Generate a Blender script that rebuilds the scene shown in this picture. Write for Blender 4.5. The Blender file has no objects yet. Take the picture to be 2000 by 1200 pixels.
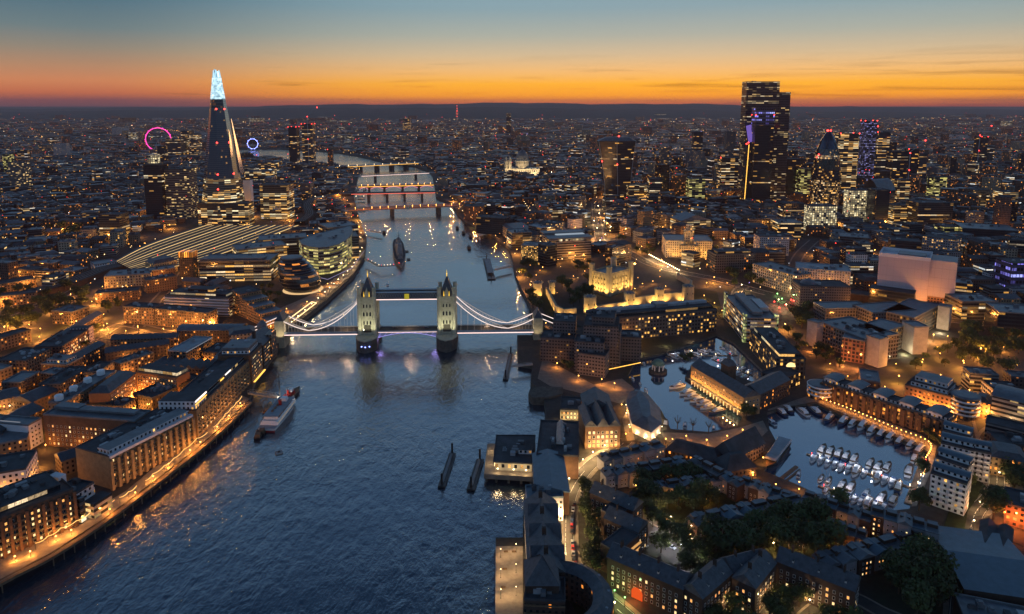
import bpy, math, random
from mathutils import Vector, Matrix
from mathutils.geometry import tessellate_polygon
R = random.Random(7)
S = bpy.context.scene
COL = S.collection
rad = math.radians

# ------------------------------------------------------------------ camera
H, F, TH, CY = 230.0, 1333.0, math.radians(8), 392.3   # CY: row of the optical axis (lens shifted down)
cT, sT = math.cos(TH), math.sin(TH)
cam = bpy.data.objects.new('camera', bpy.data.cameras.new('camera'))
COL.objects.link(cam)
cam.location = (0, 0, H)
cam.rotation_euler = (rad(90) - TH, 0, 0)
cam.data.sensor_width = 36
cam.data.lens = F / 2000 * 36
cam.data.shift_y = -(600 - CY) / 2000
cam.data.clip_start = 5
cam.data.clip_end = 200000
S.camera = cam
S.render.resolution_x, S.render.resolution_y = 1024, 614

# ------------------------------------------------------------------ exposure
S.view_settings.view_transform = 'Standard'
S.view_settings.look = 'None'
S.view_settings.exposure = 0.0
S.view_settings.gamma = 1.0
S.cycles.use_denoising = True
S.cycles.max_bounces = 4
S.cycles.diffuse_bounces = 1
S.cycles.glossy_bounces = 3
S.cycles.transparent_max_bounces = 6
S.cycles.volume_bounces = 0
S.cycles.sample_clamp_indirect = 3.0
S.cycles.sample_clamp_direct = 0.0
S.cycles.use_light_tree = True
S.cycles.caustics_reflective = True

def hx(s, k=1.0):
    out = []
    for i in (0, 2, 4):
        c = int(s[i:i + 2], 16) / 255
        out.append(k * (c / 12.92 if c <= 0.04045 else ((c + 0.055) / 1.055) ** 2.4))
    return (*out, 1.0)

# ------------------------------------------------------------------ node helper
class NT:
    def __init__(s, tree):
        s.t = tree
        s.t.nodes.clear()
    def n(s, typ, props=None, **ins):
        nd = s.t.nodes.new(typ)
        for k, v in (props or {}).items():
            setattr(nd, k, v)
        for k, v in ins.items():
            s.put(nd, k, v)
        return nd
    def put(s, nd, k, v):
        key = int(k[1:]) if k[0] == 'i' and k[1:].isdigit() else k.replace('_', ' ')
        sock = nd.inputs[key]
        if isinstance(v, bpy.types.NodeSocket):
            s.t.links.new(v, sock)
        elif isinstance(v, bpy.types.Node):
            s.t.links.new(v.outputs[0], sock)
        else:
            sock.default_value = v
    def m(s, op, a, b=0.0, c=0.0, clamp=False):
        nd = s.n('ShaderNodeMath', {'operation': op, 'use_clamp': clamp})
        for i, v in enumerate((a, b, c)):
            s.put(nd, f'i{i}', v)
        return nd.outputs[0]
    def mix(s, f, a, b, kind='MIX'):
        nd = s.n('ShaderNodeMix', {'data_type': 'RGBA', 'blend_type': kind})
        s.put(nd, 'i0', f); s.put(nd, 'i6', a); s.put(nd, 'i7', b)
        return nd.outputs[2]
    def ramp(s, f, stops, interp='LINEAR'):
        nd = s.n('ShaderNodeValToRGB')
        nd.color_ramp.interpolation = interp
        el = nd.color_ramp.elements
        while len(el) < len(stops):
            el.new(0.5)
        for e, (p, c) in zip(el, stops):
            e.position = p; e.color = c
        s.put(nd, 'i0', f)
        return nd.outputs[0]

# ------------------------------------------------------------------ sky (world)
SUN_AZ, SUN_EL = rad(14.0), rad(-1.0)
W = bpy.data.worlds.new('World'); S.world = W; W.use_nodes = True
w = NT(W.node_tree)
tc = w.n('ShaderNodeTexCoord')
sep = w.n('ShaderNodeSeparateXYZ', i0=tc.outputs['Generated'])
X_, Y_, Z_ = sep.outputs
el = w.m('SQRT', w.m('MAXIMUM', Z_, 0.0))
def st(tab, k=1.0):
    return [(math.sqrt(math.sin(rad(e))), hx(c, kk)) for e, c, kk in tab]
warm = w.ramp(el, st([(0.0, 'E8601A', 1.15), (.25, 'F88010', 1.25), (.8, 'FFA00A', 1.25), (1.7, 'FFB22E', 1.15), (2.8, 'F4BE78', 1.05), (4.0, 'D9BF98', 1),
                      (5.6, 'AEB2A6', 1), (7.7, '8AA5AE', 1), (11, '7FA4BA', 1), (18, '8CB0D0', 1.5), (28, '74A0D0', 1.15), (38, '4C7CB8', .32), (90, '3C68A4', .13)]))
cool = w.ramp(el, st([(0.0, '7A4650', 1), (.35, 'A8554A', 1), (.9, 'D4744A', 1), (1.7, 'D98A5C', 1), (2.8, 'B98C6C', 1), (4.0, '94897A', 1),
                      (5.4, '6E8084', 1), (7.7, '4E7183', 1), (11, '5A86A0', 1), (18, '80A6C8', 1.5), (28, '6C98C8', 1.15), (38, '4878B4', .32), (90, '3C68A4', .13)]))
hor = w.m('SQRT', w.m('ADD', w.m('MULTIPLY', X_, X_), w.m('MULTIPLY', Y_, Y_)))
cosd = w.m('DIVIDE', w.m('ADD', w.m('MULTIPLY', X_, math.sin(SUN_AZ)), w.m('MULTIPLY', Y_, math.cos(SUN_AZ))), hor)
fac = w.n('ShaderNodeMapRange', {'interpolation_type': 'SMOOTHSTEP'}, Value=cosd, From_Min=math.cos(rad(46)), From_Max=math.cos(rad(12)))
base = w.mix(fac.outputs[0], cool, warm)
# thin streaks of cloud low over the horizon
mp = w.n('ShaderNodeCombineXYZ', i0=w.m('MULTIPLY', w.m('ARCTAN2', X_, Y_), 3.2), i1=w.m('MULTIPLY', Z_, 70.0))
ns = w.n('ShaderNodeTexNoise', i0=mp.outputs[0], Scale=1.7, Detail=5.0, Roughness=.55, Distortion=.6)
band = w.n('ShaderNodeMapRange', {'interpolation_type': 'SMOOTHSTEP'}, Value=Z_, From_Min=.085, From_Max=.02)
cl = w.m('MULTIPLY', w.ramp(w.m('ADD', ns.outputs[0], w.m('MULTIPLY', X_, .1)), [(.55, (0, 0, 0, 1)), (.72, (1, 1, 1, 1))]), band.outputs[0])
base = w.mix(w.m('MULTIPLY', cl, .75), base, w.mix(.6, base, hx('6A4A4E'), 'MULTIPLY'))
# the mauve belt of dusk air right on the horizon, strongest away from the glow
ub = w.n('ShaderNodeMapRange', {'interpolation_type': 'SMOOTHSTEP'}, Value=Z_, From_Min=.012, From_Max=-.002)
base = w.mix(w.m('MULTIPLY', ub.outputs[0], .35), base, hx('8A4A48'))
below = w.m('LESS_THAN', Z_, -.004)
base = w.mix(below, base, hx('2A2430'))
sky = w.n('ShaderNodeTexSky', {'sky_type': 'NISHITA', 'sun_disc': False, 'sun_elevation': rad(0.5), 'sun_rotation': SUN_AZ})
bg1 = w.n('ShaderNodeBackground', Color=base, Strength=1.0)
bg2 = w.n('ShaderNodeBackground', Color=sky.outputs[0], Strength=.004)
ad = w.n('ShaderNodeAddShader', i0=bg1.outputs[0], i1=bg2.outputs[0])
w.n('ShaderNodeOutputWorld', Surface=ad.outputs[0])

# ------------------------------------------------------------------ sun (already on the horizon: only a trace of warm light)
sl = bpy.data.lights.new('sun', 'SUN'); sl.energy = .10; sl.angle = rad(12); sl.color = (1, .55, .25)
so = bpy.data.objects.new('sun', sl); COL.objects.link(so)
so.rotation_euler = Vector((-math.sin(SUN_AZ), -math.cos(SUN_AZ), -math.sin(rad(1.5)))).to_track_quat('-Z', 'Y').to_euler()

# ------------------------------------------------------------------ pixel -> place on a level z
def P(px, py, z=0.0):
    u, v = (px - 1000) / F, (CY - py) / F
    dx, dy, dz = u, cT + v * sT, -sT + v * cT
    t = (z - H) / dz
    return Vector((t * dx, t * dy, z))
def pix(p):
    z = p[2] - H
    Y = p[1] * cT - z * sT; Z = p[1] * sT + z * cT
    return (1000 + F * p[0] / Y, CY - F * Z / Y)

# ------------------------------------------------------------------ mesh builder
class MB:
    def __init__(s):
        s.v, s.f, s.uv, s.mi = [], [], [], []
    def face(s, pts, uv=None, mi=0):
        i = len(s.v)
        s.v += [tuple(p) for p in pts]
        s.f.append(tuple(range(i, i + len(pts))))
        s.uv += list(uv) if uv else [(p[0], p[1]) for p in pts]
        s.mi.append(mi)
    def wall(s, a, b, z0, z1, u0=0.0, mi=0, v0=None):
        L = math.hypot(b[0] - a[0], b[1] - a[1]); v0 = z0 if v0 is None else v0
        s.face([(a[0], a[1], z0), (b[0], b[1], z0), (b[0], b[1], z1), (a[0], a[1], z1)],
               [(u0, z0 - v0), (u0 + L, z0 - v0), (u0 + L, z1 - v0), (u0, z1 - v0)], mi)
        return u0 + L
    def prism(s, poly, z0, z1, top=True, mi=0, u0=0.0, bottom=False, tmi=None):
        u = u0
        for i in range(len(poly)):
            u = s.wall(poly[i], poly[(i + 1) % len(poly)], z0, z1, u, mi)
        if top:
            s.face([(p[0], p[1], z1) for p in poly], None, mi if tmi is None else tmi)
        if bottom:
            s.face([(p[0], p[1], z0) for p in reversed(poly)], None, mi)
    def box(s, c, d, rz=0.0, mi=0):
        ca, sa = math.cos(rz), math.sin(rz)
        q = [(c[0] + x * d[0] / 2 * ca - y * d[1] / 2 * sa, c[1] + x * d[0] / 2 * sa + y * d[1] / 2 * ca) for x, y in ((-1, -1), (1, -1), (1, 1), (-1, 1))]
        s.prism(q, c[2], c[2] + d[2], True, mi, 0, True)
    def tube(s, p0, p1, r0, r1=None, n=6, mi=0, cap=True):
        p0, p1 = Vector(p0), Vector(p1); r1 = r0 if r1 is None else r1
        d = (p1 - p0).normalized()
        a = d.orthogonal().normalized(); b = d.cross(a)
        ring = lambda p, r: [p + (a * math.cos(2 * math.pi * k / n) + b * math.sin(2 * math.pi * k / n)) * r for k in range(n)]
        A, B = ring(p0, r0), ring(p1, r1)
        for k in range(n):
            j = (k + 1) % n
            s.face([A[k], A[j], B[j], B[k]], None, mi)
        if cap:
            s.face(list(reversed(A)), None, mi); s.face(B, None, mi)
    def lathe(s, c, prof, n=16, mi=0, off=None, sx=1.0, sy=1.0, rz=0.0):
        rings = []
        for i, (r, z) in enumerate(prof):
            ox, oy = off[i] if off else (0, 0)
            ring = []
            for k in range(n):
                a = 2 * math.pi * k / n
                x, y = r * sx * math.cos(a), r * sy * math.sin(a)
                ring.append((c[0] + ox + x * math.cos(rz) - y * math.sin(rz), c[1] + oy + x * math.sin(rz) + y * math.cos(rz), c[2] + z))
            rings.append(ring)
        rm = max(p[0] for p in prof); cir = 2 * math.pi * rm
        for i in range(len(rings) - 1):
            for k in range(n):
                j = (k + 1) % n
                s.face([rings[i][k], rings[i][j], rings[i + 1][j], rings[i + 1][k]],
                       [(cir * k / n, prof[i][1]), (cir * (k + 1) / n, prof[i][1]), (cir * (k + 1) / n, prof[i + 1][1]), (cir * k / n, prof[i + 1][1])], mi)
        if prof[-1][0] > .01: s.face(rings[-1], None, mi)
        if prof[0][0] > .01: s.face(list(reversed(rings[0])), None, mi)
    def mesh(s, name, mats, org=(0, 0, 0), smooth=False, weld=True):
        # weld identical corners so that each part is one connected piece
        key, idx, vv = {}, [], []
        for p in s.v:
            k = (round(p[0], 3), round(p[1], 3), round(p[2], 3))
            if k not in key:
                key[k] = len(vv); vv.append((p[0] - org[0], p[1] - org[1], p[2] - org[2]))
            idx.append(key[k])
        me = bpy.data.meshes.new(name)
        ff, keep, lo = [], [], 0
        uvs, mis = [], []
        for f, m in zip(s.f, s.mi):
            g = [idx[i] for i in f]
            n = len(f)
            if len(set(g)) == n:
                ff.append(g); uvs += s.uv[lo:lo + n]; mis.append(m)
            elif len(set(g)) >= 3:
                h, hu = [], []
                for q, u in zip(g, s.uv[lo:lo + n]):
                    if q not in h: h.append(q); hu.append(u)
                ff.append(h); uvs += hu; mis.append(m)
            lo += n
        me.from_pydata(vv, [], ff)
        ul = me.uv_layers.new(name='UVMap')
        ul.data.foreach_set('uv', [c for u in uvs for c in u])
        for m in (mats if isinstance(mats, (list, tuple)) else [mats]):
            me.materials.append(m)
        me.polygons.foreach_set('material_index', mis)
        if smooth: me.polygons.foreach_set('use_smooth', [True] * len(ff))
        me.update()
        return me
    def build(s, name, mats, parent=None, smooth=False, org=None):
        org = org if org is not None else (parent.get('org') if parent else None) or (0, 0, 0)
        me = s.mesh(name, mats, org, smooth)
        o = bpy.data.objects.new(name, me); COL.objects.link(o)
        if parent: o.parent = parent
        else: o.location = org
        return o

def tag(o, label=None, cat=None, group=None, kind=None):
    if label: o['label'] = label
    if cat: o['category'] = cat
    if group: o['group'] = group
    if kind: o['kind'] = kind
    return o
def thing(name, label, cat, loc=(0, 0, 0), group=None, rz=0.0):
    o = bpy.data.objects.new(name, None); COL.objects.link(o)
    o.location = loc; o.rotation_euler = (0, 0, rz); o.empty_display_size = .1
    o['org'] = tuple(loc)
    return tag(o, label, cat, group)
def copy_tree(src, parent=None):
    c = src.copy(); COL.objects.link(c)
    if parent: c.parent = parent
    for ch in KIDS.get(src.name, [k for k in src.children]):
        copy_tree(ch, c)
    return c
KIDS = {}

# ------------------------------------------------------------------ materials
def material(name):
    m = bpy.data.materials.new(name); m.use_nodes = True
    return m, NT(m.node_tree)
def plain(name, col, rough=.8, metal=0.0, var=.35, scale=.15, spec=.3):
    m, t = material(name)
    tcx = t.n('ShaderNodeTexCoord')
    nz = t.n('ShaderNodeTexNoise', i0=tcx.outputs['Object'], Scale=scale, Detail=6.0, Roughness=.65)
    f = t.n('ShaderNodeMapRange', Value=nz.outputs[0], From_Min=.3, From_Max=.7, To_Min=1 - var, To_Max=1 + var)
    c = t.mix(1.0, (*col, 1), f.outputs[0], 'MULTIPLY')
    b = t.n('ShaderNodeBsdfPrincipled', Base_Color=c, Roughness=rough, Metallic=metal)
    b.inputs['Specular IOR Level'].default_value = spec
    t.n('ShaderNodeOutputMaterial', Surface=b.outputs[0])
    return m
def glow(name, col, strength, sampled=False):
    m, t = material(name)
    e = t.n('ShaderNodeEmission', Color=(*col, 1), Strength=strength)
    t.n('ShaderNodeOutputMaterial', Surface=e.outputs[0])
    m.cycles.emission_sampling = 'AUTO' if sampled else 'NONE'
    return m
ORANGE, AMBER, WARM, WHITE, COOL = (1, .3, .04), (1, .48, .09), (1, .63, .22), (1, .84, .56), (.8, .93, 1)
def facade(name, wall, cw=3.0, ch=3.3, fw=.5, fh=.55, lit=.2, cols=(AMBER, WARM), power=2.0, glass=(.012, .017, .024), rough=.75, seg=1, band=0.0, metal=0.0, var=.25, plinth=0.0):
    """wall of a building: window openings on a grid of storeys and bays, some of them lit"""
    m, t = material(name)
    uv = t.n('ShaderNodeUVMap')
    sp = t.n('ShaderNodeSeparateXYZ', i0=uv.outputs[0])
    u, v = t.m('DIVIDE', sp.outputs[0], cw), t.m('DIVIDE', sp.outputs[1], ch)
    fu, fv, iu, iv = t.m('FRACT', u), t.m('FRACT', v), t.m('FLOOR', u), t.m('FLOOR', v)
    inx = t.m('LESS_THAN', t.m('ABSOLUTE', t.m('SUBTRACT', fu, .5)), fw / 2)
    iny = t.m('LESS_THAN', t.m('ABSOLUTE', t.m('SUBTRACT', fv, .52)), fh / 2)
    mask = t.m('MULTIPLY', inx, iny)
    if plinth: mask = t.m('MULTIPLY', mask, t.m('GREATER_THAN', sp.outputs[1], plinth))
    oi = t.n('ShaderNodeObjectInfo')
    rnd = t.m('MULTIPLY', oi.outputs['Random'], 91.7)
    cell = t.n('ShaderNodeCombineXYZ', i0=t.m('FLOOR', t.m('DIVIDE', iu, float(seg))), i1=iv, i2=rnd)
    wn = t.n('ShaderNodeTexWhiteNoise', {'noise_dimensions': '3D'}, i0=cell.outputs[0])
    sc = t.n('ShaderNodeSeparateColor', i0=wn.outputs['Color'])
    on = t.m('LESS_THAN', wn.outputs['Value'], lit)
    if band:
        fl = t.n('ShaderNodeTexWhiteNoise', {'noise_dimensions': '2D'}, i0=t.n('ShaderNodeCombineXYZ', i0=iv, i1=rnd).outputs[0])
        on = t.m('MAXIMUM', on, t.m('MULTIPLY', t.m('LESS_THAN', fl.outputs['Value'], band), t.m('LESS_THAN', sc.outputs[2], .8)))
    glowc = t.mix(sc.outputs[0], (*cols[0], 1), (*cols[1], 1))
    wob = t.n('ShaderNodeTexNoise', i0=uv.outputs[0], Scale=.9, Detail=2.0)
    st_ = t.m('MULTIPLY', t.m('MULTIPLY', on, mask), t.m('MULTIPLY', t.m('ADD', t.m('POWER', sc.outputs[1], 2.2), .12), t.m('MULTIPLY', wob.outputs[0], 2 * power)))
    tcx = t.n('ShaderNodeTexCoord')
    nz = t.n('ShaderNodeTexNoise', i0=tcx.outputs['Object'], Scale=.12, Detail=7.0, Roughness=.7)
    nf = t.n('ShaderNodeMapRange', Value=nz.outputs[0], From_Min=.3, From_Max=.7, To_Min=1 - var, To_Max=1 + var)
    hue = t.n('ShaderNodeMapRange', Value=oi.outputs['Random'], To_Min=.75, To_Max=1.25)
    wc = t.mix(1.0, t.mix(1.0, (*wall, 1), nf.outputs[0], 'MULTIPLY'), hue.outputs[0], 'MULTIPLY')
    bc = t.mix(mask, wc, (*glass, 1))
    rg = t.m('SUBTRACT', rough, t.m('MULTIPLY', mask, rough - .12))
    b = t.n('ShaderNodeBsdfPrincipled', Base_Color=bc, Roughness=rg, Emission_Color=glowc, Emission_Strength=st_, Metallic=metal)
    b.inputs['Specular IOR Level'].default_value = .5
    t.n('ShaderNodeOutputMaterial', Surface=b.outputs[0])
    m.cycles.emission_sampling = 'NONE'
    return m
M = {}
M['brick'] = facade('brown_brick', (.105, .06, .04), 2.8, 3.1, .42, .5, .17, (ORANGE, WARM), 2.2)
M['darkbrick'] = facade('dark_brick', (.05, .034, .028), 2.8, 3.0, .42, .52, .16, (ORANGE, AMBER), 2.2)
M['yellowbrick'] = facade('yellow_stock_brick', (.2, .135, .075), 2.9, 3.1, .42, .5, .14, (ORANGE, WARM), 2.0)
M['redbrick'] = facade('red_brick', (.16, .06, .04), 2.9, 3.2, .5, .5, .25, (ORANGE, WARM), 2.0)
M['brown'] = facade('brown_concrete', (.12, .1, .1), 2.6, 3.0, .6, .42, .035, (AMBER, WARM), 1.8)
M['cream'] = facade('cream_stone', (.3, .25, .18), 3.2, 3.6, .45, .55, .15, (AMBER, WARM), 1.8)
M['white'] = facade('white_render', (.5, .49, .51), 3.0, 3.2, .45, .5, .12, (AMBER, WHITE), 1.8)
M['grey'] = facade('grey_concrete', (.2, .2, .215), 3.0, 3.4, .62, .5, .24, (AMBER, WHITE), 1.8)
M['slab'] = facade('banded_concrete', (.22, .2, .19), 2.4, 3.5, 1.0, .5, .22, (WARM, WHITE), 1.5, seg=2)
M['glass'] = facade('office_glass', (.05, .06, .07), 3.0, 3.8, .95, .55, .15, (AMBER, WHITE), 1.3, rough=.35, seg=4, band=.22)
M['glassdark'] = facade('dark_glass', (.025, .03, .038), 3.0, 3.8, .94, .6, .055, (AMBER, WHITE), 1.1, rough=.25, seg=3, band=.08)
M['glasslit'] = facade('lit_office_glass', (.06, .065, .06), 3.0, 3.8, .95, .55, .34, (AMBER, (1, .88, .55)), 1.5, rough=.35, seg=4, band=.42)
M['glassgreen'] = facade('green_tinted_office_glass', (.05, .065, .055), 2.6, 4.0, .94, .6, .5, ((.85, .75, .2), (1, .8, .35)), 1.1, rough=.3, seg=3, band=.3)
M['gridlit'] = facade('bright_window_grid', (.25, .24, .22), 4.2, 3.9, .72, .72, .9, ((1, .74, .34), (1, .88, .55)), 1.5)
M['resid'] = facade('flats_facade', (.12, .08, .055), 3.0, 3.0, .5, .55, .24, (ORANGE, WARM), 2.0)
M['blank_white'] = plain('pale_cladding', (.62, .6, .64), .6, 0, .08, .05)
M['blank_brick'] = plain('plain_brown_brick', (.115, .066, .042), .9, 0, .3, .3)
M['blank_dark'] = plain('plain_dark_brick', (.05, .034, .028), .9, 0, .3, .3)
M['blank_yellow'] = plain('plain_yellow_brick', (.26, .18, .1), .9, 0, .25, .3)
M['concrete'] = plain('pale_concrete', (.3, .29, .28), .85, 0, .2, .2)
M['stone'] = plain('old_stone', (.36, .3, .2), .9, 0, .25, .25)
M['portland'] = plain('bridge_stone', (.4, .38, .3), .85, 0, .2, .3)
M['slate'] = plain('slate_roof', (.075, .085, .1), .55, 0, .35, .4)
M['felt'] = plain('dark_roof_felt', (.05, .056, .066), .8, 0, .45, .12)
M['lead'] = plain('lead_roof', (.12, .135, .155), .5, 0, .3, .2)
M['pale_roof'] = plain('pale_roof', (.26, .28, .31), .6, 0, .25, .15)
M['copper'] = plain('green_copper', (.12, .22, .18), .6, 0, .2, .3)
M['steel'] = plain('painted_steel', (.3, .32, .34), .45, .2, .15, .5)
M['darksteel'] = plain('dark_steel', (.04, .045, .05), .5, .2, .2, .5)
M['black'] = plain('black_hull_paint', (.02, .021, .024), .45, 0, .2, .3)
M['whitepaint'] = plain('white_paint', (.75, .76, .78), .35, 0, .06, .3)
M['redpaint'] = plain('red_paint', (.35, .02, .015), .4, 0, .1, .3)
M['bluepaint'] = plain('blue_paint', (.03, .06, .14), .35, 0, .1, .3)
M['wood'] = plain('timber', (.16, .1, .06), .7, 0, .3, 1.0)
M['warship'] = plain('naval_grey_paint', (.16, .18, .2), .5, 0, .35, .2)
M['tint'] = plain('tinted_glass', (.015, .02, .028), .08, 0, .1, .5, .6)
M['asphalt'] = plain('asphalt', (.055, .053, .05), .85, 0, .3, .12)
M['paving'] = plain('stone_paving', (.21, .18, .15), .85, 0, .25, .3)
M['mark'] = plain('road_paint', (.7, .7, .66), .7, 0, .1, .3)
M['kerb'] = plain('kerb_stone', (.3, .29, .27), .8, 0, .15, .5)
M['lawn'] = plain('lawn_grass', (.014, .026, .008), .95, 0, .4, .3)
M['bark'] = plain('bark', (.06, .045, .03), .95, 0, .3, 2.0)
M['orange_light'] = glow('sodium_lamp', (1, .42, .08), 14)
M['warm_light'] = glow('warm_lamp', (1, .72, .38), 12)
M['white_light'] = glow('white_lamp', (.92, .96, 1), 10)
M['red_light'] = glow('red_warning_lamp', (1, .04, .03), 9)
M['blue_light'] = glow('blue_lamp', (.25, .3, 1), 6)
M['green_light'] = glow('green_lamp', (.3, 1, .25), 5)
M['strip_warm'] = glow('warm_light_strip', (1, .66, .3), 2.6)
M['strip_white'] = glow('white_light_strip', (1, .86, .78), 1.9)
M['strip_gold'] = glow('gold_light_strip', (1, .5, .08), 2.2)
M['strip_violet'] = glow('violet_light_strip', (.5, .4, 1), 1.1)
M['strip_magenta'] = glow('magenta_light_strip', (1, .06, .42), 2.2)
M['pane_orange'] = glow('lit_window_pane', (1, .42, .1), 1.5)
M['pane_warm'] = glow('warm_window_pane', (1, .7, .3), 1.6)
# ------------------------------------------------------------------ land, river, docks
ZW, ZD = -5.0, -2.2
def pts(lst, z=0.0): return [P(x, y, z) for x, y in lst]
LBANK = [(-420, 1420), (-250, 1290), (0, 1142), (100, 1090), (200, 1025), (290, 958), (380, 888), (440, 836), (488, 788), (500, 748), (516, 728), (541, 692), (549, 670),
         (575, 642), (600, 624), (640, 592), (690, 545), (712, 508), (716, 470), (706, 445), (697, 412), (690, 386), (698, 352), (704, 336), (690, 329), (655, 326), (610, 319), (540, 311), (440, 305)]
RBANK = [(440, 291), (540, 292), (600, 294.5), (650, 298), (700, 306), (745, 317), (780, 323), (815, 328), (838, 336), (845, 346), (849, 366), (852, 388), (882, 400), (894, 421), (908, 434), (942, 451),
         (978, 474), (995, 490), (1000, 506), (1004, 532), (1012, 558), (1026, 586), (1041, 616), (1048, 652), (1040, 664), (1010, 664), (1012, 716), (1040, 722), (1036, 757), (1060, 776), (1066, 815), (1062, 850),
         (1052, 872), (1046, 950), (1024, 972), (1021, 1067), (968, 1067), (968, 1210), (968, 1420)]
DOCKW = [(1226, 734), (1242, 702), (1300, 689), (1400, 653), (1432, 668), (1500, 734), (1480, 750), (1386, 713), (1350, 716), (1338, 736), (1452, 812), (1440, 832), (1386, 844), (1310, 838), (1292, 802), (1246, 776)]
DOCKE = [(1498, 806), (1545, 790), (1592, 788), (1650, 815), (1740, 854), (1816, 880), (1812, 910), (1776, 994), (1716, 1000), (1640, 986), (1556, 946), (1492, 920), (1521, 872), (1503, 838)]
river = [P(x, y, ZW) for x, y in LBANK + RBANK]
dockw = [P(x, y, 0) for x, y in DOCKW]; docke = [P(x, y, 0) for x, y in DOCKE]
river2 = [(p.x, p.y) for p in river]; dockw2 = [(p.x, p.y) for p in dockw]; docke2 = [(p.x, p.y) for p in docke]
def inside(p, poly):
    c = False; j = len(poly) - 1
    for i in range(len(poly)):
        a, b = poly[i], poly[j]
        if (a[1] > p[1]) != (b[1] > p[1]) and p[0] < (b[0] - a[0]) * (p[1] - a[1]) / (b[1] - a[1]) + a[0]: c = not c
        j = i
    return c

m, t = material('city_ground')
tcx = t.n('ShaderNodeTexCoord')
n1 = t.n('ShaderNodeTexNoise', i0=tcx.outputs['Object'], Scale=.012, Detail=8.0, Roughness=.6)
n2 = t.n('ShaderNodeTexNoise', i0=tcx.outputs['Object'], Scale=.25, Detail=5.0, Roughness=.7)
c1 = t.ramp(n1.outputs[0], [(.4, (.018, .026, .013, 1)), (.47, (.034, .032, .03, 1)), (.6, (.055, .05, .046, 1))])
c2 = t.mix(1.0, c1, t.n('ShaderNodeMapRange', Value=n2.outputs[0], From_Min=.3, From_Max=.7, To_Min=.6, To_Max=1.4).outputs[0], 'MULTIPLY')
t.n('ShaderNodeOutputMaterial', Surface=t.n('ShaderNodeBsdfPrincipled', Base_Color=c2, Roughness=.9).outputs[0])
M['ground'] = m
OUT = [(-70000, -3000), (70000, -3000), (70000, 90000), (-70000, 90000)]
loops = [[Vector((x, y, 0)) for x, y in OUT], [Vector((p.x, p.y, 0)) for p in river], [Vector((p.x, p.y, 0)) for p in dockw], [Vector((p.x, p.y, 0)) for p in docke]]
flat = [p for l in loops for p in l]
g = MB()
for tri in tessellate_polygon(loops):
    a, b, c = (flat[i] for i in tri)
    if (b - a).cross(c - a).z < 0: b, c = c, b
    g.face([a, b, c])
tag(g.build('ground', M['ground']), kind='structure')
q = MB()
def quay(poly, top, bot):
    for i in range(len(poly)):
        q.wall(poly[i], poly[(i + 1) % len(poly)], bot, top)
quay(river2, 0, -9); quay(dockw2, 0, -6); quay(docke2, 0, -6)
M['quay'] = plain('quay_wall_stone', (.1, .085, .07), .9, 0, .4, .4)
tag(q.build('quay_edge', M['quay']), kind='structure')

def water(name, deep, r, a1, s1, a2, s2, st1=(1, .55, 1)):
    m, t = material(name)
    tcx = t.n('ShaderNodeTexCoord')
    mp = t.n('ShaderNodeMapping', i0=tcx.outputs['Object'])
    mp.inputs['Scale'].default_value = st1; mp.inputs['Rotation'].default_value = (0, 0, rad(12))
    big = t.n('ShaderNodeTexNoise', i0=mp.outputs[0], Scale=s1, Detail=3.0, Roughness=.55, Distortion=.4)
    sm = t.n('ShaderNodeTexNoise', i0=mp.outputs[0], Scale=s2, Detail=4.0, Roughness=.6, Distortion=.8)
    pat = t.n('ShaderNodeTexNoise', i0=tcx.outputs['Object'], Scale=.006, Detail=3.0)
    pa = t.n('ShaderNodeMapRange', Value=pat.outputs[0], From_Min=.35, From_Max=.65, To_Min=.35, To_Max=1.4)
    h = t.m('ADD', t.m('MULTIPLY', big.outputs[0], a1), t.m('MULTIPLY', sm.outputs[0], a2))
    h = t.m('MULTIPLY', h, pa.outputs[0])
    bp = t.n('ShaderNodeBump', Height=h, Strength=1.0, Distance=1.0)
    b = t.n('ShaderNodeBsdfPrincipled', Base_Color=(*deep, 1), Roughness=r, IOR=1.75, Normal=bp.outputs[0])
    b.inputs['Specular IOR Level'].default_value = 1.0
    t.n('ShaderNodeOutputMaterial', Surface=b.outputs[0])
    return m
M['river'] = water('river_water', (.014, .032, .052), .07, .75, .16, .3, .55)
M['dock'] = water('dock_water', (.02, .06, .115), .05, .05, .25, .02, .9, (1, .8, 1))
wv = MB(); wv.face([(-3500, -600, ZW), (1500, -600, ZW), (1500, 6000, ZW), (-3500, 6000, ZW)])
tag(wv.build('river_water', M['river']), kind='structure')
for poly in (dockw, docke):
    wv = MB()
    for tri in tessellate_polygon([[Vector((p.x, p.y, 0)) for p in poly]]):
        a_, b_, c_ = (poly[i] for i in tri)
        if (b_ - a_).cross(c_ - a_).z < 0: b_, c_ = c_, b_
        wv.face([(v.x, v.y, ZD) for v in (a_, b_, c_)])
    tag(wv.build('dock_water', M['dock']), kind='structure')

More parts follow.
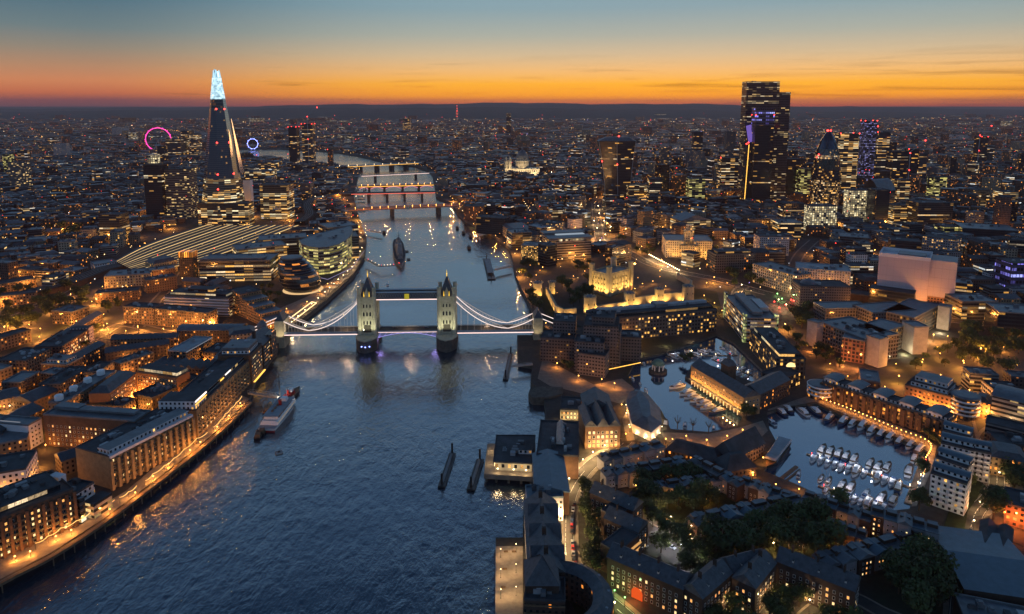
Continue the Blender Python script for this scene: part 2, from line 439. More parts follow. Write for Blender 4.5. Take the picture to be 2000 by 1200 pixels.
# ------------------------------------------------------------------ far hills
def hz(x):  # ridge line as seen, height in px above eye level, by azimuth
    return x
for name, D, prof in (('hills', 21000, [(-2.2, -8), (-.9, -8), (-.75, -7), (-.5, -6), (-.3, -1), (-.15, 2), (0, 3), (.15, 2.5), (.3, 0), (.45, -3), (.6, -6), (.75, -9), (.9, -10), (2.2, -10)]),
                      ('hills', 15000, [(-2.2, -15), (-.8, -14), (-.55, -12), (-.3, -7), (-.1, -5), (.1, -7), (.3, -12), (.42, -14), (.55, -16), (.75, -20), (.9, -20), (2.2, -20)])):
    hm = MB(); N = 160; rows = [(-4000, None), (-1500, .55), (0, 1), (2500, .9), (5000, 0.4)]
    grid = []
    for dy, k in rows:
        row = []
        for i in range(N + 1):
            a = -1.5 + 3.0 * i / N
            for (a0, h0), (a1, h1) in zip(prof, prof[1:]):
                if a0 <= a <= a1: e = h0 + (h1 - h0) * (a - a0) / (a1 - a0); break
            wob = 1.1 * math.sin(a * 23 + D) + .7 * math.sin(a * 61 + 2 + D) + .4 * math.sin(a * 140 + D)
            zz = H + (e + wob) * D / F
            row.append((a * (D + dy) , D + dy, -2 if k is None else max(1, zz * k)))
        grid.append(row)
    for r0, r1 in zip(grid, grid[1:]):
        for i in range(N): hm.face([r0[i], r0[i + 1], r1[i + 1], r1[i]])
    M['hill'] = M.get('hill') or plain('wooded_hills', (.04, .045, .035), .95, 0, .4, .002)
    tag(hm.build(name, M['hill'], smooth=True), kind='structure')

# ------------------------------------------------------------------ roads, paths, lawns: thin sheets
PLANTED = []
EXCL = []          # footprints nothing else may be put on
def strip_poly(c, wd):
    L, Rr = [], []
    for i, p in enumerate(c):
        d = ((c[i + 1] if i + 1 < len(c) else p) - (c[i - 1] if i else p)).normalized()
        n = Vector((-d.y, d.x, 0)) * wd / 2
        L.append(p + n); Rr.append(p - n)
    return L, Rr
def smooth(c, k=6):
    out = []
    for i in range(len(c) - 1):
        p0, p1, p2, p3 = c[max(i - 1, 0)], c[i], c[i + 1], c[min(i + 2, len(c) - 1)]
        for j in range(k):
            u = j / k
            out.append(.5 * ((2 * p1) + (p2 - p0) * u + (2 * p0 - 5 * p1 + 4 * p2 - p3) * u * u + (3 * p1 - p0 - 3 * p2 + p3) * u ** 3))
    return out + [c[-1]]
def ribbon(mb, c, wd, z):
    L, Rr = strip_poly(c, wd)
    u = 0
    for i in range(len(c) - 1):
        mb.face([(Rr[i].x, Rr[i].y, z), (Rr[i + 1].x, Rr[i + 1].y, z), (L[i + 1].x, L[i + 1].y, z), (L[i].x, L[i].y, z)])
LV = [0.03]
def road(lst, wd, mat='asphalt', marks=True, pave=2.2, name='road', sm=True, excl=True):
    c = pts(lst); c = smooth(c) if sm else c
    z = LV[0]; LV[0] += .009
    if pave:
        pv = MB()
        L, Rr = strip_poly(c, wd); L2, R2 = strip_poly(c, wd + 2 * pave)
        for A, B in ((L, L2), (R2, Rr)):
            for i in range(len(c) - 1):
                z1 = z + .13
                pv.face([(A[i].x, A[i].y, z1), (A[i + 1].x, A[i + 1].y, z1), (B[i + 1].x, B[i + 1].y, z1), (B[i].x, B[i].y, z1)])
                for Q in (A, B): pv.face([(Q[i].x, Q[i].y, 0), (Q[i + 1].x, Q[i + 1].y, 0), (Q[i + 1].x, Q[i + 1].y, z1), (Q[i].x, Q[i].y, z1)])
        tag(pv.build('pavement', M['paving']), kind='structure')
    r = MB(); ribbon(r, c, wd, z)
    tag(r.build(name, M[mat]), kind='structure')
    if marks:
        mk = MB()
        for i in range(0, len(c) - 1):
            d = (c[i + 1] - c[i]); L = d.length; d = d.normalized(); n = Vector((-d.y, d.x, 0)) * .12
            k = 0.0
            while k + 3 < L:
                a, b = c[i] + d * k, c[i] + d * (k + 3)
                mk.face([(a - n)[:2] + (z + .006,), (b - n)[:2] + (z + .006,), (b + n)[:2] + (z + .006,), (a + n)[:2] + (z + .006,)]); k += 9
            for s in (-1, 1):
                e = n.normalized() * (wd / 2 - .5) * s; w_ = n.normalized() * .08
                a, b = c[i] + e, c[i + 1] + e
                mk.face([(a - w_)[:2] + (z + .006,), (b - w_)[:2] + (z + .006,), (b + w_)[:2] + (z + .006,), (a + w_)[:2] + (z + .006,)])
        if mk.f: tag(mk.build('road_markings', M['mark']), kind='structure')
    if excl:
        L, Rr = strip_poly(c, wd + 2 * pave + 2)
        EXCL.append([(p.x, p.y) for p in L + Rr[::-1]])
    return c
def sheet(name, lst, mat, z=None, zz=0.0, excl=True):
    z_ = z if z is not None else LV[0]; LV[0] += .007
    p = [P(x, y, zz) for x, y in lst]
    s = MB()
    for tri in tessellate_polygon([[Vector((a.x, a.y, 0)) for a in p]]):
        a, b, c = (p[i] for i in tri)
        if (b - a).cross(c - a).z < 0: b, c = c, b
        s.face([(v.x, v.y, z_) for v in (a, b, c)])
    tag(s.build(name, M[mat]), kind='structure')
    if excl: EXCL.append([(a.x, a.y) for a in p]); (PLANTED if name in ('lawn', 'yard') else []).append(EXCL[-1])
WAY = road([(1262, 1240), (1205, 1190), (1163, 1155), (1122, 1122), (1106, 1085), (1105, 1030), (1108, 985), (1119, 952), (1142, 920), (1166, 899), (1200, 880), (1224, 860)], 9.5)
MORE = road([(1872, 1260), (1876, 1175), (1884, 1116), (1891, 1060), (1904, 1004), (1930, 974), (1946, 950), (1945, 915), (1931, 882), (1928, 858), (1942, 842), (1970, 834), (2040, 830)], 8.5)
road([(1926, 858), (1915, 820), (1898, 790), (1880, 765)], 8, marks=False)
HILL = road([(1163, 398), (1167, 440), (1176, 474), (1218, 488), (1264, 513), (1300, 525), (1340, 534), (1410, 548), (1470, 566), (1530, 580), (1600, 590), (1700, 600), (1830, 622), (1990, 640)], 15)
road([(1052, 647), (1082, 640), (1130, 628)], 14, pave=0, marks=False)
road([(1530, 580), (1545, 540), (1560, 500), (1590, 470)], 12, marks=False)
road([(1440, 640), (1436, 600), (1440, 570), (1455, 560)], 9, marks=False)
TOOLEY = road([(60, 740), (130, 690), (195, 654), (245, 634), (330, 650), (400, 645), (470, 640)], 10, marks=False)
road([(270, 640), (300, 595), (330, 560), (345, 530), (420, 470), (560, 430)], 9, marks=False)
road([(0, 622), (60, 600), (120, 580), (190, 540)], 8, marks=False)
road([(276, 812), (262, 790), (266, 765), (280, 752)], 7, marks=False, pave=1)
road([(60, 905), (110, 885), (170, 880)], 14, marks=False, pave=0)
road([(1110, 470), (1090, 440), (1040, 420), (1010, 405)], 10, marks=False)
road([(1275, 1012), (1310, 1030), (1360, 1052), (1390, 1062)], 9, marks=False, pave=1)
road([(1540, 1240), (1640, 1165), (1730, 1200), (1800, 1230)], 7, marks=False, pave=1)
sheet('path', [(1225, 862), (1215, 820), (1232, 790), (1245, 782), (1250, 800), (1232, 830), (1240, 860)], 'paving')
sheet('path', [(1290, 845), (1385, 848), (1445, 836), (1490, 822), (1500, 842), (1440, 900), (1380, 880), (1300, 862)], 'paving')
sheet('path', [(1500, 800), (1575, 775), (1600, 775), (1800, 850), (1830, 872), (1822, 912), (1790, 990), (1780, 990), (1814, 905), (1812, 882), (1740, 850), (1650, 810), (1592, 785), (1500, 803)], 'paving')
sheet('path', [(1060, 700), (1100, 720), (1160, 752), (1215, 740), (1240, 760), (1215, 790), (1120, 765), (1075, 755), (1050, 740)], 'paving')
sheet('path', [(560, 640), (640, 575), (690, 535), (705, 508), (690, 505), (660, 540), (600, 580), (530, 610), (520, 640)], 'paving')
sheet('lawn', [(1330, 560), (1400, 570), (1415, 625), (1390, 620), (1340, 590)], 'lawn')
sheet('lawn', [(1062, 560), (1090, 620), (1140, 640), (1080, 640), (1052, 590)], 'lawn')
sheet('lawn', [(1240, 960), (1400, 930), (1480, 1010), (1380, 1040), (1260, 1010)], 'lawn')
sheet('lawn', [(1400, 1060), (1700, 1000), (1760, 1080), (1500, 1110), (1340, 1120)], 'lawn')
sheet('lawn', [(1100, 1150), (1140, 1130), (1300, 1300), (1180, 1300)], 'lawn')
sheet('lawn', [(1815, 1120), (1865, 960), (1900, 930), (1925, 950), (1890, 1000), (1872, 1100)], 'lawn')
sheet('yard', [(1290, 1080), (1330, 1050), (1400, 1070), (1400, 1120), (1330, 1120)], 'asphalt')
sheet('yard', [(1440, 590), (1560, 560), (1570, 590), (1520, 625), (1450, 620)], 'asphalt')
sheet('yard', [(1905, 1020), (2040, 960), (2040, 1090), (1945, 1040)], 'asphalt')
sheet('yard', [(0, 800), (50, 795), (80, 812), (60, 830), (0, 840)], 'asphalt')
# ------------------------------------------------------------------ building kit
def v2(p): return (p[0], p[1])
def rect(a, b, depth):
    d = Vector((b[0] - a[0], b[1] - a[1])); L = d.length; d /= L
    n = Vector((-d.y, d.x)) * depth
    return [v2(a), v2(b), (b[0] + n.x, b[1] + n.y), (a[0] + n.x, a[1] + n.y)]
def inset(poly, k):
    c = [sum(p[i] for p in poly) / len(poly) for i in (0, 1)]
    out = []
    n = len(poly)
    for i in range(n):
        p, a, b = Vector(poly[i]), Vector(poly[i - 1]), Vector(poly[(i + 1) % n])
        e1, e2 = (p - a).normalized(), (b - p).normalized()
        m = Vector((-e1.y, e1.x)) + Vector((-e2.y, e2.x))
        m = m / max(m.length_squared, .3) * 2
        out.append((p.x + m.x * k, p.y + m.y * k))
    return out
def parapet(poly, h, mat, parent, up=.9, name='roof', wid=.4):
    o, i = inset(poly, -.12), inset(poly, wid)
    r = MB(); n = len(poly)
    for k in range(n):
        j = (k + 1) % n
        r.wall(o[k], o[j], h - .25, h + up)
        r.face([(*o[k], h + up), (*o[j], h + up), (*i[j], h + up), (*i[k], h + up)])
        r.face([(*i[k], h + up), (*i[j], h + up), (*i[j], h + .05), (*i[k], h + .05)])
    r.face([(*p, h + .05) for p in i])
    return r.build(name, mat, parent)
def gable(q, h, rise, mat, parent, ov=.4, name='roof', along=True):
    # q: a,b,c,d ; ridge along a-b if along
    a, b, c, d = (Vector(p) for p in q)
    if not along: a, b, c, d = b, c, d, a
    e = (b - a).normalized() * ov; n = (d - a).normalized() * ov
    a, b, c, d = a - e - n, b + e - n, c + e + n, d - e + n
    m0, m1 = (a + d) / 2, (b + c) / 2
    r = MB(); L = lambda p, z: (p.x, p.y, z)
    for z0, z1 in ((h, h + rise),):
        r.face([L(a, z0), L(b, z0), L(m1, z1), L(m0, z1)]); r.face([L(c, z0), L(d, z0), L(m0, z1), L(m1, z1)])
        r.face([L(b, z0), L(c, z0), L(m1, z1)]); r.face([L(d, z0), L(a, z0), L(m0, z1)])
    r.face([L(d, h), L(c, h), L(b, h), L(a, h)])
    return r.build(name, mat, parent)
def hip(q, h, rise, mat, parent, ins=5, name='roof', ov=.4):
    lo = inset(q, -ov); hi = inset(q, ins)
    r = MB(); n = len(q)
    for k in range(n):
        j = (k + 1) % n
        r.face([(*lo[k], h), (*lo[j], h), (*hi[j], h + rise), (*hi[k], h + rise)])
    r.face([(*p, h + rise) for p in hi]); r.face([(*p, h) for p in reversed(lo)])
    return r.build(name, mat, parent)
def barrel(q, h, rise, mat, parent, n=8, name='roof', ov=.5, th=.35):
    a, b, c, d = (Vector(p) for p in q)
    e = (b - a).normalized() * ov; nn = (d - a).normalized() * ov
    a, b, c, d = a - e - nn, b + e - nn, c + e + nn, d - e + nn
    r = MB(); prof = []
    for k in range(n + 1):
        f = k / n; z = h + rise * math.sin(math.pi * (.08 + .84 * f)) - rise * math.sin(math.pi * .08)
        p0, p1 = a.lerp(d, f), b.lerp(c, f)
        prof.append(((p0.x, p0.y, z), (p1.x, p1.y, z), (p0.x, p0.y, z - th), (p1.x, p1.y, z - th)))
    for s, u in zip(prof, prof[1:]):
        r.face([s[0], s[1], u[1], u[0]]); r.face([u[2], u[3], s[3], s[2]])
        r.face([s[2], s[0], u[0], u[2]]); r.face([s[1], s[3], u[3], u[1]])
    for s in (prof[0], prof[-1]): r.face([s[2], s[3], s[1], s[0]])
    return r.build(name, mat, parent)
def saw(q, h, rise, k, mat, parent, name='roof'):
    a, b, c, d = (Vector(p) for p in q); r = MB()
    for i in range(k):
        p, s = a.lerp(b, i / k), a.lerp(b, (i + 1) / k); p2, s2 = d.lerp(c, i / k), d.lerp(c, (i + 1) / k)
        m, m2 = p.lerp(s, .5), p2.lerp(s2, .5)
        L = lambda v, z: (v.x, v.y, z)
        r.face([L(p, h), L(m, h + rise), L(m2, h + rise), L(p2, h)]); r.face([L(m, h + rise), L(s, h), L(s2, h), L(m2, h + rise)])
        r.face([L(p, h), L(s, h), L(m, h + rise)]); r.face([L(s2, h), L(p2, h), L(m2, h + rise)])
    return r.build(name, mat, parent)
WCACHE = {}
def window_mesh(w_, h_, kind):
    key = (round(w_, 1), round(h_, 1), kind)
    if key not in WCACHE:
        b = MB(); f = .14; dp = .12
        x0, x1, z0, z1 = -w_ / 2, w_ / 2, 0, h_
        o = [(x0, z0), (x1, z0), (x1, z1), (x0, z1)]; i = [(x0 + f, z0 + f), (x1 - f, z0 + f), (x1 - f, z1 - f), (x0 + f, z1 - f)]
        for k in range(4):
            j = (k + 1) % 4
            b.face([(o[k][0], -dp, o[k][1]), (o[j][0], -dp, o[j][1]), (i[j][0], -dp, i[j][1]), (i[k][0], -dp, i[k][1])])
            b.face([(o[k][0], 0, o[k][1]), (o[j][0], 0, o[j][1]), (o[j][0], -dp, o[j][1]), (o[k][0], -dp, o[k][1])])
            b.face([(i[k][0], -dp, i[k][1]), (i[j][0], -dp, i[j][1]), (i[j][0], -.03, i[j][1]), (i[k][0], -.03, i[k][1])])
        b.face([(i[0][0], -.03, i[0][1]), (i[1][0], -.03, i[1][1]), (i[2][0], -.03, i[2][1]), (i[3][0], -.03, i[3][1])], None, 1)
        WCACHE[key] = b.mesh('window', [M['whiteframe'], M[kind]])
    return WCACHE[key]
M['whiteframe'] = plain('window_frame_paint', (.45, .43, .4), .5, 0, .1, .5)
M['pane_dark'] = plain('dark_window_pane', (.012, .016, .022), .1, 0, .1, .5, .6)
NWIN = {}
def windows(root, a, b, z0, z1, sp=3.0, st=3.1, w_=1.3, h_=1.7, lit=.2, skip=()):
    """real windows along the facade a-b, storeys every st metres"""
    d = Vector((b[0] - a[0], b[1] - a[1])); L = d.length; d /= L
    ang = math.atan2(d.y, d.x); cols = max(1, int((L - 1) / sp)); rows = max(1, int((z1 - z0) / st)); off = (L - (cols - 1) * sp) / 2
    for r in range(rows):
        for c in range(cols):
            x = R.random()
            kind = 'pane_orange' if x < lit * .55 else 'pane_warm' if x < lit else 'pane_dark'
            k = NWIN.get(root.name, 0); NWIN[root.name] = k + 1
            if k >= 100: continue
            o = bpy.data.objects.new('window', window_mesh(w_, h_, kind)); COL.objects.link(o)
            o.parent = root
            s = off + c * sp
            og = root['org']
            o.location = (a[0] + d.x * s - og[0], a[1] + d.y * s - og[1], z0 + .8 + r * st - og[2])
            o.rotation_euler = (0, 0, ang)
def plants(root, q, h, n, mat='lead', big=1.0):
    """lift housings, air handlers and ducts on a flat roof, each a part"""
    a, b, c, d = (Vector(p) for p in q[:4])
    if a.y < 600: n = int(n * 1.7)
    ang = math.atan2(b.y - a.y, b.x - a.x)
    Lx, Ly = (b - a).length, (d - a).length
    for i in range(n):
        u, v = R.uniform(.12, .88), R.uniform(.2, .8)
        p = a.lerp(b, u).lerp(d.lerp(c, u), v)
        dx, dy, dz = R.uniform(2, 5.5) * big, R.uniform(1.5, 3.5) * big, R.uniform(1, 2.6) * big
        dx, dy = min(dx, Lx * .3), min(dy, Ly * .3)
        m_ = MB(); m_.box((p.x, p.y, h + .04), (dx, dy, dz), ang)
        if R.random() < .5: m_.box((p.x, p.y, h + .04 + dz), (dx * .6, dy * .6, .5), ang)
        m_.build('roof_plant', M[R.choice((mat, mat, 'felt', 'pale_roof', 'steel'))], root)
BLD = []          # (root, centre x, centre y, height)
def bld(name, label, cat, p1, p2, h, depth, mat='brick', roof='flat', rmat='felt', zref=None, z0=0.0, rise=3.0, plant=0, win=None, group=None, set_=None, setmat=None, seth=3.2, red=0, excl=True, up=.9, ins=4, k=4, wmats=None):
    """a block seen from its front eaves (or foot) p1-p2, walking with the building on the left hand"""
    zr = h if zref is None else zref
    a, b = P(*p1, zr), P(*p2, zr)
    q = rect(a, b, depth)
    return block(name, label, cat, q, h, mat, roof, rmat, z0, rise, plant, win, group, set_, setmat, seth, red, excl, up, ins, k)
def block(name, label, cat, q, h, mat='brick', roof='flat', rmat='felt', z0=0.0, rise=3.0, plant=0, win=None, group=None, set_=None, setmat=None, seth=3.2, red=0, excl=True, up=.9, ins=4, k=4):
    cx, cy = sum(p[0] for p in q) / len(q), sum(p[1] for p in q) / len(q)
    root = thing(name, label, cat, (cx, cy, z0), group)
    wl = MB(); wl.prism(q, z0, h, top=False, u0=R.randint(0, 400) * 3.0)
    wl.face([(*p, h - .01) for p in q], [(.01, .01)] * len(q))
    wl.build('wall', M[mat], root)
    q4 = q[:4]
    if roof == 'flat': parapet(q, h, M[rmat], root, up)
    elif roof == 'gable': gable(q4, h, rise, M[rmat], root)
    elif roof == 'gable2': gable(q4, h, rise, M[rmat], root, along=False)
    elif roof == 'hip': hip(q, h, rise, M[rmat], root, ins)
    elif roof == 'barrel': barrel(q4, h, rise, M[rmat], root)
    elif roof == 'barrel2': barrel([q4[1], q4[2], q4[3], q4[0]], h, rise, M[rmat], root)
    elif roof == 'saw': saw(q4, h, rise, k, M[rmat], root)
    top = h
    if set_:   # a set-back top storey
        qq = inset(q, set_)
        pw = MB(); pw.prism(qq, h, h + seth, top=False, u0=R.randint(0, 400) * 3.0); pw.build('penthouse', M[setmat or mat], root)
        parapet(qq, h + seth, M[rmat], root, .4, 'penthouse_roof')
        top = h + seth
        if plant: plants(root, inset(qq, 1), top, plant)
    elif plant and roof == 'flat': plants(root, inset(q, 1), top, plant)
    if win:
        kw = dict(win); sides = kw.pop('sides', (0,))
        for s in sides: windows(root, q[s], q[(s + 1) % len(q)], z0 + kw.get('base', .5), h - .6, **{kk: vv for kk, vv in kw.items() if kk != 'base'})
    for i in range(red):
        p = q[i % len(q)]; beacon(root, (p[0], p[1], top + 1.2))
    if excl: EXCL.append(inset(q, -4) if len(q) < 9 else list(q))
    BLD.append((root, cx, cy, top))
    root['q'] = [c for p in q for c in p]
    return root
def beacon(root, p, r=1.5, mat='red_light', name='warning_light'):
    b = MB(); b.lathe(p, [(.01, -r), (r * .8, -r * .5), (r, 0), (r * .8, r * .5), (.01, r)], 6)
    b.build(name, M[mat], root)
def Q(root):
    f = list(root['q']); return [(f[i], f[i + 1]) for i in range(0, len(f), 2)]
def sub(q, u0, u1, v0, v1):
    a, b, c, d = (Vector(p) for p in q[:4])
    g_ = lambda u, v: v2(a.lerp(b, u).lerp(d.lerp(c, u), v))
    return [g_(u0, v0), g_(u1, v0), g_(u1, v1), g_(u0, v1)]
def extra(root, name, q, z0, z1, mat, top=True, tmat=None):
    b = MB(); b.prism(q, z0, z1, top, u0=R.randint(0, 400) * 3.0, tmi=1 if tmat else None)
    return b.build(name, [M[mat], M[tmat]] if tmat else M[mat], root)

# ------------------------------------------------------------------ lamps
def point(parent, p, watts, col, r=.4, name='lamp_light'):
    l = bpy.data.lights.new(name, 'POINT'); l.energy = watts; l.color = col; l.shadow_soft_size = r
    o = bpy.data.objects.new(name, l); COL.objects.link(o)
    if parent: o.parent = parent; og = parent['org']; o.location = (p[0] - og[0], p[1] - og[1], p[2] - og[2])
    else: o.location = p
    return o
def spot(p, target, watts, col, ang=70, parent=None):
    l = bpy.data.lights.new('flood_light', 'SPOT'); l.energy = watts; l.color = col; l.spot_size = rad(ang); l.spot_blend = .6; l.shadow_soft_size = .4
    o = bpy.data.objects.new('flood_light', l); COL.objects.link(o)
    og = parent['org'] if parent else (0, 0, 0)
    if parent: o.parent = parent
    o.location = (p[0] - og[0], p[1] - og[1], p[2] - og[2])
    o.rotation_euler = (Vector(target) - Vector(p)).to_track_quat('-Z', 'Y').to_euler()
    return o
LM = {}
def lamp_meshes(h, mat, r):
    k = (h, mat, r)
    if k not in LM:
        pl = MB(); pl.tube((0, 0, 0), (0, 0, h), .12, .07, 6); pl.lathe((0, 0, 0), [(.25, 0), (.25, .5), (.12, .7)], 6)
        hd = MB(); hd.lathe((0, 0, h), [(.01, -r), (r * .8, -r * .6), (r, 0), (r * .6, r * .7), (.01, r)], 8)
        LM[k] = (pl.mesh('pole', M['darksteel']), hd.mesh('lamp_head', M[mat]))
    return LM[k]
LCOL = {'orange_light': (1, .36, .06), 'warm_light': (1, .62, .27), 'white_light': (.95, .95, 1), 'green_light': (.5, 1, .3), 'red_light': (1, .05, .03)}
def lamp(p, label, group, mat='orange_light', h=6.0, watts=4000, r=.42, light=True, z=0.0):
    if not isinstance(p, Vector): p = P(*p, z)
    t_ = thing('street_lamp', label, 'lamp', (p.x, p.y, p.z), group)
    for nm, me in zip(('pole', 'lamp_head'), lamp_meshes(h, mat, r)):
        o = bpy.data.objects.new(nm, me); COL.objects.link(o); o.parent = t_
    if light: point(t_, (p.x, p.y, p.z + h - r - .3), watts * 1.5, LCOL[mat])
    return t_
M['towerstone'] = plain('tower_stone', (.42, .4, .3), .85, 0, .25, .3)
M['abutstone'] = plain('abutment_stone', (.42, .37, .27), .85, 0, .25, .3)
M['pierstone'] = plain('pier_granite', (.085, .075, .065), .85, 0, .4, .3)
M['archdark'] = plain('archway_shadow_stone', (.06, .055, .045), .9, 0, .2, .3)
M['bridgeblue'] = plain('bridge_paint', (.3, .36, .42), .5, 0, .12, .5)
M['bridgeblue_dark'] = plain('walkway_paint', (.06, .075, .1), .5, 0, .15, .5)
M['strip_pink'] = glow('pink_white_light_strip', (1, .68, .6), 1.7)
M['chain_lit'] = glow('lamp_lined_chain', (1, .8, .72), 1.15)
M['chain_dim'] = glow('glowing_steel', (1, .82, .72), .34)  # emission stands in for lamplight falling on the steel
M['gilt_lit'] = glow('glowing_gilding', (1, .62, .05), 1.6)  # floodlight on the gilding is put in as emission
M['gilt_dim'] = glow('glowing_gilt_panel', (.75, .62, .05), .5)  # dimmer emission in place of floodlight on the crest
M['finial_lit'] = glow('glowing_finial', (1, .85, .75), 1.0)  # finials glow by themselves in place of floodlight
M['strip_rose'] = glow('rose_light_strip', (1, .3, .5), .9)
M['strip_red'] = glow('red_light_strip', (1, .16, .1), 1.6)
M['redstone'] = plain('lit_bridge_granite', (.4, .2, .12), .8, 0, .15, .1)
M['shardglass'] = facade('dark_blue_spire_glass', (.05, .07, .1), 3.0, 3.9, .95, .85, .03, (AMBER, WHITE), .5, glass=(.03, .05, .09), rough=.3, var=.12)
M['sharddark'] = facade('viewing_floor_glass', (.03, .03, .04), 4.0, 6.0, .9, .7, .2, (ORANGE, AMBER), .6, rough=.3)
M['shardfin'] = plain('edge_glass', (.75, .75, .78), .1, .95, .05, .2)
M['shardsheen'] = facade('sky_sheen_spire_glass', (.3, .36, .4), 3.0, 3.9, .95, .85, .015, (AMBER, WHITE), .5, glass=(.34, .42, .46), rough=.3, var=.1, metal=.6)  # right-hand facets: the sky's reflection is put into a paler glass colour
M['eggglass'] = facade('egg_glass', (.04, .05, .06), 3.4, 4.3, .96, .8, .1, (ORANGE, AMBER), 1.1, rough=.15, seg=3, band=.12)
M['gherkinlit'] = facade('round_tower_lit_glass', (.04, .05, .05), 3.6, 4.1, .9, .6, .5, (AMBER, WHITE), 1.5, rough=.2, band=.2)
M['gherkin'] = facade('round_tower_glass', (.02, .03, .04), 3.6, 4.1, .94, .7, .14, (AMBER, WHITE), 1.0, rough=.15, band=.1)
M['gherkintip'] = plain('dark_tip_glass', (.03, .05, .08), .12, .3, .1, .3)
M['b22'] = facade('sunset_edged_tower_glass', (.04, .04, .05), 3.2, 4.0, .82, .55, .12, (WARM, WHITE), .75, rough=.3, seg=3, band=.22)
M['violet'] = facade('violet_lit_tower_glass', (.05, .05, .1), 4.2, 8.0, .8, .45, .4, ((.25, .2, 1), (.4, .45, 1)), 1.3, rough=.3, seg=2, band=.3)
M['violetstripe'] = facade('violet_striped_tower_glass', (.03, .03, .05), 4.6, 4.2, .8, .3, .45, ((.35, .35, 1), (.75, .7, 1)), 1.0, rough=.3, band=.35)
M['scalpelglass'] = facade('scalpel_glass', (.02, .028, .04), 3.0, 4.0, .95, .8, .04, (AMBER, WHITE), 1.1, rough=.12)
M['violet_panel'] = glow('violet_lit_panel', (.32, .2, .85), .55)
M['stonelit'] = facade('cathedral_stone', (.45, .42, .34), 7, 12, .3, .5, 0)
M['whitegal'] = M['white']
M['strip_dim'] = glow('dim_white_edge', (.8, .85, 1), .25)  # faint emission brightens the white roof edges, which carry no lamp
M['blank_orange'] = plain('orange_brown_brick', (.24, .125, .06), .9, 0, .2, .3)
M['pinkwall'] = facade('pink_render', (.5, .4, .42), 3, 3.2, .35, .4, .1)
M['strip_violet2'] = glow('pale_violet_strip', (.7, .6, 1), .5)
M['crownlit'] = facade('orange_lit_crown', (.1, .02, .01), 2.4, 400, .55, 5, 1.0, ((1, .25, .03), (1, .4, .05)), 2.4)
M['stationroof'] = plain('ribbed_station_roof', (.13, .125, .12), .6, 0, .3, .2)
M['strip_platform'] = glow('platform_lighting', (1, .66, .27), 1.0)
M['festoon'] = glow('string_of_bulbs', (1, .55, .16), 2.6)
M['longoffice'] = facade('long_dark_office_front', (.045, .04, .045), 3.3, 3.7, .55, .5, .3, (AMBER, WARM), 1.8)
M['glassgrey'] = facade('grey_office_glass', (.22, .23, .25), 3.2, 3.7, .95, .55, .22, (AMBER, WHITE), 1.2, rough=.4, seg=2, band=.25)
M['stairlit'] = facade('green_lit_stair', (.2, .24, .2), 2.2, 3.3, .8, .7, .95, ((.75, 1, .3), (1, .85, .4)), 1.2)
M['glassdock'] = facade('dockside_brick_office', (.07, .055, .045), 3.4, 3.8, .6, .6, .4, (AMBER, WARM), 1.7)
M['promflats'] = facade('quay_flats_brick', (.13, .075, .045), 3.4, 3.0, .5, .62, .42, (ORANGE, AMBER), 2.0)
M['orangebase'] = facade('orange_washed_brick', (.3, .16, .08), 3, 3.2, .5, .5, .2, (ORANGE, WARM), 1.5)
M['bluelead'] = plain('blue_standing_seam', (.09, .14, .18), .45, .1, .15, .3)
M['glassgrey2'] = facade('dark_gridded_office', (.1, .09, .09), 3.2, 3.6, .62, .6, .05, (ORANGE, AMBER), 1.5)
M['redgrid'] = facade('red_lit_gridded_bay', (.26, .12, .08), 3.2, 3.6, .68, .66, .06, (ORANGE, AMBER), 1.0)
M['lowlit'] = facade('dark_office_with_lit_ground_floor', (.12, .11, .1), 3.0, 3.6, .6, .62, .06, (AMBER, WARM), 1.5)
M['pinkpale'] = facade('pale_pink_cladding', (.36, .31, .34), 7, 11, .975, .985, 0, glass=(.5, .42, .46), rough=.6, var=.12)
M['slabhotel'] = facade('pale_hotel_bays', (.3, .29, .3), 3.0, 3.0, .35, .6, .12, (AMBER, WARM), 1.5)
M['creamlit'] = facade('pale_stone_office', (.34, .3, .24), 3.2, 3.5, .5, .6, .25, (AMBER, WARM), 1.7)
M['glasswedge'] = facade('banded_glass_offices', (.2, .2, .2), 3.2, 3.7, 1.0, .5, .14, (AMBER, WHITE), 1.0, seg=3)
M['atriumlit'] = glow('pale_lit_atrium_glass', (.7, .85, 1), .45)
M['goldgrid'] = facade('golden_lattice_front', (.1, .08, .05), 2.2, 2.2, .62, .62, .7, (AMBER, WARM), 2.0)
M['pierwall'] = facade('pale_pier_wall', (.5, .46, .36), 4, 5.9, .45, .4, .5, (AMBER, WARM), 1.2)
M['skylit'] = plain('lit_pinkish_skylight_glass', (.5, .4, .36), .2, 0, .2, .5)
M['whiteframe_'] = M['whiteframe']
M['strip_balc'] = glow('dim_balcony_light', (1, .5, .16), .7)
M['arch_glow'] = glow('red_orange_arch_lining', (1, .12, .02), .8)
M['blank_grey'] = plain('grey_render', (.24, .24, .26), .85, 0, .2, .3)
M['strip_egg'] = glow('terrace_glow', (1, .62, .28), .9)
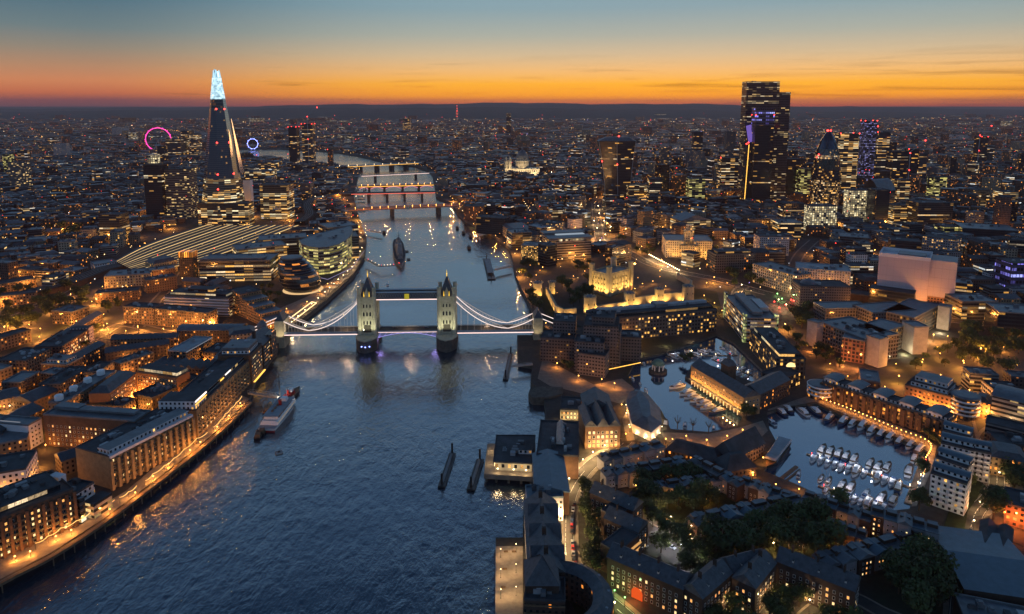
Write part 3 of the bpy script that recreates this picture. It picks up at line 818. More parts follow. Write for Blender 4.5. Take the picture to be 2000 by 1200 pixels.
# ================================================================== the big suspension and bascule bridge
def tower_bridge():
    ZD_ = 9.5
    A, B = P(546, 652, ZD_), P(1051, 646, ZD_)
    ax = (B - A); L = ax.length; ax.normalize(); nrm = Vector((-ax.y, ax.x, 0))
    A, B = A + nrm * 9, B + nrm * 9
    ang = math.atan2(ax.y, ax.x)
    def at_px(px):   # place on the bridge line seen in column px
        lo, hi = 0, L
        for _ in range(40):
            m_ = (lo + hi) / 2
            if pix(A + ax * m_)[0] < px: lo = m_
            else: hi = m_
        return lo
    s1, s2 = at_px(721), at_px(874)
    root = thing('suspension_bridge', 'Gothic twin-towered bascule bridge with white-lit suspension chains crossing the wide river', 'bridge', A)
    g_ = lambda s, t=0, z=0: (A.x + ax.x * s + nrm.x * t, A.y + ax.y * s + nrm.y * t, z)
    def quad(s0, s1_, t0, t1): return [g_(s0, t0)[:2], g_(s1_, t0)[:2], g_(s1_, t1)[:2], g_(s0, t1)[:2]]
    # deck: side spans and the bascules
    for s0, e0 in ((0, s1 - 10), (s2 + 10, L)):
        d = MB(); d.prism(quad(s0, e0, -8.5, 8.5), ZD_ - 1.8, ZD_, bottom=True); d.build('deck', M['asphalt'], root)
        for t_ in (-8.7, 8.7):
            d = MB(); d.prism(quad(s0, e0, t_ - .2, t_ + .2), ZD_ - 2.2, ZD_ + 1.1, bottom=True); d.build('parapet', M['bridgeblue'], root)
            d = MB(); d.prism(quad(s0, e0, t_ - .55 if t_ < 0 else t_ + .25, t_ - .25 if t_ < 0 else t_ + .55), ZD_ - 2.0, ZD_ - 1.3, bottom=True); d.build('light_strip', M['strip_pink'], root)
    mid = (s1 + s2) / 2
    for s0, e0 in ((s1 + 10, mid), (mid, s2 - 10)):
        d = MB(); d.prism(quad(s0, e0, -7.5, 7.5), ZD_ - .9, ZD_ + .05, bottom=True); d.build('bascule', M['asphalt'], root)
        for t_ in (-7.6, 7.6):
            r = MB(); n = 10; up = []; lo = []
            for i in range(n + 1):
                s = s0 + (e0 - s0) * i / n
                far = abs(s - (s1 + 10 if s < mid else s2 - 10)) if s0 < mid - 1 else abs(e0 - s)
                f = far / (e0 - s0)
                lo.append(g_(s, t_, ZD_ - 1.2 - 4.6 * (1 - f) ** 2)); up.append(g_(s, t_, ZD_ - .6))
            for i in range(n): r.face([lo[i], lo[i + 1], up[i + 1], up[i]])
            r.build('bascule_girder', M['bridgeblue'], root)
            d = MB()
            for i in range(n): d.tube(lo[i], lo[i + 1], .22, n=4, cap=False); 
            for i in range(0, n, 2): d.tube(lo[i], up[i + 1], .14, n=4, cap=False)
            d.build('violet_light_strip', M['strip_violet'], root)
            d = MB(); d.prism(quad(s0, e0, t_ - .15, t_ + .15), ZD_ - .5, ZD_ + 1.1, bottom=True); d.build('parapet', M['bridgeblue'], root)
            d = MB(); d.prism(quad(s0, e0, t_ - .4 if t_ < 0 else t_ + .2, t_ - .2 if t_ < 0 else t_ + .4), ZD_ - .6, ZD_ - .25, bottom=True); d.build('light_strip', M['strip_pink'], root)
    # towers on boat-shaped piers
    for sc in (s1, s2):
        pr = MB()
        poly = [g_(sc - 10, -16)[:2], g_(sc - 6, -24)[:2], g_(sc, -28)[:2], g_(sc + 6, -24)[:2], g_(sc + 10, -16)[:2], g_(sc + 10, 16)[:2], g_(sc + 6, 24)[:2], g_(sc, 28)[:2], g_(sc - 6, 24)[:2], g_(sc - 10, 16)[:2]]
        pr.prism(poly, -9, 6.5); pier = pr.build('pier', M['pierstone'], root)
        pr = MB(); pr.prism(inset(poly, -.5), 6.5, 7.6); pr.build('pier_coping', M['portland'], root)
        tw, td = 7.0, 9.0     # half width, half depth
        b = MB(); b.prism(quad(sc - tw, sc + tw, -td, td), 7.6, 45, top=True)
        body = b.build('tower_body', M['towerstone'], root)
        for z in (15.5, 24, 33, 39.5, 44.2):
            b = MB(); b.prism(quad(sc - tw - .35, sc + tw + .35, -td - .35, td + .35), z, z + .8, bottom=True); b.build('string_course', M['portland'], body)
        # pointed archway and traceried windows
        for z0, hh, nn, ww in ((10, 4.0, 3, 1.5), (17.5, 4.2, 3, 1.3), (26, 4.6, 3, 1.5), (34.5, 3.6, 3, 1.2)):
            for t_, sgn in ((-td, -1), (td, 1)):
                for i in range(nn):
                    s = sc + (i - (nn - 1) / 2) * 3.1
                    w_ = MB(); e = .12 * sgn
                    p = [g_(s - ww / 2, t_ + e, z0), g_(s + ww / 2, t_ + e, z0), g_(s + ww / 2, t_ + e, z0 + hh * .7), g_(s, t_ + e, z0 + hh), g_(s - ww / 2, t_ + e, z0 + hh * .7)]
                    i2 = [(x - nrm.x * e * 2.2, y - nrm.y * e * 2.2, z) for x, y, z in p]
                    w_.face(p if sgn < 0 else p[::-1])
                    for k in range(5): w_.face([p[k], i2[k], i2[(k + 1) % 5], p[(k + 1) % 5]])
                    w_.build('window', M['pane_dark'], root)
        b = MB(); b.prism(quad(sc - 3.4, sc + 3.4, -td - .18, td + .18), 9.6, 17, bottom=True); b.build('roadway_arch', M['archdark'], root)
        for a_, c_ in ((-1, -1), (1, -1), (1, 1), (-1, 1)):
            p = g_(sc + a_ * (tw + .3), c_ * (td + .3))
            b = MB(); b.lathe((p[0], p[1], 7.6), [(2.0, 0), (2.0, 37), (2.3, 37.5), (2.3, 38.5), (1.9, 39), (1.9, 46.5), (2.2, 47)], 10); tr = b.build('turret', M['towerstone'], root)
            b = MB(); b.lathe((p[0], p[1], 54.6), [(2.2, 0), (1.5, 2), (.25, 8.2), (.08, 8.6)], 10); b.build('turret_spire', M['slate'], tr)
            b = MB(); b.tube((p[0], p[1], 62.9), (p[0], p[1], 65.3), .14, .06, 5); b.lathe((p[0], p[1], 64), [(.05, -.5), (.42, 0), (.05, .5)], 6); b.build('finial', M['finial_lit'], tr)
            if c_ < 0:
                b = MB(); b.lathe((p[0] - nrm.x * 2.6, p[1] - nrm.y * 2.6, 48), [(.02, -.5), (.55, 0), (.02, .5)], 6); b.build('lamp', M['warm_light'], tr)
        hi = MB(); lo_ = quad(sc - tw + .2, sc + tw - .2, -td + .2, td - .2); rd = quad(sc - .6, sc + .6, -2.6, 2.6)
        for k in range(4):
            j = (k + 1) % 4
            hi.face([(*lo_[k], 45), (*lo_[j], 45), (*rd[j], 63), (*rd[k], 63)])
        hi.face([(*p, 63) for p in rd]); roof = hi.build('steep_roof', M['slate'], root)
        for t_ in (-td + .2, td - .2):     # gilded gables at the front and back
            sg = -1 if t_ < 0 else 1
            b = MB(); q_ = [g_(sc - 3, t_, 45), g_(sc + 3, t_, 45), g_(sc, t_, 54)]; i2 = [g_(sc - 3, t_ - sg * 2, 45), g_(sc + 3, t_ - sg * 2, 45), g_(sc, t_ - sg * 4, 54)]
            b.face(q_ if sg < 0 else q_[::-1])
            for k in range(3): b.face([q_[k], i2[k], i2[(k + 1) % 3], q_[(k + 1) % 3]])
            b.build('gable', M['towerstone'], root)
            for ds in (-2.6, 2.6):
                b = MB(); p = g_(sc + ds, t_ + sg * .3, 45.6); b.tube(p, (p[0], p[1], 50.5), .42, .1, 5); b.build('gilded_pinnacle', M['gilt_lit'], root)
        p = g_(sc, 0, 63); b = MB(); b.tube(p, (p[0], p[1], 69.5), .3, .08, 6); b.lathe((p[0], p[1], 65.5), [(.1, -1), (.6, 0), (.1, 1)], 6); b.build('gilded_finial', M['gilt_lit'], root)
        for c_, w0 in ((-1, 11000), (1, 6000)):      # flood lamps on the pier that light the stone
            for ds in (-6, 6):
                p = g_(sc + ds, c_ * 21, 8.4)
                spot(p, g_(sc + ds * .3, c_ * 9, 24), w0, (1, .95, .62), 80, root)
        for ds, c_ in ((-13, 0), (13, 0)):
            spot(g_(sc + ds, -5, 10.5), g_(sc + ds * .3, 0, 28), 5500, (1, .93, .62), 80, root)
    for ds in (-2.2, 0, 2.2):
        p = g_(s1 + 1 + ds * 1.7, -29.2 + abs(ds) * .8, 1.8); b = MB(); b.lathe(p, [(.02, -.7), (.75, 0), (.02, .7)], 6); b.build('blue_lamp', M['blue_light'], root)
    # high walkways: lattice girders between the towers
    for t_ in (-5.6, 5.6):
        b = MB(); b.prism(quad(s1 + 7, s2 - 7, t_ - 1.6, t_ + 1.6), 42.6, 48.6, bottom=True); wk = b.build('high_walkway', M['bridgeblue_dark'], root)
        lat = MB(); n = 26
        for i in range(n):
            sa, sb = s1 + 7 + (s2 - s1 - 14) * i / n, s1 + 7 + (s2 - s1 - 14) * (i + 1) / n
            tt = t_ + (-1.72 if t_ < 0 else 1.72)
            lat.tube(g_(sa, tt, 43), g_(sb, tt, 48.2), .12, n=4, cap=False); lat.tube(g_(sa, tt, 48.2), g_(sb, tt, 43), .12, n=4, cap=False)
        lat.build('lattice', M['bridgeblue'], root)
        for z in (48.6, 42.2):
            b = MB(); b.prism(quad(s1 + 7, s2 - 7, t_ - 1.9, t_ + 1.9), z, z + .4, bottom=True); b.build('walkway_chord', M['bridgeblue'], root)
        b = MB(); tt = t_ + (-2.05 if t_ < 0 else 2.05); b.prism(quad(s1 + 7, s2 - 7, tt - .12, tt + .12), 41.7, 42.4, bottom=True); b.build('light_strip', M['strip_pink'], root)
    b = MB(); p = g_(mid, -7.7, 0); b.prism(quad(mid - 2.2, mid + 2.2, -8, -7.4), 42.3, 47.6, bottom=True); cr = b.build('crest', M['gilt_dim'], root)
    for ds, dz, hh in ((-1.7, 47.6, 1.2), (0, 47.6, 2.2), (1.7, 47.6, 1.2)):
        b = MB(); p = g_(mid + ds, -7.7, dz); b.tube(p, (p[0], p[1], dz + hh), .4, .1, 5); b.build('crest_finial', M['gilt_lit'], cr)
    b = MB(); p0 = g_(mid, -8.12, 44.8); st_ = []
    for k in range(10):
        a_ = math.pi / 2 + k * math.pi / 5; rr = 1.5 if k % 2 == 0 else .65
        st_.append(g_(mid + rr * math.cos(a_), -8.12, 44.8 + rr * math.sin(a_)))
    for k in range(10): b.face([g_(mid, -8.3, 44.8), st_[k], st_[(k + 1) % 10]])
    b.build('crest_star', M['gilt_lit'], cr)
    # abutment towers
    for sc, sg in ((0, 1), (L, -1)):
        b = MB(); b.prism(quad(sc - 4.5, sc + 4.5, -9.8, 9.8), -9, 22, top=True); ab = b.build('abutment_tower', M['abutstone'], root)
        b = MB(); b.prism(quad(sc - 5, sc + 5, -10.3, 10.3), 21.4, 22.4, bottom=True); b.build('string_course', M['portland'], ab)
        for t_ in (-7.5, 7.5):
            for ds in (-3.4, 3.4):
                p = g_(sc + ds, t_ * 1.15, 22.4); b = MB(); b.lathe(p, [(1.0, 0), (1.0, 3), (1.2, 3.2), (.1, 6.5)], 8); b.build('turret', M['abutstone'], ab)
        rf = MB(); lo_ = quad(sc - 4, sc + 4, -9, 9); rd = quad(sc - .4, sc + .4, -6, 6)
        for k in range(4):
            j = (k + 1) % 4; rf.face([(*lo_[k], 22.4), (*lo_[j], 22.4), (*rd[j], 29), (*rd[k], 29)])
        rf.face([(*p, 29) for p in rd]); rf.build('steep_roof', M['slate'], root)
        b = MB(); b.prism(quad(sc - 4.8, sc + 4.8, -3.6, 3.6), 9.6, 17, bottom=True); b.build('roadway_arch', M['archdark'], root)
        spot(g_(sc + sg * 2, -19 if sg > 0 else -17, 3), g_(sc, -9, 17), 9000 if sg > 0 else 3500, (1, .82, .5), 80, root)
        spot(g_(sc + sg * 16, -6, 11), g_(sc, -3, 18), 5000, (1, .85, .6), 80, root)
    # suspension chains: two-chord trusses from tower to low point to abutment, with hangers
    def chain(sa, za, sb, zb, sag, fat, t_, nm):
        n = 16; up, lo = [], []
        for i in range(n + 1):
            f = i / n; s = sa + (sb - sa) * f
            zl = za + (zb - za) * f - sag * 4 * f * (1 - f)
            lens = fat * 4 * f * (1 - f)
            up.append(g_(s, t_, zl + lens * .8)); lo.append(g_(s, t_, zl - lens * .2))
        for nm2, c_, r in (('upper_chord', up, .3), ('lower_chord', lo, .42)):
            b = MB()
            for i in range(n): b.tube(c_[i], c_[i + 1], r, n=5, cap=False)
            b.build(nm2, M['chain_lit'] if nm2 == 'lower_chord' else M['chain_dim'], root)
        b = MB()
        for i in range(n):
            b.tube(lo[i], up[i + 1], .13, n=4, cap=False); b.tube(up[i], lo[i + 1], .13, n=4, cap=False)
        b.build('chain_lattice', M['chain_dim'], root)
        return lo
    for t_ in (-8.6, 8.6):
        for S0, S1_, sg in ((s1 - 7, 4.5, -1), (s2 + 7, L - 4.5, 1)):
            low = S0 + (S1_ - S0) * .68
            lo = chain(S0, 42, low, 12.2, 6.2, 4.2, t_, '') + chain(low, 12.2, S1_, 21.5, .8, 2.2, t_, '')
            for i, p in enumerate(lo):
                if p[2] > 12.6 and i % 2 == 0:
                    b = MB(); b.tube((p[0], p[1], ZD_ + .4), p, .11, n=4); b.build('hanger', M['chain_dim'], root)
            b = MB(); e = g_(S1_ + sg * 34, t_, ZD_ + 1); b.tube(g_(S1_ + sg * 8, t_, 21.5), e, .42, n=5); b.build('land_tie', M['chain_lit'], root)
    for s in list(range(6, int(s1 - 12), 12)) + list(range(int(s2 + 14), int(L - 4), 12)):
        p = g_(s, 7.8, ZD_); b = MB(); b.tube(p, (p[0], p[1], ZD_ + 4.2), .1, n=4); b.lathe((p[0], p[1], ZD_ + 4.5), [(.02, -.35), (.35, 0), (.02, .35)], 6); b.build('lamp_post', M['chain_dim'], root)
    for f in (.1, .25, .8, .92): point(root, g_(L * f, 0, ZD_ + 6), 2600, (1, .6, .3))
    point(root, g_(mid, 0, ZD_ + 7), 2600, (1, .6, .3))
    for s in (s1 + 12, s2 - 12): point(root, g_(s, -9, 2.5), 800, (.45, .35, 1))
    return dict(A=A, ax=ax, n=nrm, L=L, s1=s1, s2=s2, g=g_, z=ZD_)
TB = tower_bridge()

# ================================================================== bridges further up the river
def plain_bridge(label, a, b, wd, z, piers, mat, strip, arch=False, name='road_bridge', lamps=0, strip2=None):
    A, B = P(*a, z), P(*b, z); ax = (B - A); L = ax.length; ax.normalize(); n = Vector((-ax.y, ax.x, 0))
    A = A + n * wd / 2; root = thing(name, label, 'bridge', A)
    g_ = lambda s, t, zz: (A.x + ax.x * s + n.x * t, A.y + ax.y * s + n.y * t, zz)
    qd = lambda s0, s1, t0, t1: [g_(s0, t0, 0)[:2], g_(s1, t0, 0)[:2], g_(s1, t1, 0)[:2], g_(s0, t1, 0)[:2]]
    d = MB(); d.prism(qd(-20, L + 20, -wd / 2, wd / 2), z - 1.8, z, bottom=True); d.build('deck', M[mat], root)
    for t_ in (-wd / 2, wd / 2):
        d = MB(); d.prism(qd(-20, L + 20, t_ - .3, t_ + .3), z - .1, z + 1.2); d.build('parapet', M[mat], root)
        if strip:
            e = t_ - .5 if t_ < 0 else t_ + .5
            d = MB(); d.prism(qd(0, L, e - .25, e + .25), z - 1.6, z - .5, bottom=True); d.build('light_strip', M[strip], root)
    for f in piers:
        d = MB(); d.prism(qd(L * f - 3, L * f + 3, -wd / 2 - 2, wd / 2 + 2), -9, z - 1.8); d.build('pier', M['pierstone'], root)
    if arch:
        ends = [0] + list(piers) + [1]
        for f0, f1 in zip(ends, ends[1:]):
            for t_ in (-wd / 2, wd / 2):
                d = MB(); k = 10; s0, s1 = L * f0 + 3, L * f1 - 3
                lo = [g_(s0 + (s1 - s0) * i / k, t_, z - 2 - 5.5 * (1 - math.sin(math.pi * i / k))) for i in range(k + 1)]
                for i in range(k): d.face([lo[i], lo[i + 1], (*lo[i + 1][:2], z - 1.7), (*lo[i][:2], z - 1.7)])
                d.build('arch_spandrel', M[mat], root)
                if arch == 'lit' and t_ < 0:
                    d = MB()
                    for i in range(k): d.tube((*[c - n[j] * .6 for j, c in enumerate(lo[i][:2])], lo[i][2]), (*[c - n[j] * .6 for j, c in enumerate(lo[i + 1][:2])], lo[i + 1][2]), .8, n=4, cap=False)
                    d.build('arch_light', M['strip_rose'], root)
    for i in range(lamps):
        p = g_(L * (i + .5) / lamps, -wd / 2 + 1, z + 5); d = MB(); d.tube((p[0], p[1], z), p, .2, n=4); d.lathe(p, [(.02, -.6), (.62, 0), (.02, .6)], 6); d.build('lamp_post', M[strip2 or 'orange_light'], root)
    return root
lb = plain_bridge('flat three-span concrete road bridge glowing dull orange, nearest of the upstream bridges', (686, 411), (905, 402), 30, 12, (.36, .78), 'redstone', None, lamps=14)
for f in (.12, .3, .5, .7, .88): point(lb, (P(686, 411, 12).lerp(P(905, 402, 12), f) + Vector((0, -2, 9)))[:], 9000, (1, .4, .12))
plain_bridge('railway bridge on square piers with a red light strip along its deck', (686, 379), (850, 376), 22, 12, (.2, .42, .63, .84), 'darksteel', 'strip_red')
plain_bridge('low arched road bridge with rose-lit arches and a row of lamps', (700, 365), (847, 361), 16, 11, (.14, .34, .58, .8), 'redstone', 'strip_gold', arch='lit', lamps=12)
plain_bridge('slender pedestrian bridge drawn as a thin bright line across the water', (706, 344), (838, 338), 7, 11, (.2, .8), 'steel', 'strip_pink', name='footbridge')
plain_bridge('wide railway bridge roofed with pale panels, farthest across the river', (655, 327), (818, 319), 34, 13, (.12, .3, .5, .68, .86), 'steel', 'strip_gold', lamps=10, strip2='warm_light')

def hof(xb, yb, yt):
    p = P(xb, yb); lo, hi = 0, 400
    for _ in range(50):
        m_ = (lo + hi) / 2
        if pix((p.x, p.y, m_))[1] > yt: lo = m_
        else: hi = m_
    return lo
# ================================================================== the tall glass spire
def spire():
    c = P(440, 434); Ht = hof(440, 434, 138); root = thing('glass_spire_tower', 'very tall tapering glass spire tower with a brilliant pale blue lit top', 'skyscraper', c)
    def ring(z, k, rot=.62):
        r = max(42 - .122 * z, 2) * k
        shape = [(1, -.35), (1, .45), (.5, 1), (-.45, 1), (-1, .5), (-1, -.45), (-.5, -1), (.45, -1)]
        return [(c.x + r * (x * math.cos(rot) - y * math.sin(rot)), c.y + r * (x * math.sin(rot) + y * math.cos(rot)), z) for x, y in shape]
    def section(z0, z1, nm, mat, n=1, k=1.0, pale=()):
        b = MB()
        for i in range(n):
            A, B_ = ring(z0 + (z1 - z0) * i / n, k), ring(z0 + (z1 - z0) * (i + 1) / n, k)
            u = 0
            for q in range(8):
                j = (q + 1) % 8; w_ = math.dist(A[q], A[j])
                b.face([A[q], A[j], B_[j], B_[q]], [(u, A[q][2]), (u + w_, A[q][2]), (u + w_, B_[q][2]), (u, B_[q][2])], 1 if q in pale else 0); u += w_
        b.face(ring(z1, k)); return b.build(nm, [M[mat], M['shardsheen']], root)
    z1, z2, z3, z4 = hof(440, 434, 347), hof(440, 434, 211), hof(440, 434, 194), Ht - 13
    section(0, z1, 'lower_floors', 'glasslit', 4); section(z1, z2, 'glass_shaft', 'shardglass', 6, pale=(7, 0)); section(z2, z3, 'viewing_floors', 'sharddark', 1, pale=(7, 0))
    section(z3, z4, 'lit_top', 'shardtop', 4)
    for q in range(8):   # the shards of glass overrun one another at the top, leaving gaps
        A, B_, C_ = ring(z4, 1), ring(Ht - 3 + (q * 37 % 11) * .6, 1), ring(z4, .9); j = (q + 1) % 8
        i0 = 0.18
        p = lambda X, f: tuple(X[q][k] + (X[j][k] - X[q][k]) * f for k in range(3))
        b = MB(); o = [p(A, i0), p(A, 1 - i0), p(B_, .75), p(B_, .25)]
        inn = [(c.x + (x - c.x) * .86, c.y + (y - c.y) * .86, z) for x, y, z in o]
        b.face(o); b.face(inn[::-1])
        for k in range(4): b.face([o[k], inn[k], inn[(k + 1) % 4], o[(k + 1) % 4]])
        b.build('glass_shard', M['shardtop'], root)
    for q, zz in ((6, 222), (7, 222), (6, 158), (7, 158), (6, 98), (7, 98), (6, 70)):
        p = ring(zz, 1.03)[q]; beacon(root, p, 1.7)
    # outer glass fins run past the shaft and catch the afterglow edge-on
    for q, dx, m0, m1 in ((0, 1.5, .06, .86), (7, .8, .3, .7)):
        b = MB(); A, B_ = ring(z1 + (z2 - z1) * m0, 1)[q], ring(z1 + (z2 - z1) * m1, 1)[q]
        for e in (0, .5): b.face([(A[0] + dx + e, A[1] - 4, A[2]), (A[0] + dx - 1 + e, A[1] + 19, A[2]), (B_[0] + dx + e, B_[1] + 5, B_[2])][::1 if e else -1])
        b.build('glass_fin', M['shardfin'], root)
    EXCL.append([(c.x - 50, c.y - 50), (c.x + 50, c.y - 50), (c.x + 50, c.y + 50), (c.x - 50, c.y + 50)])
def lit_top_mat():
    m, t = material('lit_spire_glass')
    uv = t.n('ShaderNodeUVMap'); sp = t.n('ShaderNodeSeparateXYZ', i0=uv.outputs[0])
    ln = t.m('GREATER_THAN', t.m('FRACT', t.m('DIVIDE', sp.outputs[1], 3.9)), .14)
    nz = t.n('ShaderNodeTexNoise', i0=uv.outputs[0], Scale=.16, Detail=4.0)
    f = t.n('ShaderNodeMapRange', Value=nz.outputs[0], From_Min=.35, From_Max=.65, To_Min=.45, To_Max=1.7)
    c = t.mix(nz.outputs[0], (.25, .68, .85, 1), (.85, .98, 1, 1))
    b = t.n('ShaderNodeBsdfPrincipled', Base_Color=(.3, .5, .6, 1), Roughness=.2, Emission_Color=c, Emission_Strength=t.m('MULTIPLY', t.m('ADD', t.m('MULTIPLY', ln, .7), .3), f.outputs[0]))
    t.n('ShaderNodeOutputMaterial', Surface=b.outputs[0]); m.cycles.emission_sampling = 'NONE'
    return m
M['shardtop'] = lit_top_mat()
spire()

# ================================================================== egg-shaped glass building by the river
def egg():
    c = P(589, 566); root = thing('egg_shaped_office', 'leaning egg-shaped building of dark glass rings on the riverside walk', 'office building', c)
    prof = [(19, 0), (22, 4), (24, 9), (24.5, 14), (24, 19), (23, 24), (21, 29), (18.5, 33.5), (16, 37.5), (13.5, 41)]
    off = [(-(z / 41) ** 1.3 * 13 + 2, 0) for r, z in prof]
    for i in range(9):
        b = MB()
        b.lathe(c, [prof[i], (prof[i + 1][0], prof[i + 1][1] - .9)], 40, off=[off[i], off[i + 1]])
        b.build('glazed_storey', M['eggglass'], root)
        b = MB(); b.lathe(c, [(prof[i + 1][0] + .5, prof[i + 1][1] - .9), (prof[i + 1][0] + .5, prof[i + 1][1])], 40, off=[off[i + 1], off[i + 1]]); b.build('floor_ring', M['darksteel'], root)
    b = MB(); b.lathe((c.x + off[-1][0], c.y, c.z + 41), [(13.2, 0), (13.2, 1.2), (11, 1.6)], 32); b.build('roof', M['lead'], root)
    b = MB(); b.lathe(c, [(24.5, .15), (24.5, .8)], 40, off=[(2, 0)] * 2); b.build('terrace_light', M['strip_egg'], root)
    EXCL.append([(c.x - 30, c.y - 30), (c.x + 30, c.y - 30), (c.x + 30, c.y + 30), (c.x - 30, c.y + 30)])
egg()

# ================================================================== bullet-shaped tower and other city landmarks
def gherkin():
    c = P(1609, 412); root = thing('bullet_shaped_tower', 'bullet-shaped round glass tower with spiralling dark bands and red lamps at its tip', 'skyscraper', c)
    prof = [(25, 0), (27, 20), (28.5, 45), (29, 70), (28, 92), (25.5, 115), (21, 136), (15, 154), (8, 167), (2, 174)]
    b = MB(); b.lathe(c, prof[:4], 30); b.build('lit_lower_floors', M['gherkinlit'], root)
    b = MB(); b.lathe(c, prof[3:7], 30); b.build('upper_floors', M['gherkin'], root)
    b = MB(); b.lathe(c, prof[6:], 30); b.build('domed_tip', M['gherkintip'], root)
    for sgn in (1, -1):      # diagonal structural lattice wraps the shaft both ways
        for k in range(6):
            b = MB(); last = None
            for i in range(22):
                z = i * 7.2; r = next(r0 + (r1 - r0) * (z - z0) / (z1 - z0) for (r0, z0), (r1, z1) in zip(prof, prof[1:]) if z0 <= z <= z1) + .15
                a = k * math.pi / 3 + sgn * i * .16; p = (c.x + r * math.cos(a), c.y + r * math.sin(a), z)
                if last: b.tube(last, p, .7, n=4, cap=False)
                last = p
            b.build('diagonal_rib', M['darksteel'], root)
    for a in (0, 2, 4): beacon(root, (c.x + 4 * math.cos(a), c.y + 4 * math.sin(a), 175), 1.8)
    beacon(root, (c.x - 27, c.y - 10, 118), 1.6); beacon(root, (c.x - 24, c.y - 12, 124), 1.6)
    EXCL.append([(c.x - 40, c.y - 40), (c.x + 40, c.y - 40), (c.x + 40, c.y + 40), (c.x - 40, c.y + 40)])
gherkin()

def tall(name, label, px0, px1, py_base, py_top, mat, depth=30, red=2, roofmat='felt', plant=2, h=None, cat='skyscraper', rot=0.0, set_=None, z_extra=0):
    a, b = P(px0, py_base), P(px1, py_base)
    if rot: d = b - a; b = a + Vector((d.x * math.cos(rot) - d.y * math.sin(rot), d.x * math.sin(rot) + d.y * math.cos(rot), 0))
    hh = h or hof((px0 + px1) / 2, py_base, py_top)
    q = rect(a, b, depth)
    return block(name, label, cat, q, hh, mat, 'flat', roofmat, plant=plant, red=red, set_=set_)
t1 = tall('stepped_skyscraper', 'tallest dark skyscraper of the cluster, its roof stepping down once', 1448, 1511, 394, 160, 'b22', 34, red=0, plant=4)
q1 = Q(t1); ex = sub(q1, 1.0, 1.36, 0.1, 1.0); extra(t1, 'lower_shoulder', ex, 0, hof(1495, 394, 180), 'b22', True)
t2 = tall('tapering_tower', 'violet-lit wedge tower with red lamps just before the tallest skyscraper', 1468, 1503, 400, 226, 'glassdark', 26, red=4, plant=0)
q2 = Q(t2); extra(t2, 'violet_upper_floors', inset(q2, -.4), hof(1485, 400, 245), hof(1485, 400, 212), 'violet')
def scalpel():
    z_t, z_l, z_r = hof(1471, 398, 252), hof(1462, 398, 279), hof(1492, 398, 269)
    a, b = P(1452, 398), P(1500, 398); q = rect(a, b, 26)
    cx, cy = (a.x + b.x) / 2, a.y + 13; root = thing('angular_glass_tower', 'angular glass tower with a violet sloping top and gold light down its edge', 'skyscraper', (cx, cy, 0))
    A, B_, C_, D_ = q; tp = lambda p, f: (p[0] + (cx - p[0]) * f, p[1] + (cy - p[1]) * f * .4)
    ta, tb, tc_, td_ = tp(A, .18), tp(B_, .24), tp(C_, .3), tp(D_, .2)
    b_ = MB(); za, zb, zc, zd = z_l, z_r, z_r + 5, z_t + 6
    lo = [A, B_, C_, D_]; hi = [(*ta, za), (*tb, zb), (*tc_, zc), (*td_, zd)]; u = 0
    for k in range(4):
        j = (k + 1) % 4; w_ = math.dist(lo[k], lo[j]); b_.face([(*lo[k], 0), (*lo[j], 0), hi[j], hi[k]], [(u, 0), (u + w_, 0), (u + w_, hi[j][2]), (u, hi[k][2])]); u += w_
    b_.build('glass_shaft', M['scalpelglass'], root)
    b_ = MB(); apex = (ta[0] * .55 + tb[0] * .45, ta[1] + 3, z_t + 14)
    b_.face([hi[0], hi[1], apex]); b_.face([hi[1], hi[2], apex]); b_.face([hi[2], hi[3], apex]); b_.face([hi[3], hi[0], apex]); b_.build('sloping_top', M['violet_panel'], root)
    def strip(p0, p1, m_): b2 = MB(); b2.tube(p0, p1, .9, n=4); b2.build('edge_light', M[m_], root)
    L_ = lambda f, zz0, zz1: ((lo[0][0] + (lo[1][0] - lo[0][0]) * f, lo[0][1] - .6, zz0), (ta[0] + (tb[0] - ta[0]) * f, ta[1] - .6, zz1))
    strip(*L_(.03, 2, z_l * .97), 'strip_gold'); 
    p0, p1 = L_(.25, 20, z_l * .62); strip(p0, (p0[0] + (p1[0] - p0[0]) * .6, p0[1], p1[2]), 'strip_gold')
    strip(*L_(.62, 2, z_r), 'steel'); strip(*L_(1.0, 2, z_r), 'steel')
    for p in (hi[0], hi[1], (hi[0][0] - 4, hi[0][1], 140), (cx + 3, A[1] - 1, 120)): beacon(root, p, 1.8)
    EXCL.append(inset(q, -6))
scalpel()
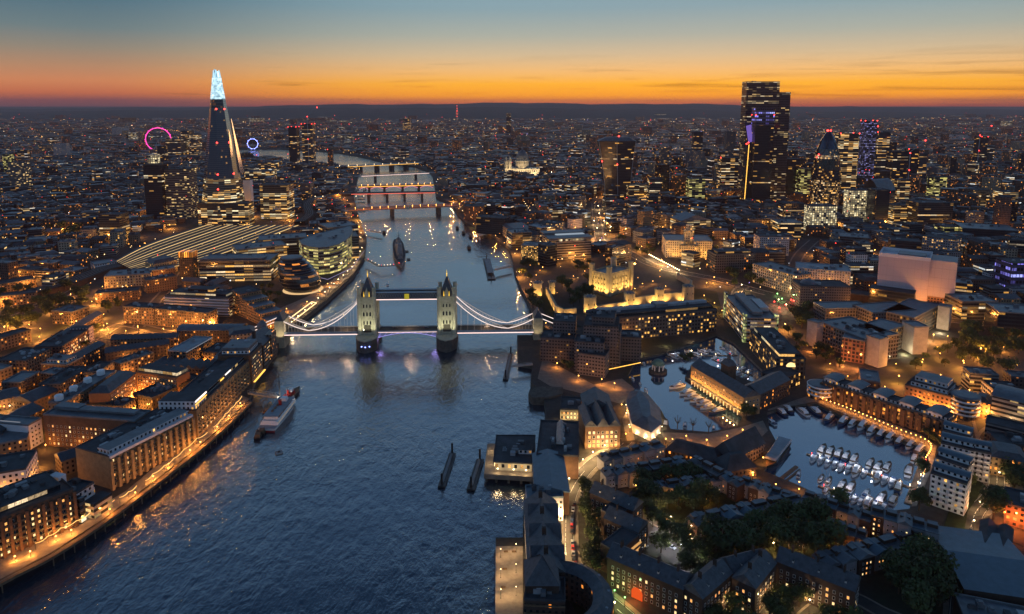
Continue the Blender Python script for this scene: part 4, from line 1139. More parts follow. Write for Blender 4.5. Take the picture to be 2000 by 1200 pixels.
def walkie():
    root = thing('flared_tower', 'top-heavy office tower flaring outwards under a curved roof', 'skyscraper', P(1205, 392))
    zt = hof(1205, 392, 276); n = 9; a, b = P(1181, 392), P(1233, 392)
    w0 = (b.x - a.x) / 2; cx, cy = (a.x + b.x) / 2, a.y + 20
    lo = None; mb = MB(); rings = []
    for i in range(n + 1):
        f = i / n; w_ = w0 * (1 + .42 * f ** 1.8); d = 19 * (1 + .25 * f ** 1.8); z = zt * f
        sag = lambda x: (8 * (1 - (x / w_) ** 2) if f == 1 else 0)
        rings.append([(cx - w_ * .93 - f * 6, cy - d * .75, z), (cx - f * 6, cy - d, z), (cx + w_ * .93 - f * 2, cy - d * .75, z), (cx + w_ - f * 2, cy, z), (cx + w_ * .93 - f * 2, cy + d * .75, z), (cx - f * 6, cy + d, z), (cx - w_ * .93 - f * 6, cy + d * .75, z), (cx - w_ - f * 6, cy, z)])
    for A, B_ in zip(rings, rings[1:]):
        u = 0
        for k in range(8):
            j = (k + 1) % 8; w_ = math.dist(A[k], A[j]); mb.face([A[k], A[j], B_[j], B_[k]], [(u, A[k][2]), (u + w_, A[k][2]), (u + w_, B_[k][2]), (u, B_[k][2])]); u += w_
    mb.build('glass_shaft', M['glassdark'], root)
    T = rings[-1]; r = MB(); m_ = [((T[k][0]) * .6 + cx * .4, T[k][1] * .5 + cy * .5, zt + 9) for k in range(8)]
    for k in range(8): j = (k + 1) % 8; r.face([T[k], T[j], m_[j], m_[k]])
    r.face(m_); r.build('curved_roof', M['lead'], root)
    for k in (0, 1, 2):
        mb = MB()
        for A, B_ in zip(rings, rings[1:]): mb.tube(tuple(A[k][:2]) + (A[k][2],), B_[k], .7, n=4, cap=False)
        mb.build('edge_fin', M['steel'], root)
    beacon(root, (cx + 2, cy, zt + 11), 2); beacon(root, (rings[6][0][0], rings[6][0][1] - 2, 95), 1.6); beacon(root, (rings[6][1][0], rings[6][1][1] - 2, 88), 1.6)
    EXCL.append([(cx - 45, cy - 35), (cx + 45, cy - 35), (cx + 45, cy + 35), (cx - 45, cy + 35)])
walkie()
tall('office_tower', 'squat black glass tower right of the violet-topped angular tower', 1508, 1558, 388, 311, 'glassdark', 40, red=0)
tall('office_tower', 'glass tower with a bright yellow-lit storey rising behind the bullet tower', 1634, 1670, 386, 262, 'glasslit', 30, red=3)
tall('office_tower', 'slender tower striped with violet lights and red lamps on its flat top', 1681, 1704, 368, 237, 'violetstripe', 24, red=4)
tall('office_tower', 'brown glass tower adjoining the violet-striped tower', 1707, 1731, 364, 259, 'glass', 26, red=1)
tall('office_tower', 'dark twin-roofed tower with orange-lit floors at its foot', 1738, 1768, 380, 296, 'glassdark', 30, red=0)
tall('office_tower', 'thin dark tower under construction beside a tall crane', 1770, 1790, 362, 292, 'glassdark', 22, red=1)
tall('office_tower', 'pale slab tower close to the tower crane', 1789, 1806, 362, 300, 'glass', 20, red=0)
tall('office_tower', 'boxy grey tower with two vertical gold light strips', 1405, 1443, 372, 309, 'glass', 28, red=1)
tall('office_tower', 'narrow dark tower with one gold vertical light line', 1353, 1371, 318, 258, 'glassdark', 30, red=0)
tall('office_tower', 'narrow dark brick-coloured tower left of the tallest skyscraper', 1417, 1435, 318, 258, 'brown', 30, red=0)
tall('office_block', 'half-lit block of stacked bright floors below the arch-topped office', 1657, 1698, 434, 372, 'gridlit', 26, red=0, cat='office building')
tall('office_block', 'plain near-black slab beside the half-lit stacked block', 1707, 1733, 443, 372, 'glassdark', 34, red=0, cat='office building')
tall('office_block', 'pale block with a blazing grid of square windows before the bullet tower', 1580, 1632, 453, 403, 'gridlit', 26, red=0, cat='office building')
tall('office_block', 'white slab block of flats with an orange glow at its foot', 1482, 1540, 500, 463, 'white', 26, red=0, cat='apartment block')
tall('office_tower', 'round-fronted dark office with a lit glazed stair up its middle', 1790, 1858, 446, 397, 'glass', 40, red=0, cat='office building')
tall('office_tower', 'tall blue-grey block near the far end of the street with violet windows', 1972, 2024, 570, 515, 'violet', 30, red=0, cat='office building')
for row in (('tall_office', 'stub-topped green-lit office tower far right of the arch-roofed office', 1822, 1846, 396, 346, 'glassgreen'), ('tall_office', 'lit slab tower with pale floors directly behind the arch-roofed office', 1750, 1774, 402, 352, 'glasslit'), ('tall_office', 'lone slim tower with red lamps on the far right skyline', 1912, 1924, 330, 268, 'glassdark', 40, 3),
  ('tall_office', 'mid-height amber office right of the flared tower', 1268, 1292, 400, 350, 'glass'), ('tall_office', 'half-dark office tower between the flared tower and the boxy grey tower', 1345, 1376, 398, 350, 'glassgreen'), ('tall_office', 'wide lit office seen left of the round-fronted office', 1742, 1784, 440, 402, 'glasslit'), ('tall_office', 'dark office with bright upper floors left of the bright window-grid block', 1530, 1570, 432, 398, 'glass'),
  ('tall_office', 'thin lit tower peeping between the squat black tower and the bullet tower', 1562, 1580, 392, 330, 'glassgreen'), ('tall_office', 'grey amber-lit slab far right of the city cluster', 1900, 1930, 412, 372, 'glass'), ('tall_office', 'low broad green-lit office below the round-fronted office', 1842, 1900, 470, 444, 'glassgreen'), ('tall_office', 'two-tone office tower at the far right edge', 1955, 1985, 420, 376, 'glasslit'),
  ('tall_office', 'dark tower left of the banded hospital tower', 196, 236, 470, 420, 'glass'), ('tall_office', 'pale lit slab at the far left of the middle distance', 20, 50, 372, 318, 'slab'), ('tall_office', 'green-edged dark slab at the far left skyline', 8, 18, 340, 302, 'glassgreen')): tall(row[0], row[1], *row[2:7], *(row[7:8] or (30,)), red=row[8] if len(row) > 8 else 0, cat='office building')
tall('office_tower', 'lit yellow glass office beside the flared tower', 1226, 1262, 394, 362, 'glasslit', 34, red=0, cat='office building')
# hospital towers, news building and the pale slab around the spire
g1 = tall('hospital_tower', 'slim dark tower crowned by a lit box, left of the banded tower', 287, 321, 430, 322, 'glassdark', 30, red=0)
extra(g1, 'lit_crown', sub(Q(g1), .25, .75, .1, .6), hof(304, 430, 320), hof(304, 430, 304), 'gridlit')
tall('hospital_tower', 'broad concrete tower with strong horizontal bands left of the glass spire', 322, 374, 428, 331, 'slab', 36, red=0, plant=3)
tall('office_block', 'broad glass block with rows of yellow-lit floors right of the glass spire', 510, 564, 428, 362, 'glasslit', 40, red=0, cat='office building')
tall('office_block', 'narrow blank pale slab against the right side of the glass spire', 478, 492, 420, 352, 'blank_white', 14, red=0, cat='office building')
tall('office_block', 'low brightly lit podium building at the foot of the glass spire', 388, 486, 441, 398, 'glasslit', 30, red=0, cat='office building')
tall('residential_tower', 'dark residential tower dotted with red lamps, left of the construction tower', 566, 581, 322, 249, 'glassdark', 40, red=4)
tall('residential_tower', 'construction tower covered in red lamps with one pale lit edge', 592, 612, 322, 243, 'glass', 40, red=4)
tall('office_tower', 'dark slim slab seen between the giant wheel and the glass spire', 309, 322, 322, 286, 'glassdark', 30, red=0)
tall('office_tower', 'yellow-windowed tower, tallest of three beside the giant wheel', 356, 370, 304, 256, 'glass', 60, red=0)
tall('office_tower', 'broad yellow-windowed block lowest of three beside the giant wheel', 325, 354, 306, 272, 'glass', 60, red=0, cat='office building')
tall('office_tower', 'narrow yellow-windowed tower, closest to the glass spire of three beside the wheel', 372, 384, 306, 264, 'glass', 60, red=0)
tall('office_block', 'yellow-lit long office right of the glass spire and left of the river', 478, 530, 358, 336, 'glasslit', 50, red=0, cat='office building')
tall('office_block', 'flat-roofed office with a bright wafer-like canopy beyond the spire', 505, 536, 335, 318, 'glasslit', 50, red=0, cat='office building')
tall('power_station_chimney', 'square dark brick chimney tower by the far bend of the river', 641, 650, 331, 293, 'darkbrick', 16, red=1, cat='chimney', plant=0)
tall('apartment_tower', 'slim far tower with a green vertical light line', 989, 998, 262, 222, 'glassdark', 60, red=0)
tall('apartment_tower', 'far lone tower with white lit edge left of the red telecom tower', 787, 801, 256, 231, 'glass', 60, red=0)
tm = thing('telecom_tower', 'distant thin cylindrical mast tower striped with red lights', 'tower', P(893, 240))
c = P(893, 240); b = MB(); b.lathe(c, [(14, 0), (14, 110), (20, 112), (20, 150), (8, 152), (8, 175), (2, 176), (2, 220)], 12); b.build('shaft', M['grey'], tm)
for z in (80, 112, 140, 160, 185, 215): beacon(tm, (c.x, c.y - 21, z), 3.4)

# tall chamfer-arched office
def arch_office():
    a, b = P(1713, 412), P(1746, 408); q = rect(a, b, 40); h = hof(1730, 412, 375); root = block('arch_roofed_office', 'dark office under one great rounded arch roof', 'office building', q, h, 'glass', 'barrel', 'lead', rise=hof(1730, 412, 345) - h)
arch_office()

# ferris wheel with magenta light
def wheel(label, px, py, base, R_, mat, tilt, n=32):
    c = P(px, base); c.z = R_ * 1.1; root = thing('observation_wheel', label, 'ferris wheel', (c.x, c.y, 0))
    ux, uy = math.cos(tilt), math.sin(tilt)
    pt = lambda a, r: (c.x + r * math.cos(a) * ux, c.y + r * math.cos(a) * uy, c.z + r * math.sin(a))
    b = MB()
    for k in range(n): b.tube(pt(2 * math.pi * k / n, R_), pt(2 * math.pi * (k + 1) / n, R_), R_ * .035, n=5, cap=False)
    b.build('lit_rim', M[mat], root)
    for k in range(0, n, 2):
        b = MB(); b.tube((c.x, c.y, c.z), pt(2 * math.pi * k / n, R_), .35, n=3); b.build('spoke', M['darksteel'], root)
        b = MB(); p = pt(2 * math.pi * k / n, R_ * 1.06); b.lathe(p, [(.1, -2), (2.6, 0), (.1, 2)], 6); b.build('capsule', M[mat], root)
    for s in (-1, 1):
        b = MB(); b.tube((c.x + s * 16, c.y - 30, 0), (c.x, c.y, c.z), 1.6, .8, 5); b.build('support_leg', M['steel'], root)
    return root
wheel('giant observation wheel with a glowing magenta rim', 311, 272, 297, 56, 'strip_magenta', .35)
wheel('small blue-lit wheel of lights right of the glass spire', 494, 280, 292, 26, 'blue_light', .1, 20)

# domed cathedral
def dome():
    c = P(1020, 345); root = thing('domed_cathedral', 'pale floodlit cathedral with a great dome beyond the city roofs', 'cathedral', c)
    b = MB(); b.box((c.x, c.y + 20, 0), (110, 60, 26)); b.build('nave', M['stonelit'], root)
    b = MB(); b.lathe((c.x, c.y + 15, 26), [(22, 0), (22, 22), (24, 22), (24, 25), (19, 26), (19, 32)], 24); b.build('drum', M['stonelit'], root)
    b = MB(); b.lathe((c.x, c.y + 15, 58), [(20, 0), (18.5, 9), (14, 18), (7, 25), (3, 27), (3, 36), (1, 38), (.3, 47)], 24); b.build('dome_shell', M['lead'], root)
    for dx in (-52, -40):
        b = MB(); b.lathe((c.x + dx, c.y - 4, 0), [(6, 0), (6, 50), (4, 54), (.5, 66)], 10); b.build('west_tower', M['stonelit'], root)
    for dx in (-45, 0, 45): point(root, (c.x + dx, c.y - 38, 8), 90000, (1, .7, .35))
    EXCL.append([(c.x - 70, c.y - 40), (c.x + 70, c.y - 40), (c.x + 70, c.y + 60), (c.x - 70, c.y + 60)])
dome()

# tower cranes
for px, py, hh, lab in ((1772, 372, 100, 'tower crane with red lamp leaning over the construction tower'), (1683, 352, 130, 'thin tower crane standing left of the violet-striped tower'), (1908, 330, 120, 'distant tower crane with several red lamps, far to the east of the cluster'), (604, 325, 185, 'crane on the red-lamped construction tower')):
    c = P(px, py); root = thing('tower_crane', lab, 'crane', c)
    b = MB(); b.tube(c, (c.x, c.y, hh), 1.2, 1.0, 4); b.build('mast', M['steel'], root)
    b = MB(); b.tube((c.x - 8, c.y, hh - 2), (c.x + 38, c.y, hh + 34), 1.0, .5, 4); b.build('jib', M['steel'], root)
    beacon(root, (c.x + 38, c.y, hh + 35), 2.2); beacon(root, (c.x, c.y, hh + 1), 2.0); beacon(root, (c.x, c.y - 2, hh * .55), 1.8)

# ================================================================== the floodlit castle
def castle():
    a, n_, c_ = P(1158, 570), P(1189, 579), P(1231, 566)
    d = (c_ - n_); d.z = 0; q = rect(n_, c_, 0.1); L = d.length; dn = d.normalized(); left = Vector((-dn.y, dn.x, 0)); W_ = abs((a - n_).dot(left)); W_ = max(W_, 27)
    q = rect(n_, c_, W_); root = thing('castle_keep', 'square floodlit white stone keep with four corner turrets', 'castle', (sum(p[0] for p in q) / 4, sum(p[1] for p in q) / 4, 0))
    b = MB(); b.prism(q, 0, 26, top=True); b.build('keep_wall', M['stone'], root)
    parapet(q, 26, M['lead'], root, .3)
    mer = MB()
    for i in range(4):
        p, s = Vector(q[i]), Vector(q[(i + 1) % 4]); k = int((s - p).length / 2.4); ang = math.atan2((s - p).y, (s - p).x)
        for j in range(k): 
            w_ = p.lerp(s, (j + .5) / k); mm = MB(); mm.box((w_.x, w_.y, 26.2), (1.4, .7, 1.7), ang); mm.build('merlon', M['stone'], root)
    for i, p in enumerate(q):
        b = MB(); r = 4.2 if i == 2 else 3.4
        b.lathe((p[0], p[1], 0), [(r, 0), (r, 35), (r + .3, 35.2), (r + .3, 36.4)], 14 if i == 2 else 4, rz=math.atan2(dn.y, dn.x) + math.pi / 4); tr = b.build('turret', M['stone'], root)
        b = MB(); b.lathe((p[0], p[1], 36.4), [(2.8, 0), (3.1, 1.4), (2.2, 3), (.6, 4.4), (.25, 6)], 12); b.build('onion_cupola', M['lead'], tr)
    for side, m_ in ((0, 7), (3, 6)):
        p, s = Vector(q[side]), Vector(q[(side + 1) % 4]); e = (s - p).normalized(); nn = Vector((e.y, -e.x))
        for j in range(1, m_):
            w_ = p.lerp(s, j / m_); mm = MB(); mm.box((w_.x + nn.x * .35, w_.y + nn.y * .35, 0), (1.3, .9, 24), math.atan2(e.y, e.x)); mm.build('buttress', M['stone'], root)
            w_ = p.lerp(s, (j - .5) / m_)
            for z in (6, 12, 18.5):
                mm = MB(); mm.box((w_.x + nn.x * .05, w_.y + nn.y * .05, z), (1.2, .3, 2.3), math.atan2(e.y, e.x)); mm.build('window', M['pane_dark'], root)
    cx, cy = sum(p[0] for p in q) / 4, sum(p[1] for p in q) / 4
    b = MB(); b.tube((cx, cy, 26), (cx, cy, 44), .2, .1, 5); b.build('flagpole', M['whitepaint'], root)
    for side in (0, 3, 1):
        p, s = Vector(q[side]), Vector(q[(side + 1) % 4]); e = (s - p).normalized(); nn = Vector((e.y, -e.x))
        for f in (.15, .5, .85):
            w_ = p.lerp(s, f) + nn * 9; spot((w_.x, w_.y, 1), (w_.x - nn.x * 9, w_.y - nn.y * 9, 15), 34000, (1, .6, .15), 95, root)
    tq = Vector(q[2]); beacon(root, (q[1][0] + 5, q[1][1] + 1, 33), 1.3, 'orange_light', 'flood_lamp')
    EXCL.append(inset(q, -8)); return q
KEEP = castle()
def rampart(name, label, line, h=9, th=2.6, lit=True, light=(1, .55, .14), watts=12000):
    p = pts(line); root = thing(name, label, 'castle wall', (*((p[0] + p[-1]) / 2)[:2], 0))
    for a, b in zip(p, p[1:]):
        w_ = MB(); q = rect(a, b, th); w_.prism(q, 0, h); wl = w_.build('curtain_wall', M['stone'], root)
        k = max(1, int((b - a).length / 3)); ang = math.atan2((b - a).y, (b - a).x)
        mm = MB()
        for j in range(k):
            c_ = a.lerp(b, (j + .5) / k); mm = MB(); mm.box((c_.x, c_.y + .5, h), (1.6, .8, 1.3), ang); mm.build('merlon', M['stone'], wl)
        if lit:
            d = (b - a).normalized(); nn = Vector((d.y, -d.x, 0)); kk = max(1, int((b - a).length / 16))
            for j in range(kk):
                c_ = a.lerp(b, (j + .5) / kk) + nn * 5.5; spot((c_.x, c_.y, .6), (c_.x - nn.x * 6, c_.y - nn.y * 6, h * .7), watts, light, 110, root)
    EXCL.append([v2(x) for x in p + [x + Vector((0, 6, 0)) for x in p[::-1]]])
def round_tower(label, px, py, r=6.5, h=14, sq=False, lit=True):
    c = P(px, py); root = thing('castle_tower', label, 'castle tower', c)
    b = MB(); b.lathe(c, [(r * 1.08, 0), (r, 2), (r, h), (r + .3, h + .2), (r + .3, h + 1.2)], 4 if sq else 18, rz=.6); b.build('tower_wall', M['stone'], root)
    for k in range(10):
        a = 2 * math.pi * k / 10; mm = MB(); mm.box((c.x + r * .92 * math.cos(a), c.y + r * .92 * math.sin(a), h + 1.2), (1.3, 1.3, 1.2), a); mm.build('merlon', M['stone'], root)
    b = MB(); b.lathe((c.x, c.y, h + 1.2), [(r * .8, 0), (r * .5, 1.2), (.2, 2.4)], 14); b.build('roof', M['lead'], root)
    for a in (-1.9, -.9):
        w_ = MB(); w_.box((c.x + r * 1.0 * math.cos(a), c.y + r * 1.0 * math.sin(a), h * .55), (.9, .5, 1.8), a + math.pi / 2); w_.build('arrow_slit', M['pane_dark'], root)
    if lit:
        for a in (-2.3, -.9): spot((c.x + (r + 6) * math.cos(a), c.y + (r + 6) * math.sin(a), .6), (c.x, c.y, h * .6), 15000, (1, .56, .14), 90, root)
    EXCL.append([(c.x - r, c.y - r), (c.x + r, c.y - r), (c.x + r, c.y + r), (c.x - r, c.y + r)])
rampart('castle_rampart', 'floodlit yellow stone rampart running between the two round towers on the near side', [(1230, 600), (1286, 591), (1342, 587)], 10)
rampart('castle_rampart', 'low floodlit rampart below the timbered barrack roof', [(1150, 612), (1228, 601)], 7)
rampart('castle_rampart', 'winding stone rampart stepping down between the trees beside the river', [(1066, 575), (1074, 592), (1084, 612), (1100, 620), (1126, 618)], 9, watts=7000)
rampart('castle_rampart', 'shadowed outer rampart facing the dry moat and street', [(1346, 590), (1352, 560), (1325, 545)], 8, watts=1500)
round_tower('round floodlit castle tower at the near river corner', 1152, 610, 7, 17)
round_tower('round castle tower midway along the near rampart, left of the second', 1229, 599, 6.5, 15)
round_tower('D-shaped castle tower in the middle of the lit rampart', 1287, 591, 5.5, 15)
round_tower('far corner castle tower of dark stone where the rampart ends', 1343, 588, 7, 17, lit=False)
round_tower('square floodlit gatehouse tower among trees near the river', 1050, 576, 7, 14, sq=True)
round_tower('smaller square gate tower to the inner side of the gatehouse', 1078, 573, 5, 13, sq=True)
# ================================================================== left bank, foreground: converted warehouses along the promenade
W1 = dict(sp=3.0, st=3.1, w_=1.3, h_=1.7, lit=.25)
AP, OF, WH = 'apartment block', 'office building', 'warehouse'
def columns(root, a, b, h, n, z0=0, mat='blank_yellow', dp=1.3, w_=1.5):
    a, b = Vector(a), Vector(b); d = (b - a).normalized(); nn = Vector((d.y, -d.x)); ang = math.atan2(d.y, d.x)
    for i in range(n + 1):
        p = a.lerp(b, i / n) + nn * dp / 2
        m_ = MB(); m_.box((p.x, p.y, z0), (w_, dp, h - z0), ang); m_.build('column', M[mat], root)
def balconies(root, a, b, z0, n, floors, st=3.1, mat='darksteel', dp=1.3, w_=2.6, off=.5):
    a, b = Vector(a), Vector(b); d = (b - a).normalized(); nn = Vector((d.y, -d.x)); ang = math.atan2(d.y, d.x)
    for i in range(n):
        p = a.lerp(b, (i + off) / n) + nn * (dp / 2)
        for f in range(floors):
            z = z0 + f * st; m_ = MB(); m_.box((p.x, p.y, z), (w_, dp, .18), ang)
            q = p + nn * (dp / 2 - .04); m_.box((q.x, q.y, z + .18), (w_, .08, .95), ang); m_.build('balcony', M[mat], root)
def strip_on(root, a, b, z, mat='strip_warm', th=.7, out=.3, name='cornice_light'):
    a, b = Vector(a), Vector(b); d = (b - a).normalized(); nn = Vector((d.y, -d.x)) * (out + .2)
    m_ = MB(); m_.prism([v2(a + nn * .6), v2(b + nn * .6), v2(b + nn * 1.4), v2(a + nn * 1.4)], z, z + th, bottom=True); m_.build(name, M[mat], root)

r = bld('riverside_apartments', 'dark brick warehouse flats with yellow windows, nearest the lower end of the promenade', AP, (-70, 1040), (143, 955), 22, 30, 'blank_brick', plant=10, set_=4.5, setmat='glassdark', rmat='felt', win=dict(W1, sides=(0, 1), lit=.42, sp=2.9))
q = Q(r); columns(r, q[0], q[1], 20.5, 13, mat='blank_brick'); balconies(r, q[0], q[1], 3.5, 13, 5, off=.5)
r = bld('riverside_pavilion', 'small white modern building with a stair tower beside the promenade', OF, (143, 969), (184, 944), 16, 15, 'white', plant=2, win=dict(W1, sides=(0, 1), sp=3.4, w_=2.0))
q = Q(r); extra(r, 'stair_tower', sub(q, .1, .45, .75, 1.25), 0, 24, 'blank_white'); extra(r, 'terrace_wing', sub(q, .35, 1.25, -.55, -.02), 0, 9.5, 'slab', tmat='felt')
extra(r, 'glazed_stair_bay', sub(q, -.02, .22, -.3, -.02), 0, 15, 'glass')
r = bld('riverside_apartments', 'long pale columned riverside flats with a white top storey and busy roof plant', AP, (213, 893), (374, 811), 21, 30, 'blank_yellow', plant=16, rmat='felt', up=.5, win=dict(W1, sides=(0, 3), lit=.4, sp=3.1))
q = Q(r); columns(r, q[0], q[1], 19, 13, mat='blank_yellow', dp=2.0, w_=1.8); balconies(r, q[0], q[1], 3.6, 13, 5)
extra(r, 'white_penthouse', sub(q, .02, .99, .06, .38), 21, 24.2, 'whitegal', tmat='lead'); extra(r, 'white_cornice', sub(q, 0, 1, -.05, .04), 20.2, 21.8, 'blank_white')
r = bld('riverside_apartments', 'pale brick warehouse range with balconies, its top cornice lit white near the end', AP, (383, 802), (490, 700), 20.5, 26, 'blank_yellow', plant=14, rmat='felt', win=dict(W1, sides=(0, 3), lit=.3))
q = Q(r); balconies(r, q[0], q[1], 3.2, 16, 5); columns(r, q[0], q[1], 19.5, 16, mat='blank_yellow', dp=.6, w_=1.2)
extra(r, 'white_penthouse', sub(q, .0, .17, .02, 1.0), 20.5, 27, 'whitegal', tmat='felt'); strip_on(r, sub(q, 0, .17, .02, 1)[0], sub(q, 0, .17, .02, 1)[1], 26.2, 'strip_white', 1.0); strip_on(r, sub(q, 0, .17, .02, 1)[0], sub(q, 0, .17, .02, 1)[1], 24.2, 'strip_gold', .5)
extra(r, 'attic_storey', sub(q, .18, .98, .15, .6), 20.5, 23.6, 'slab', tmat='felt'); strip_on(r, sub(q, .56, .66, .13, 1)[0], sub(q, .56, .66, .13, 1)[1], 23.2, 'strip_white', .9)
strip_on(r, sub(q, .47, .53, .13, 1)[0], sub(q, .47, .53, .13, 1)[1], 22.2, 'strip_gold', .9)
r = bld('riverside_apartments', 'taller warehouse block with a rounded attic, just short of the gabled riverside block', AP, (490, 694), (511, 672), 25, 27, 'blank_brick', plant=3, set_=2.5, setmat='white', win=dict(W1, sides=(0, 3), lit=.3, sp=2.8))
q = Q(r); strip_on(r, q[0], q[1], 1.5, 'strip_gold', .5, 1.5); extra(r, 'barrel_attic', sub(q, .1, .9, .1, .9), 28.2, 30.5, 'lead')
r = bld('riverside_apartments', 'steep-gabled warehouse block standing in the water beside the suspension bridge', AP, (513, 675), (538, 650), 21, 20, 'blank_dark', 'gable', 'slate', rise=6, win=dict(W1, sides=(0, 3), lit=.35, sp=2.8))
q = Q(r); extra(r, 'gable_bay', sub(q, .55, .95, -.06, .3), 0, 24, 'brick'); extra(r, 'chimney', sub(q, .1, .2, .4, .5), 21, 32, 'blank_dark')
r = bld('rotunda', 'small pale domed rotunda at the land end of the suspension bridge', 'building', (506, 645), (517, 644), 20, 8, 'white', plant=0)
b = MB(); p = Vector(Q(r)[0]).lerp(Vector(Q(r)[2]), .5); b.lathe((p.x, p.y, 20), [(4.5, 0), (4.5, 3), (4, 5), (2.5, 7), (.2, 8.2)], 16); b.build('dome', M['lead'], r)
r = bld('warehouse', 'long dark warehouse with a bowed end and grey barrel roof near the bridge', WH, (345, 646), (470, 645), 15, 17, 'darkbrick', 'barrel', 'lead', rise=4)
r = bld('warehouse', 'bow-ended arcaded block closing the grey barrel-roofed warehouse', WH, (448, 656), (498, 650), 17, 20, 'cream', 'hip', 'slate', rise=3, ins=4)
r = bld('apartment_block', 'raking block with a pale sloping roof and white balcony edge, inland of the taller warehouse', AP, (363, 688), (413, 660), 18, 17, 'resid', plant=1, rmat='pale_roof')
q = Q(r); strip_on(r, q[0], q[1], 17.6, 'strip_dim', .5)
r = bld('workshop_block', 'saw-tooth roofed workshop flats with orange windows behind the riverside range', WH, (290, 716), (420, 723), 12, 17, 'resid', 'saw', 'slate', rise=3, k=9)
r = bld('workshop_block', 'narrow blue-roofed wing running back from the saw-tooth workshops', WH, (421, 722), (452, 680), 12, 9, 'resid', 'gable', 'slate', rise=2)
r = bld('courtyard_apartments', 'slate mansard range glowing orange over the lit courtyard street', AP, (214, 768), (265, 729), 21, 15, 'blank_orange', 'hip', 'slate', rise=4, ins=4.5, win=dict(W1, sides=(0,), lit=.35, sp=2.7))
r = bld('courtyard_apartments', 'orange-brown brick wing facing the lit courtyard, square to the mansard range', AP, (266, 727), (345, 738), 21, 14, 'blank_orange', 'flat', 'felt', plant=2, win=dict(W1, sides=(0,), lit=.3, sp=2.7))
extra(r, 'attic_storey', sub(Q(r), .02, .98, .1, .9), 21, 24, 'glassdark', tmat='felt')
r = bld('glass_roofed_block', 'low block whose roof is crowded with skylights and ducts, inland of the riverside range', OF, (297, 779), (393, 736), 13, 20, 'darkbrick', plant=22, rmat='felt')
r = bld('apartment_block', 'long narrow range carrying four white ventilator drums in a row', AP, (126, 788), (228, 725), 20, 12, 'yellowbrick', rmat='lead', plant=4)
q = Q(r)
for f in (.08, .34, .6, .86):
    p = Vector(q[0]).lerp(Vector(q[1]), f).lerp(Vector(q[3]).lerp(Vector(q[2]), f), .62); b = MB(); b.lathe((p.x, p.y, 20.1), [(2.6, 0), (2.9, .4), (2.9, 3.4), (2.4, 4.0), (.3, 4.4)], 14); b.build('ventilator_drum', M['whitepaint'], r)
r = bld('apartment_block', 'low flat-roofed infill between the drum-topped range and the orange courtyard', AP, (148, 790), (240, 795), 12, 14, 'yellowbrick', rmat='felt', plant=4)
r = bld('apartment_block', 'broad dark brick block with a deep lead roof and few orange windows', AP, (84, 811), (262, 824), 22, 16, 'blank_brick', 'flat', 'lead', plant=0, win=dict(W1, sides=(0,), lit=.22, sp=3.2))
q = Q(r); extra(r, 'roof_ridge', sub(q, .1, .92, .45, .85), 22.9, 24.2, 'lead'); extra(r, 'roof_ridge', sub(q, .02, .3, .5, .95), 22.9, 24.8, 'lead')
r = bld('apartment_block', 'white rendered end block with small dark windows beside the orange-lit yard', AP, (55, 832), (81, 818), 17, 34, 'blank_white', 'flat', 'lead', win=dict(W1, sides=(0,), lit=.08, sp=2.8, st=3.0, w_=1.2, h_=1.4))
strip_on(r, sub(Q(r), .0, 1, .2, 1)[3], sub(Q(r), 0, 1, .2, .8)[0], 18.4, 'strip_dim', .3, -1)
bld('apartment_block', 'blue-roofed low block at the frame edge below the white end block', AP, (-60, 880), (53, 858), 12, 22, 'yellowbrick', rmat='lead', plant=1)
bld('warehouse', 'white-parapeted flat roof block behind the nearest riverside flats', WH, (-60, 935), (50, 917), 17, 24, 'white', rmat='felt', plant=2)
bld('apartment_block', 'low dark range between the columned flats and the promenade pavilion', AP, (120, 902), (185, 880), 10, 14, 'yellowbrick', 'gable', 'slate', rise=3)
bld('apartment_block', 'long pitched slate roof running towards the white end block', AP, (2, 842), (86, 798), 14, 18, 'darkbrick', 'gable', 'slate', rise=4)
r = bld('office_block', 'red-brick office with white ladder-like window bays and a pink-lit end', OF, (122, 677), (172, 645), 13, 24, 'redbrick', rmat='felt', plant=4, win=dict(W1, sides=(0,), lit=.35, sp=3, w_=2.0, h_=2.0))
extra(r, 'pink_end', sub(Q(r), 1.0, 1.2, -.02, .7), 0, 15, 'pinkwall', tmat='felt')
r = bld('office_block', 'dark flat roof scattered with round skylights over orange-lit storeys', OF, (50, 706), (100, 682), 14, 26, 'resid', rmat='felt')
q = Q(r)
for i in range(14):
    p = Vector(sub(q, R.uniform(.1, .9), 1, R.uniform(.15, .85), 1)[0]); b = MB(); b.lathe((p.x, p.y, 14.05), [(1.5, 0), (1.3, .8), (.5, 1.3)], 10); b.build('skylight', M['pale_roof'], r)
r = bld('apartment_block', 'two-tiered block stepping back under a blue flat roof', AP, (80, 712), (131, 714), 13, 18, 'brick', rmat='lead', set_=3, setmat='white', plant=2)
bld('warehouse', 'thin bent range with a plain lead roof beside a dark pitched shed', WH, (40, 748), (78, 727), 12, 15, 'darkbrick', rmat='lead')
bld('warehouse', 'second arm of the bent lead-roofed range, running square to it', WH, (79, 729), (142, 737), 12, 12, 'darkbrick', rmat='lead', plant=2)
bld('apartment_block', 'yellow brick flats with tall lit windows next to the drum-topped range', AP, (118, 752), (175, 717), 14, 17, 'resid', rmat='felt', plant=5)
bld('warehouse', 'dark pitched shed with rooflights below the yellow brick flats', WH, (62, 786), (113, 763), 10, 20, 'darkbrick', 'gable', 'slate', rise=4)
bld('warehouse', 'low blue slate shed on the frame edge above the car park', WH, (-30, 790), (40, 772), 9, 22, 'darkbrick', 'gable', 'slate', rise=3)
bld('apartment_block', 'small flat roof block with lit windows at the left frame edge', AP, (-30, 735), (24, 716), 13, 16, 'resid', rmat='lead')
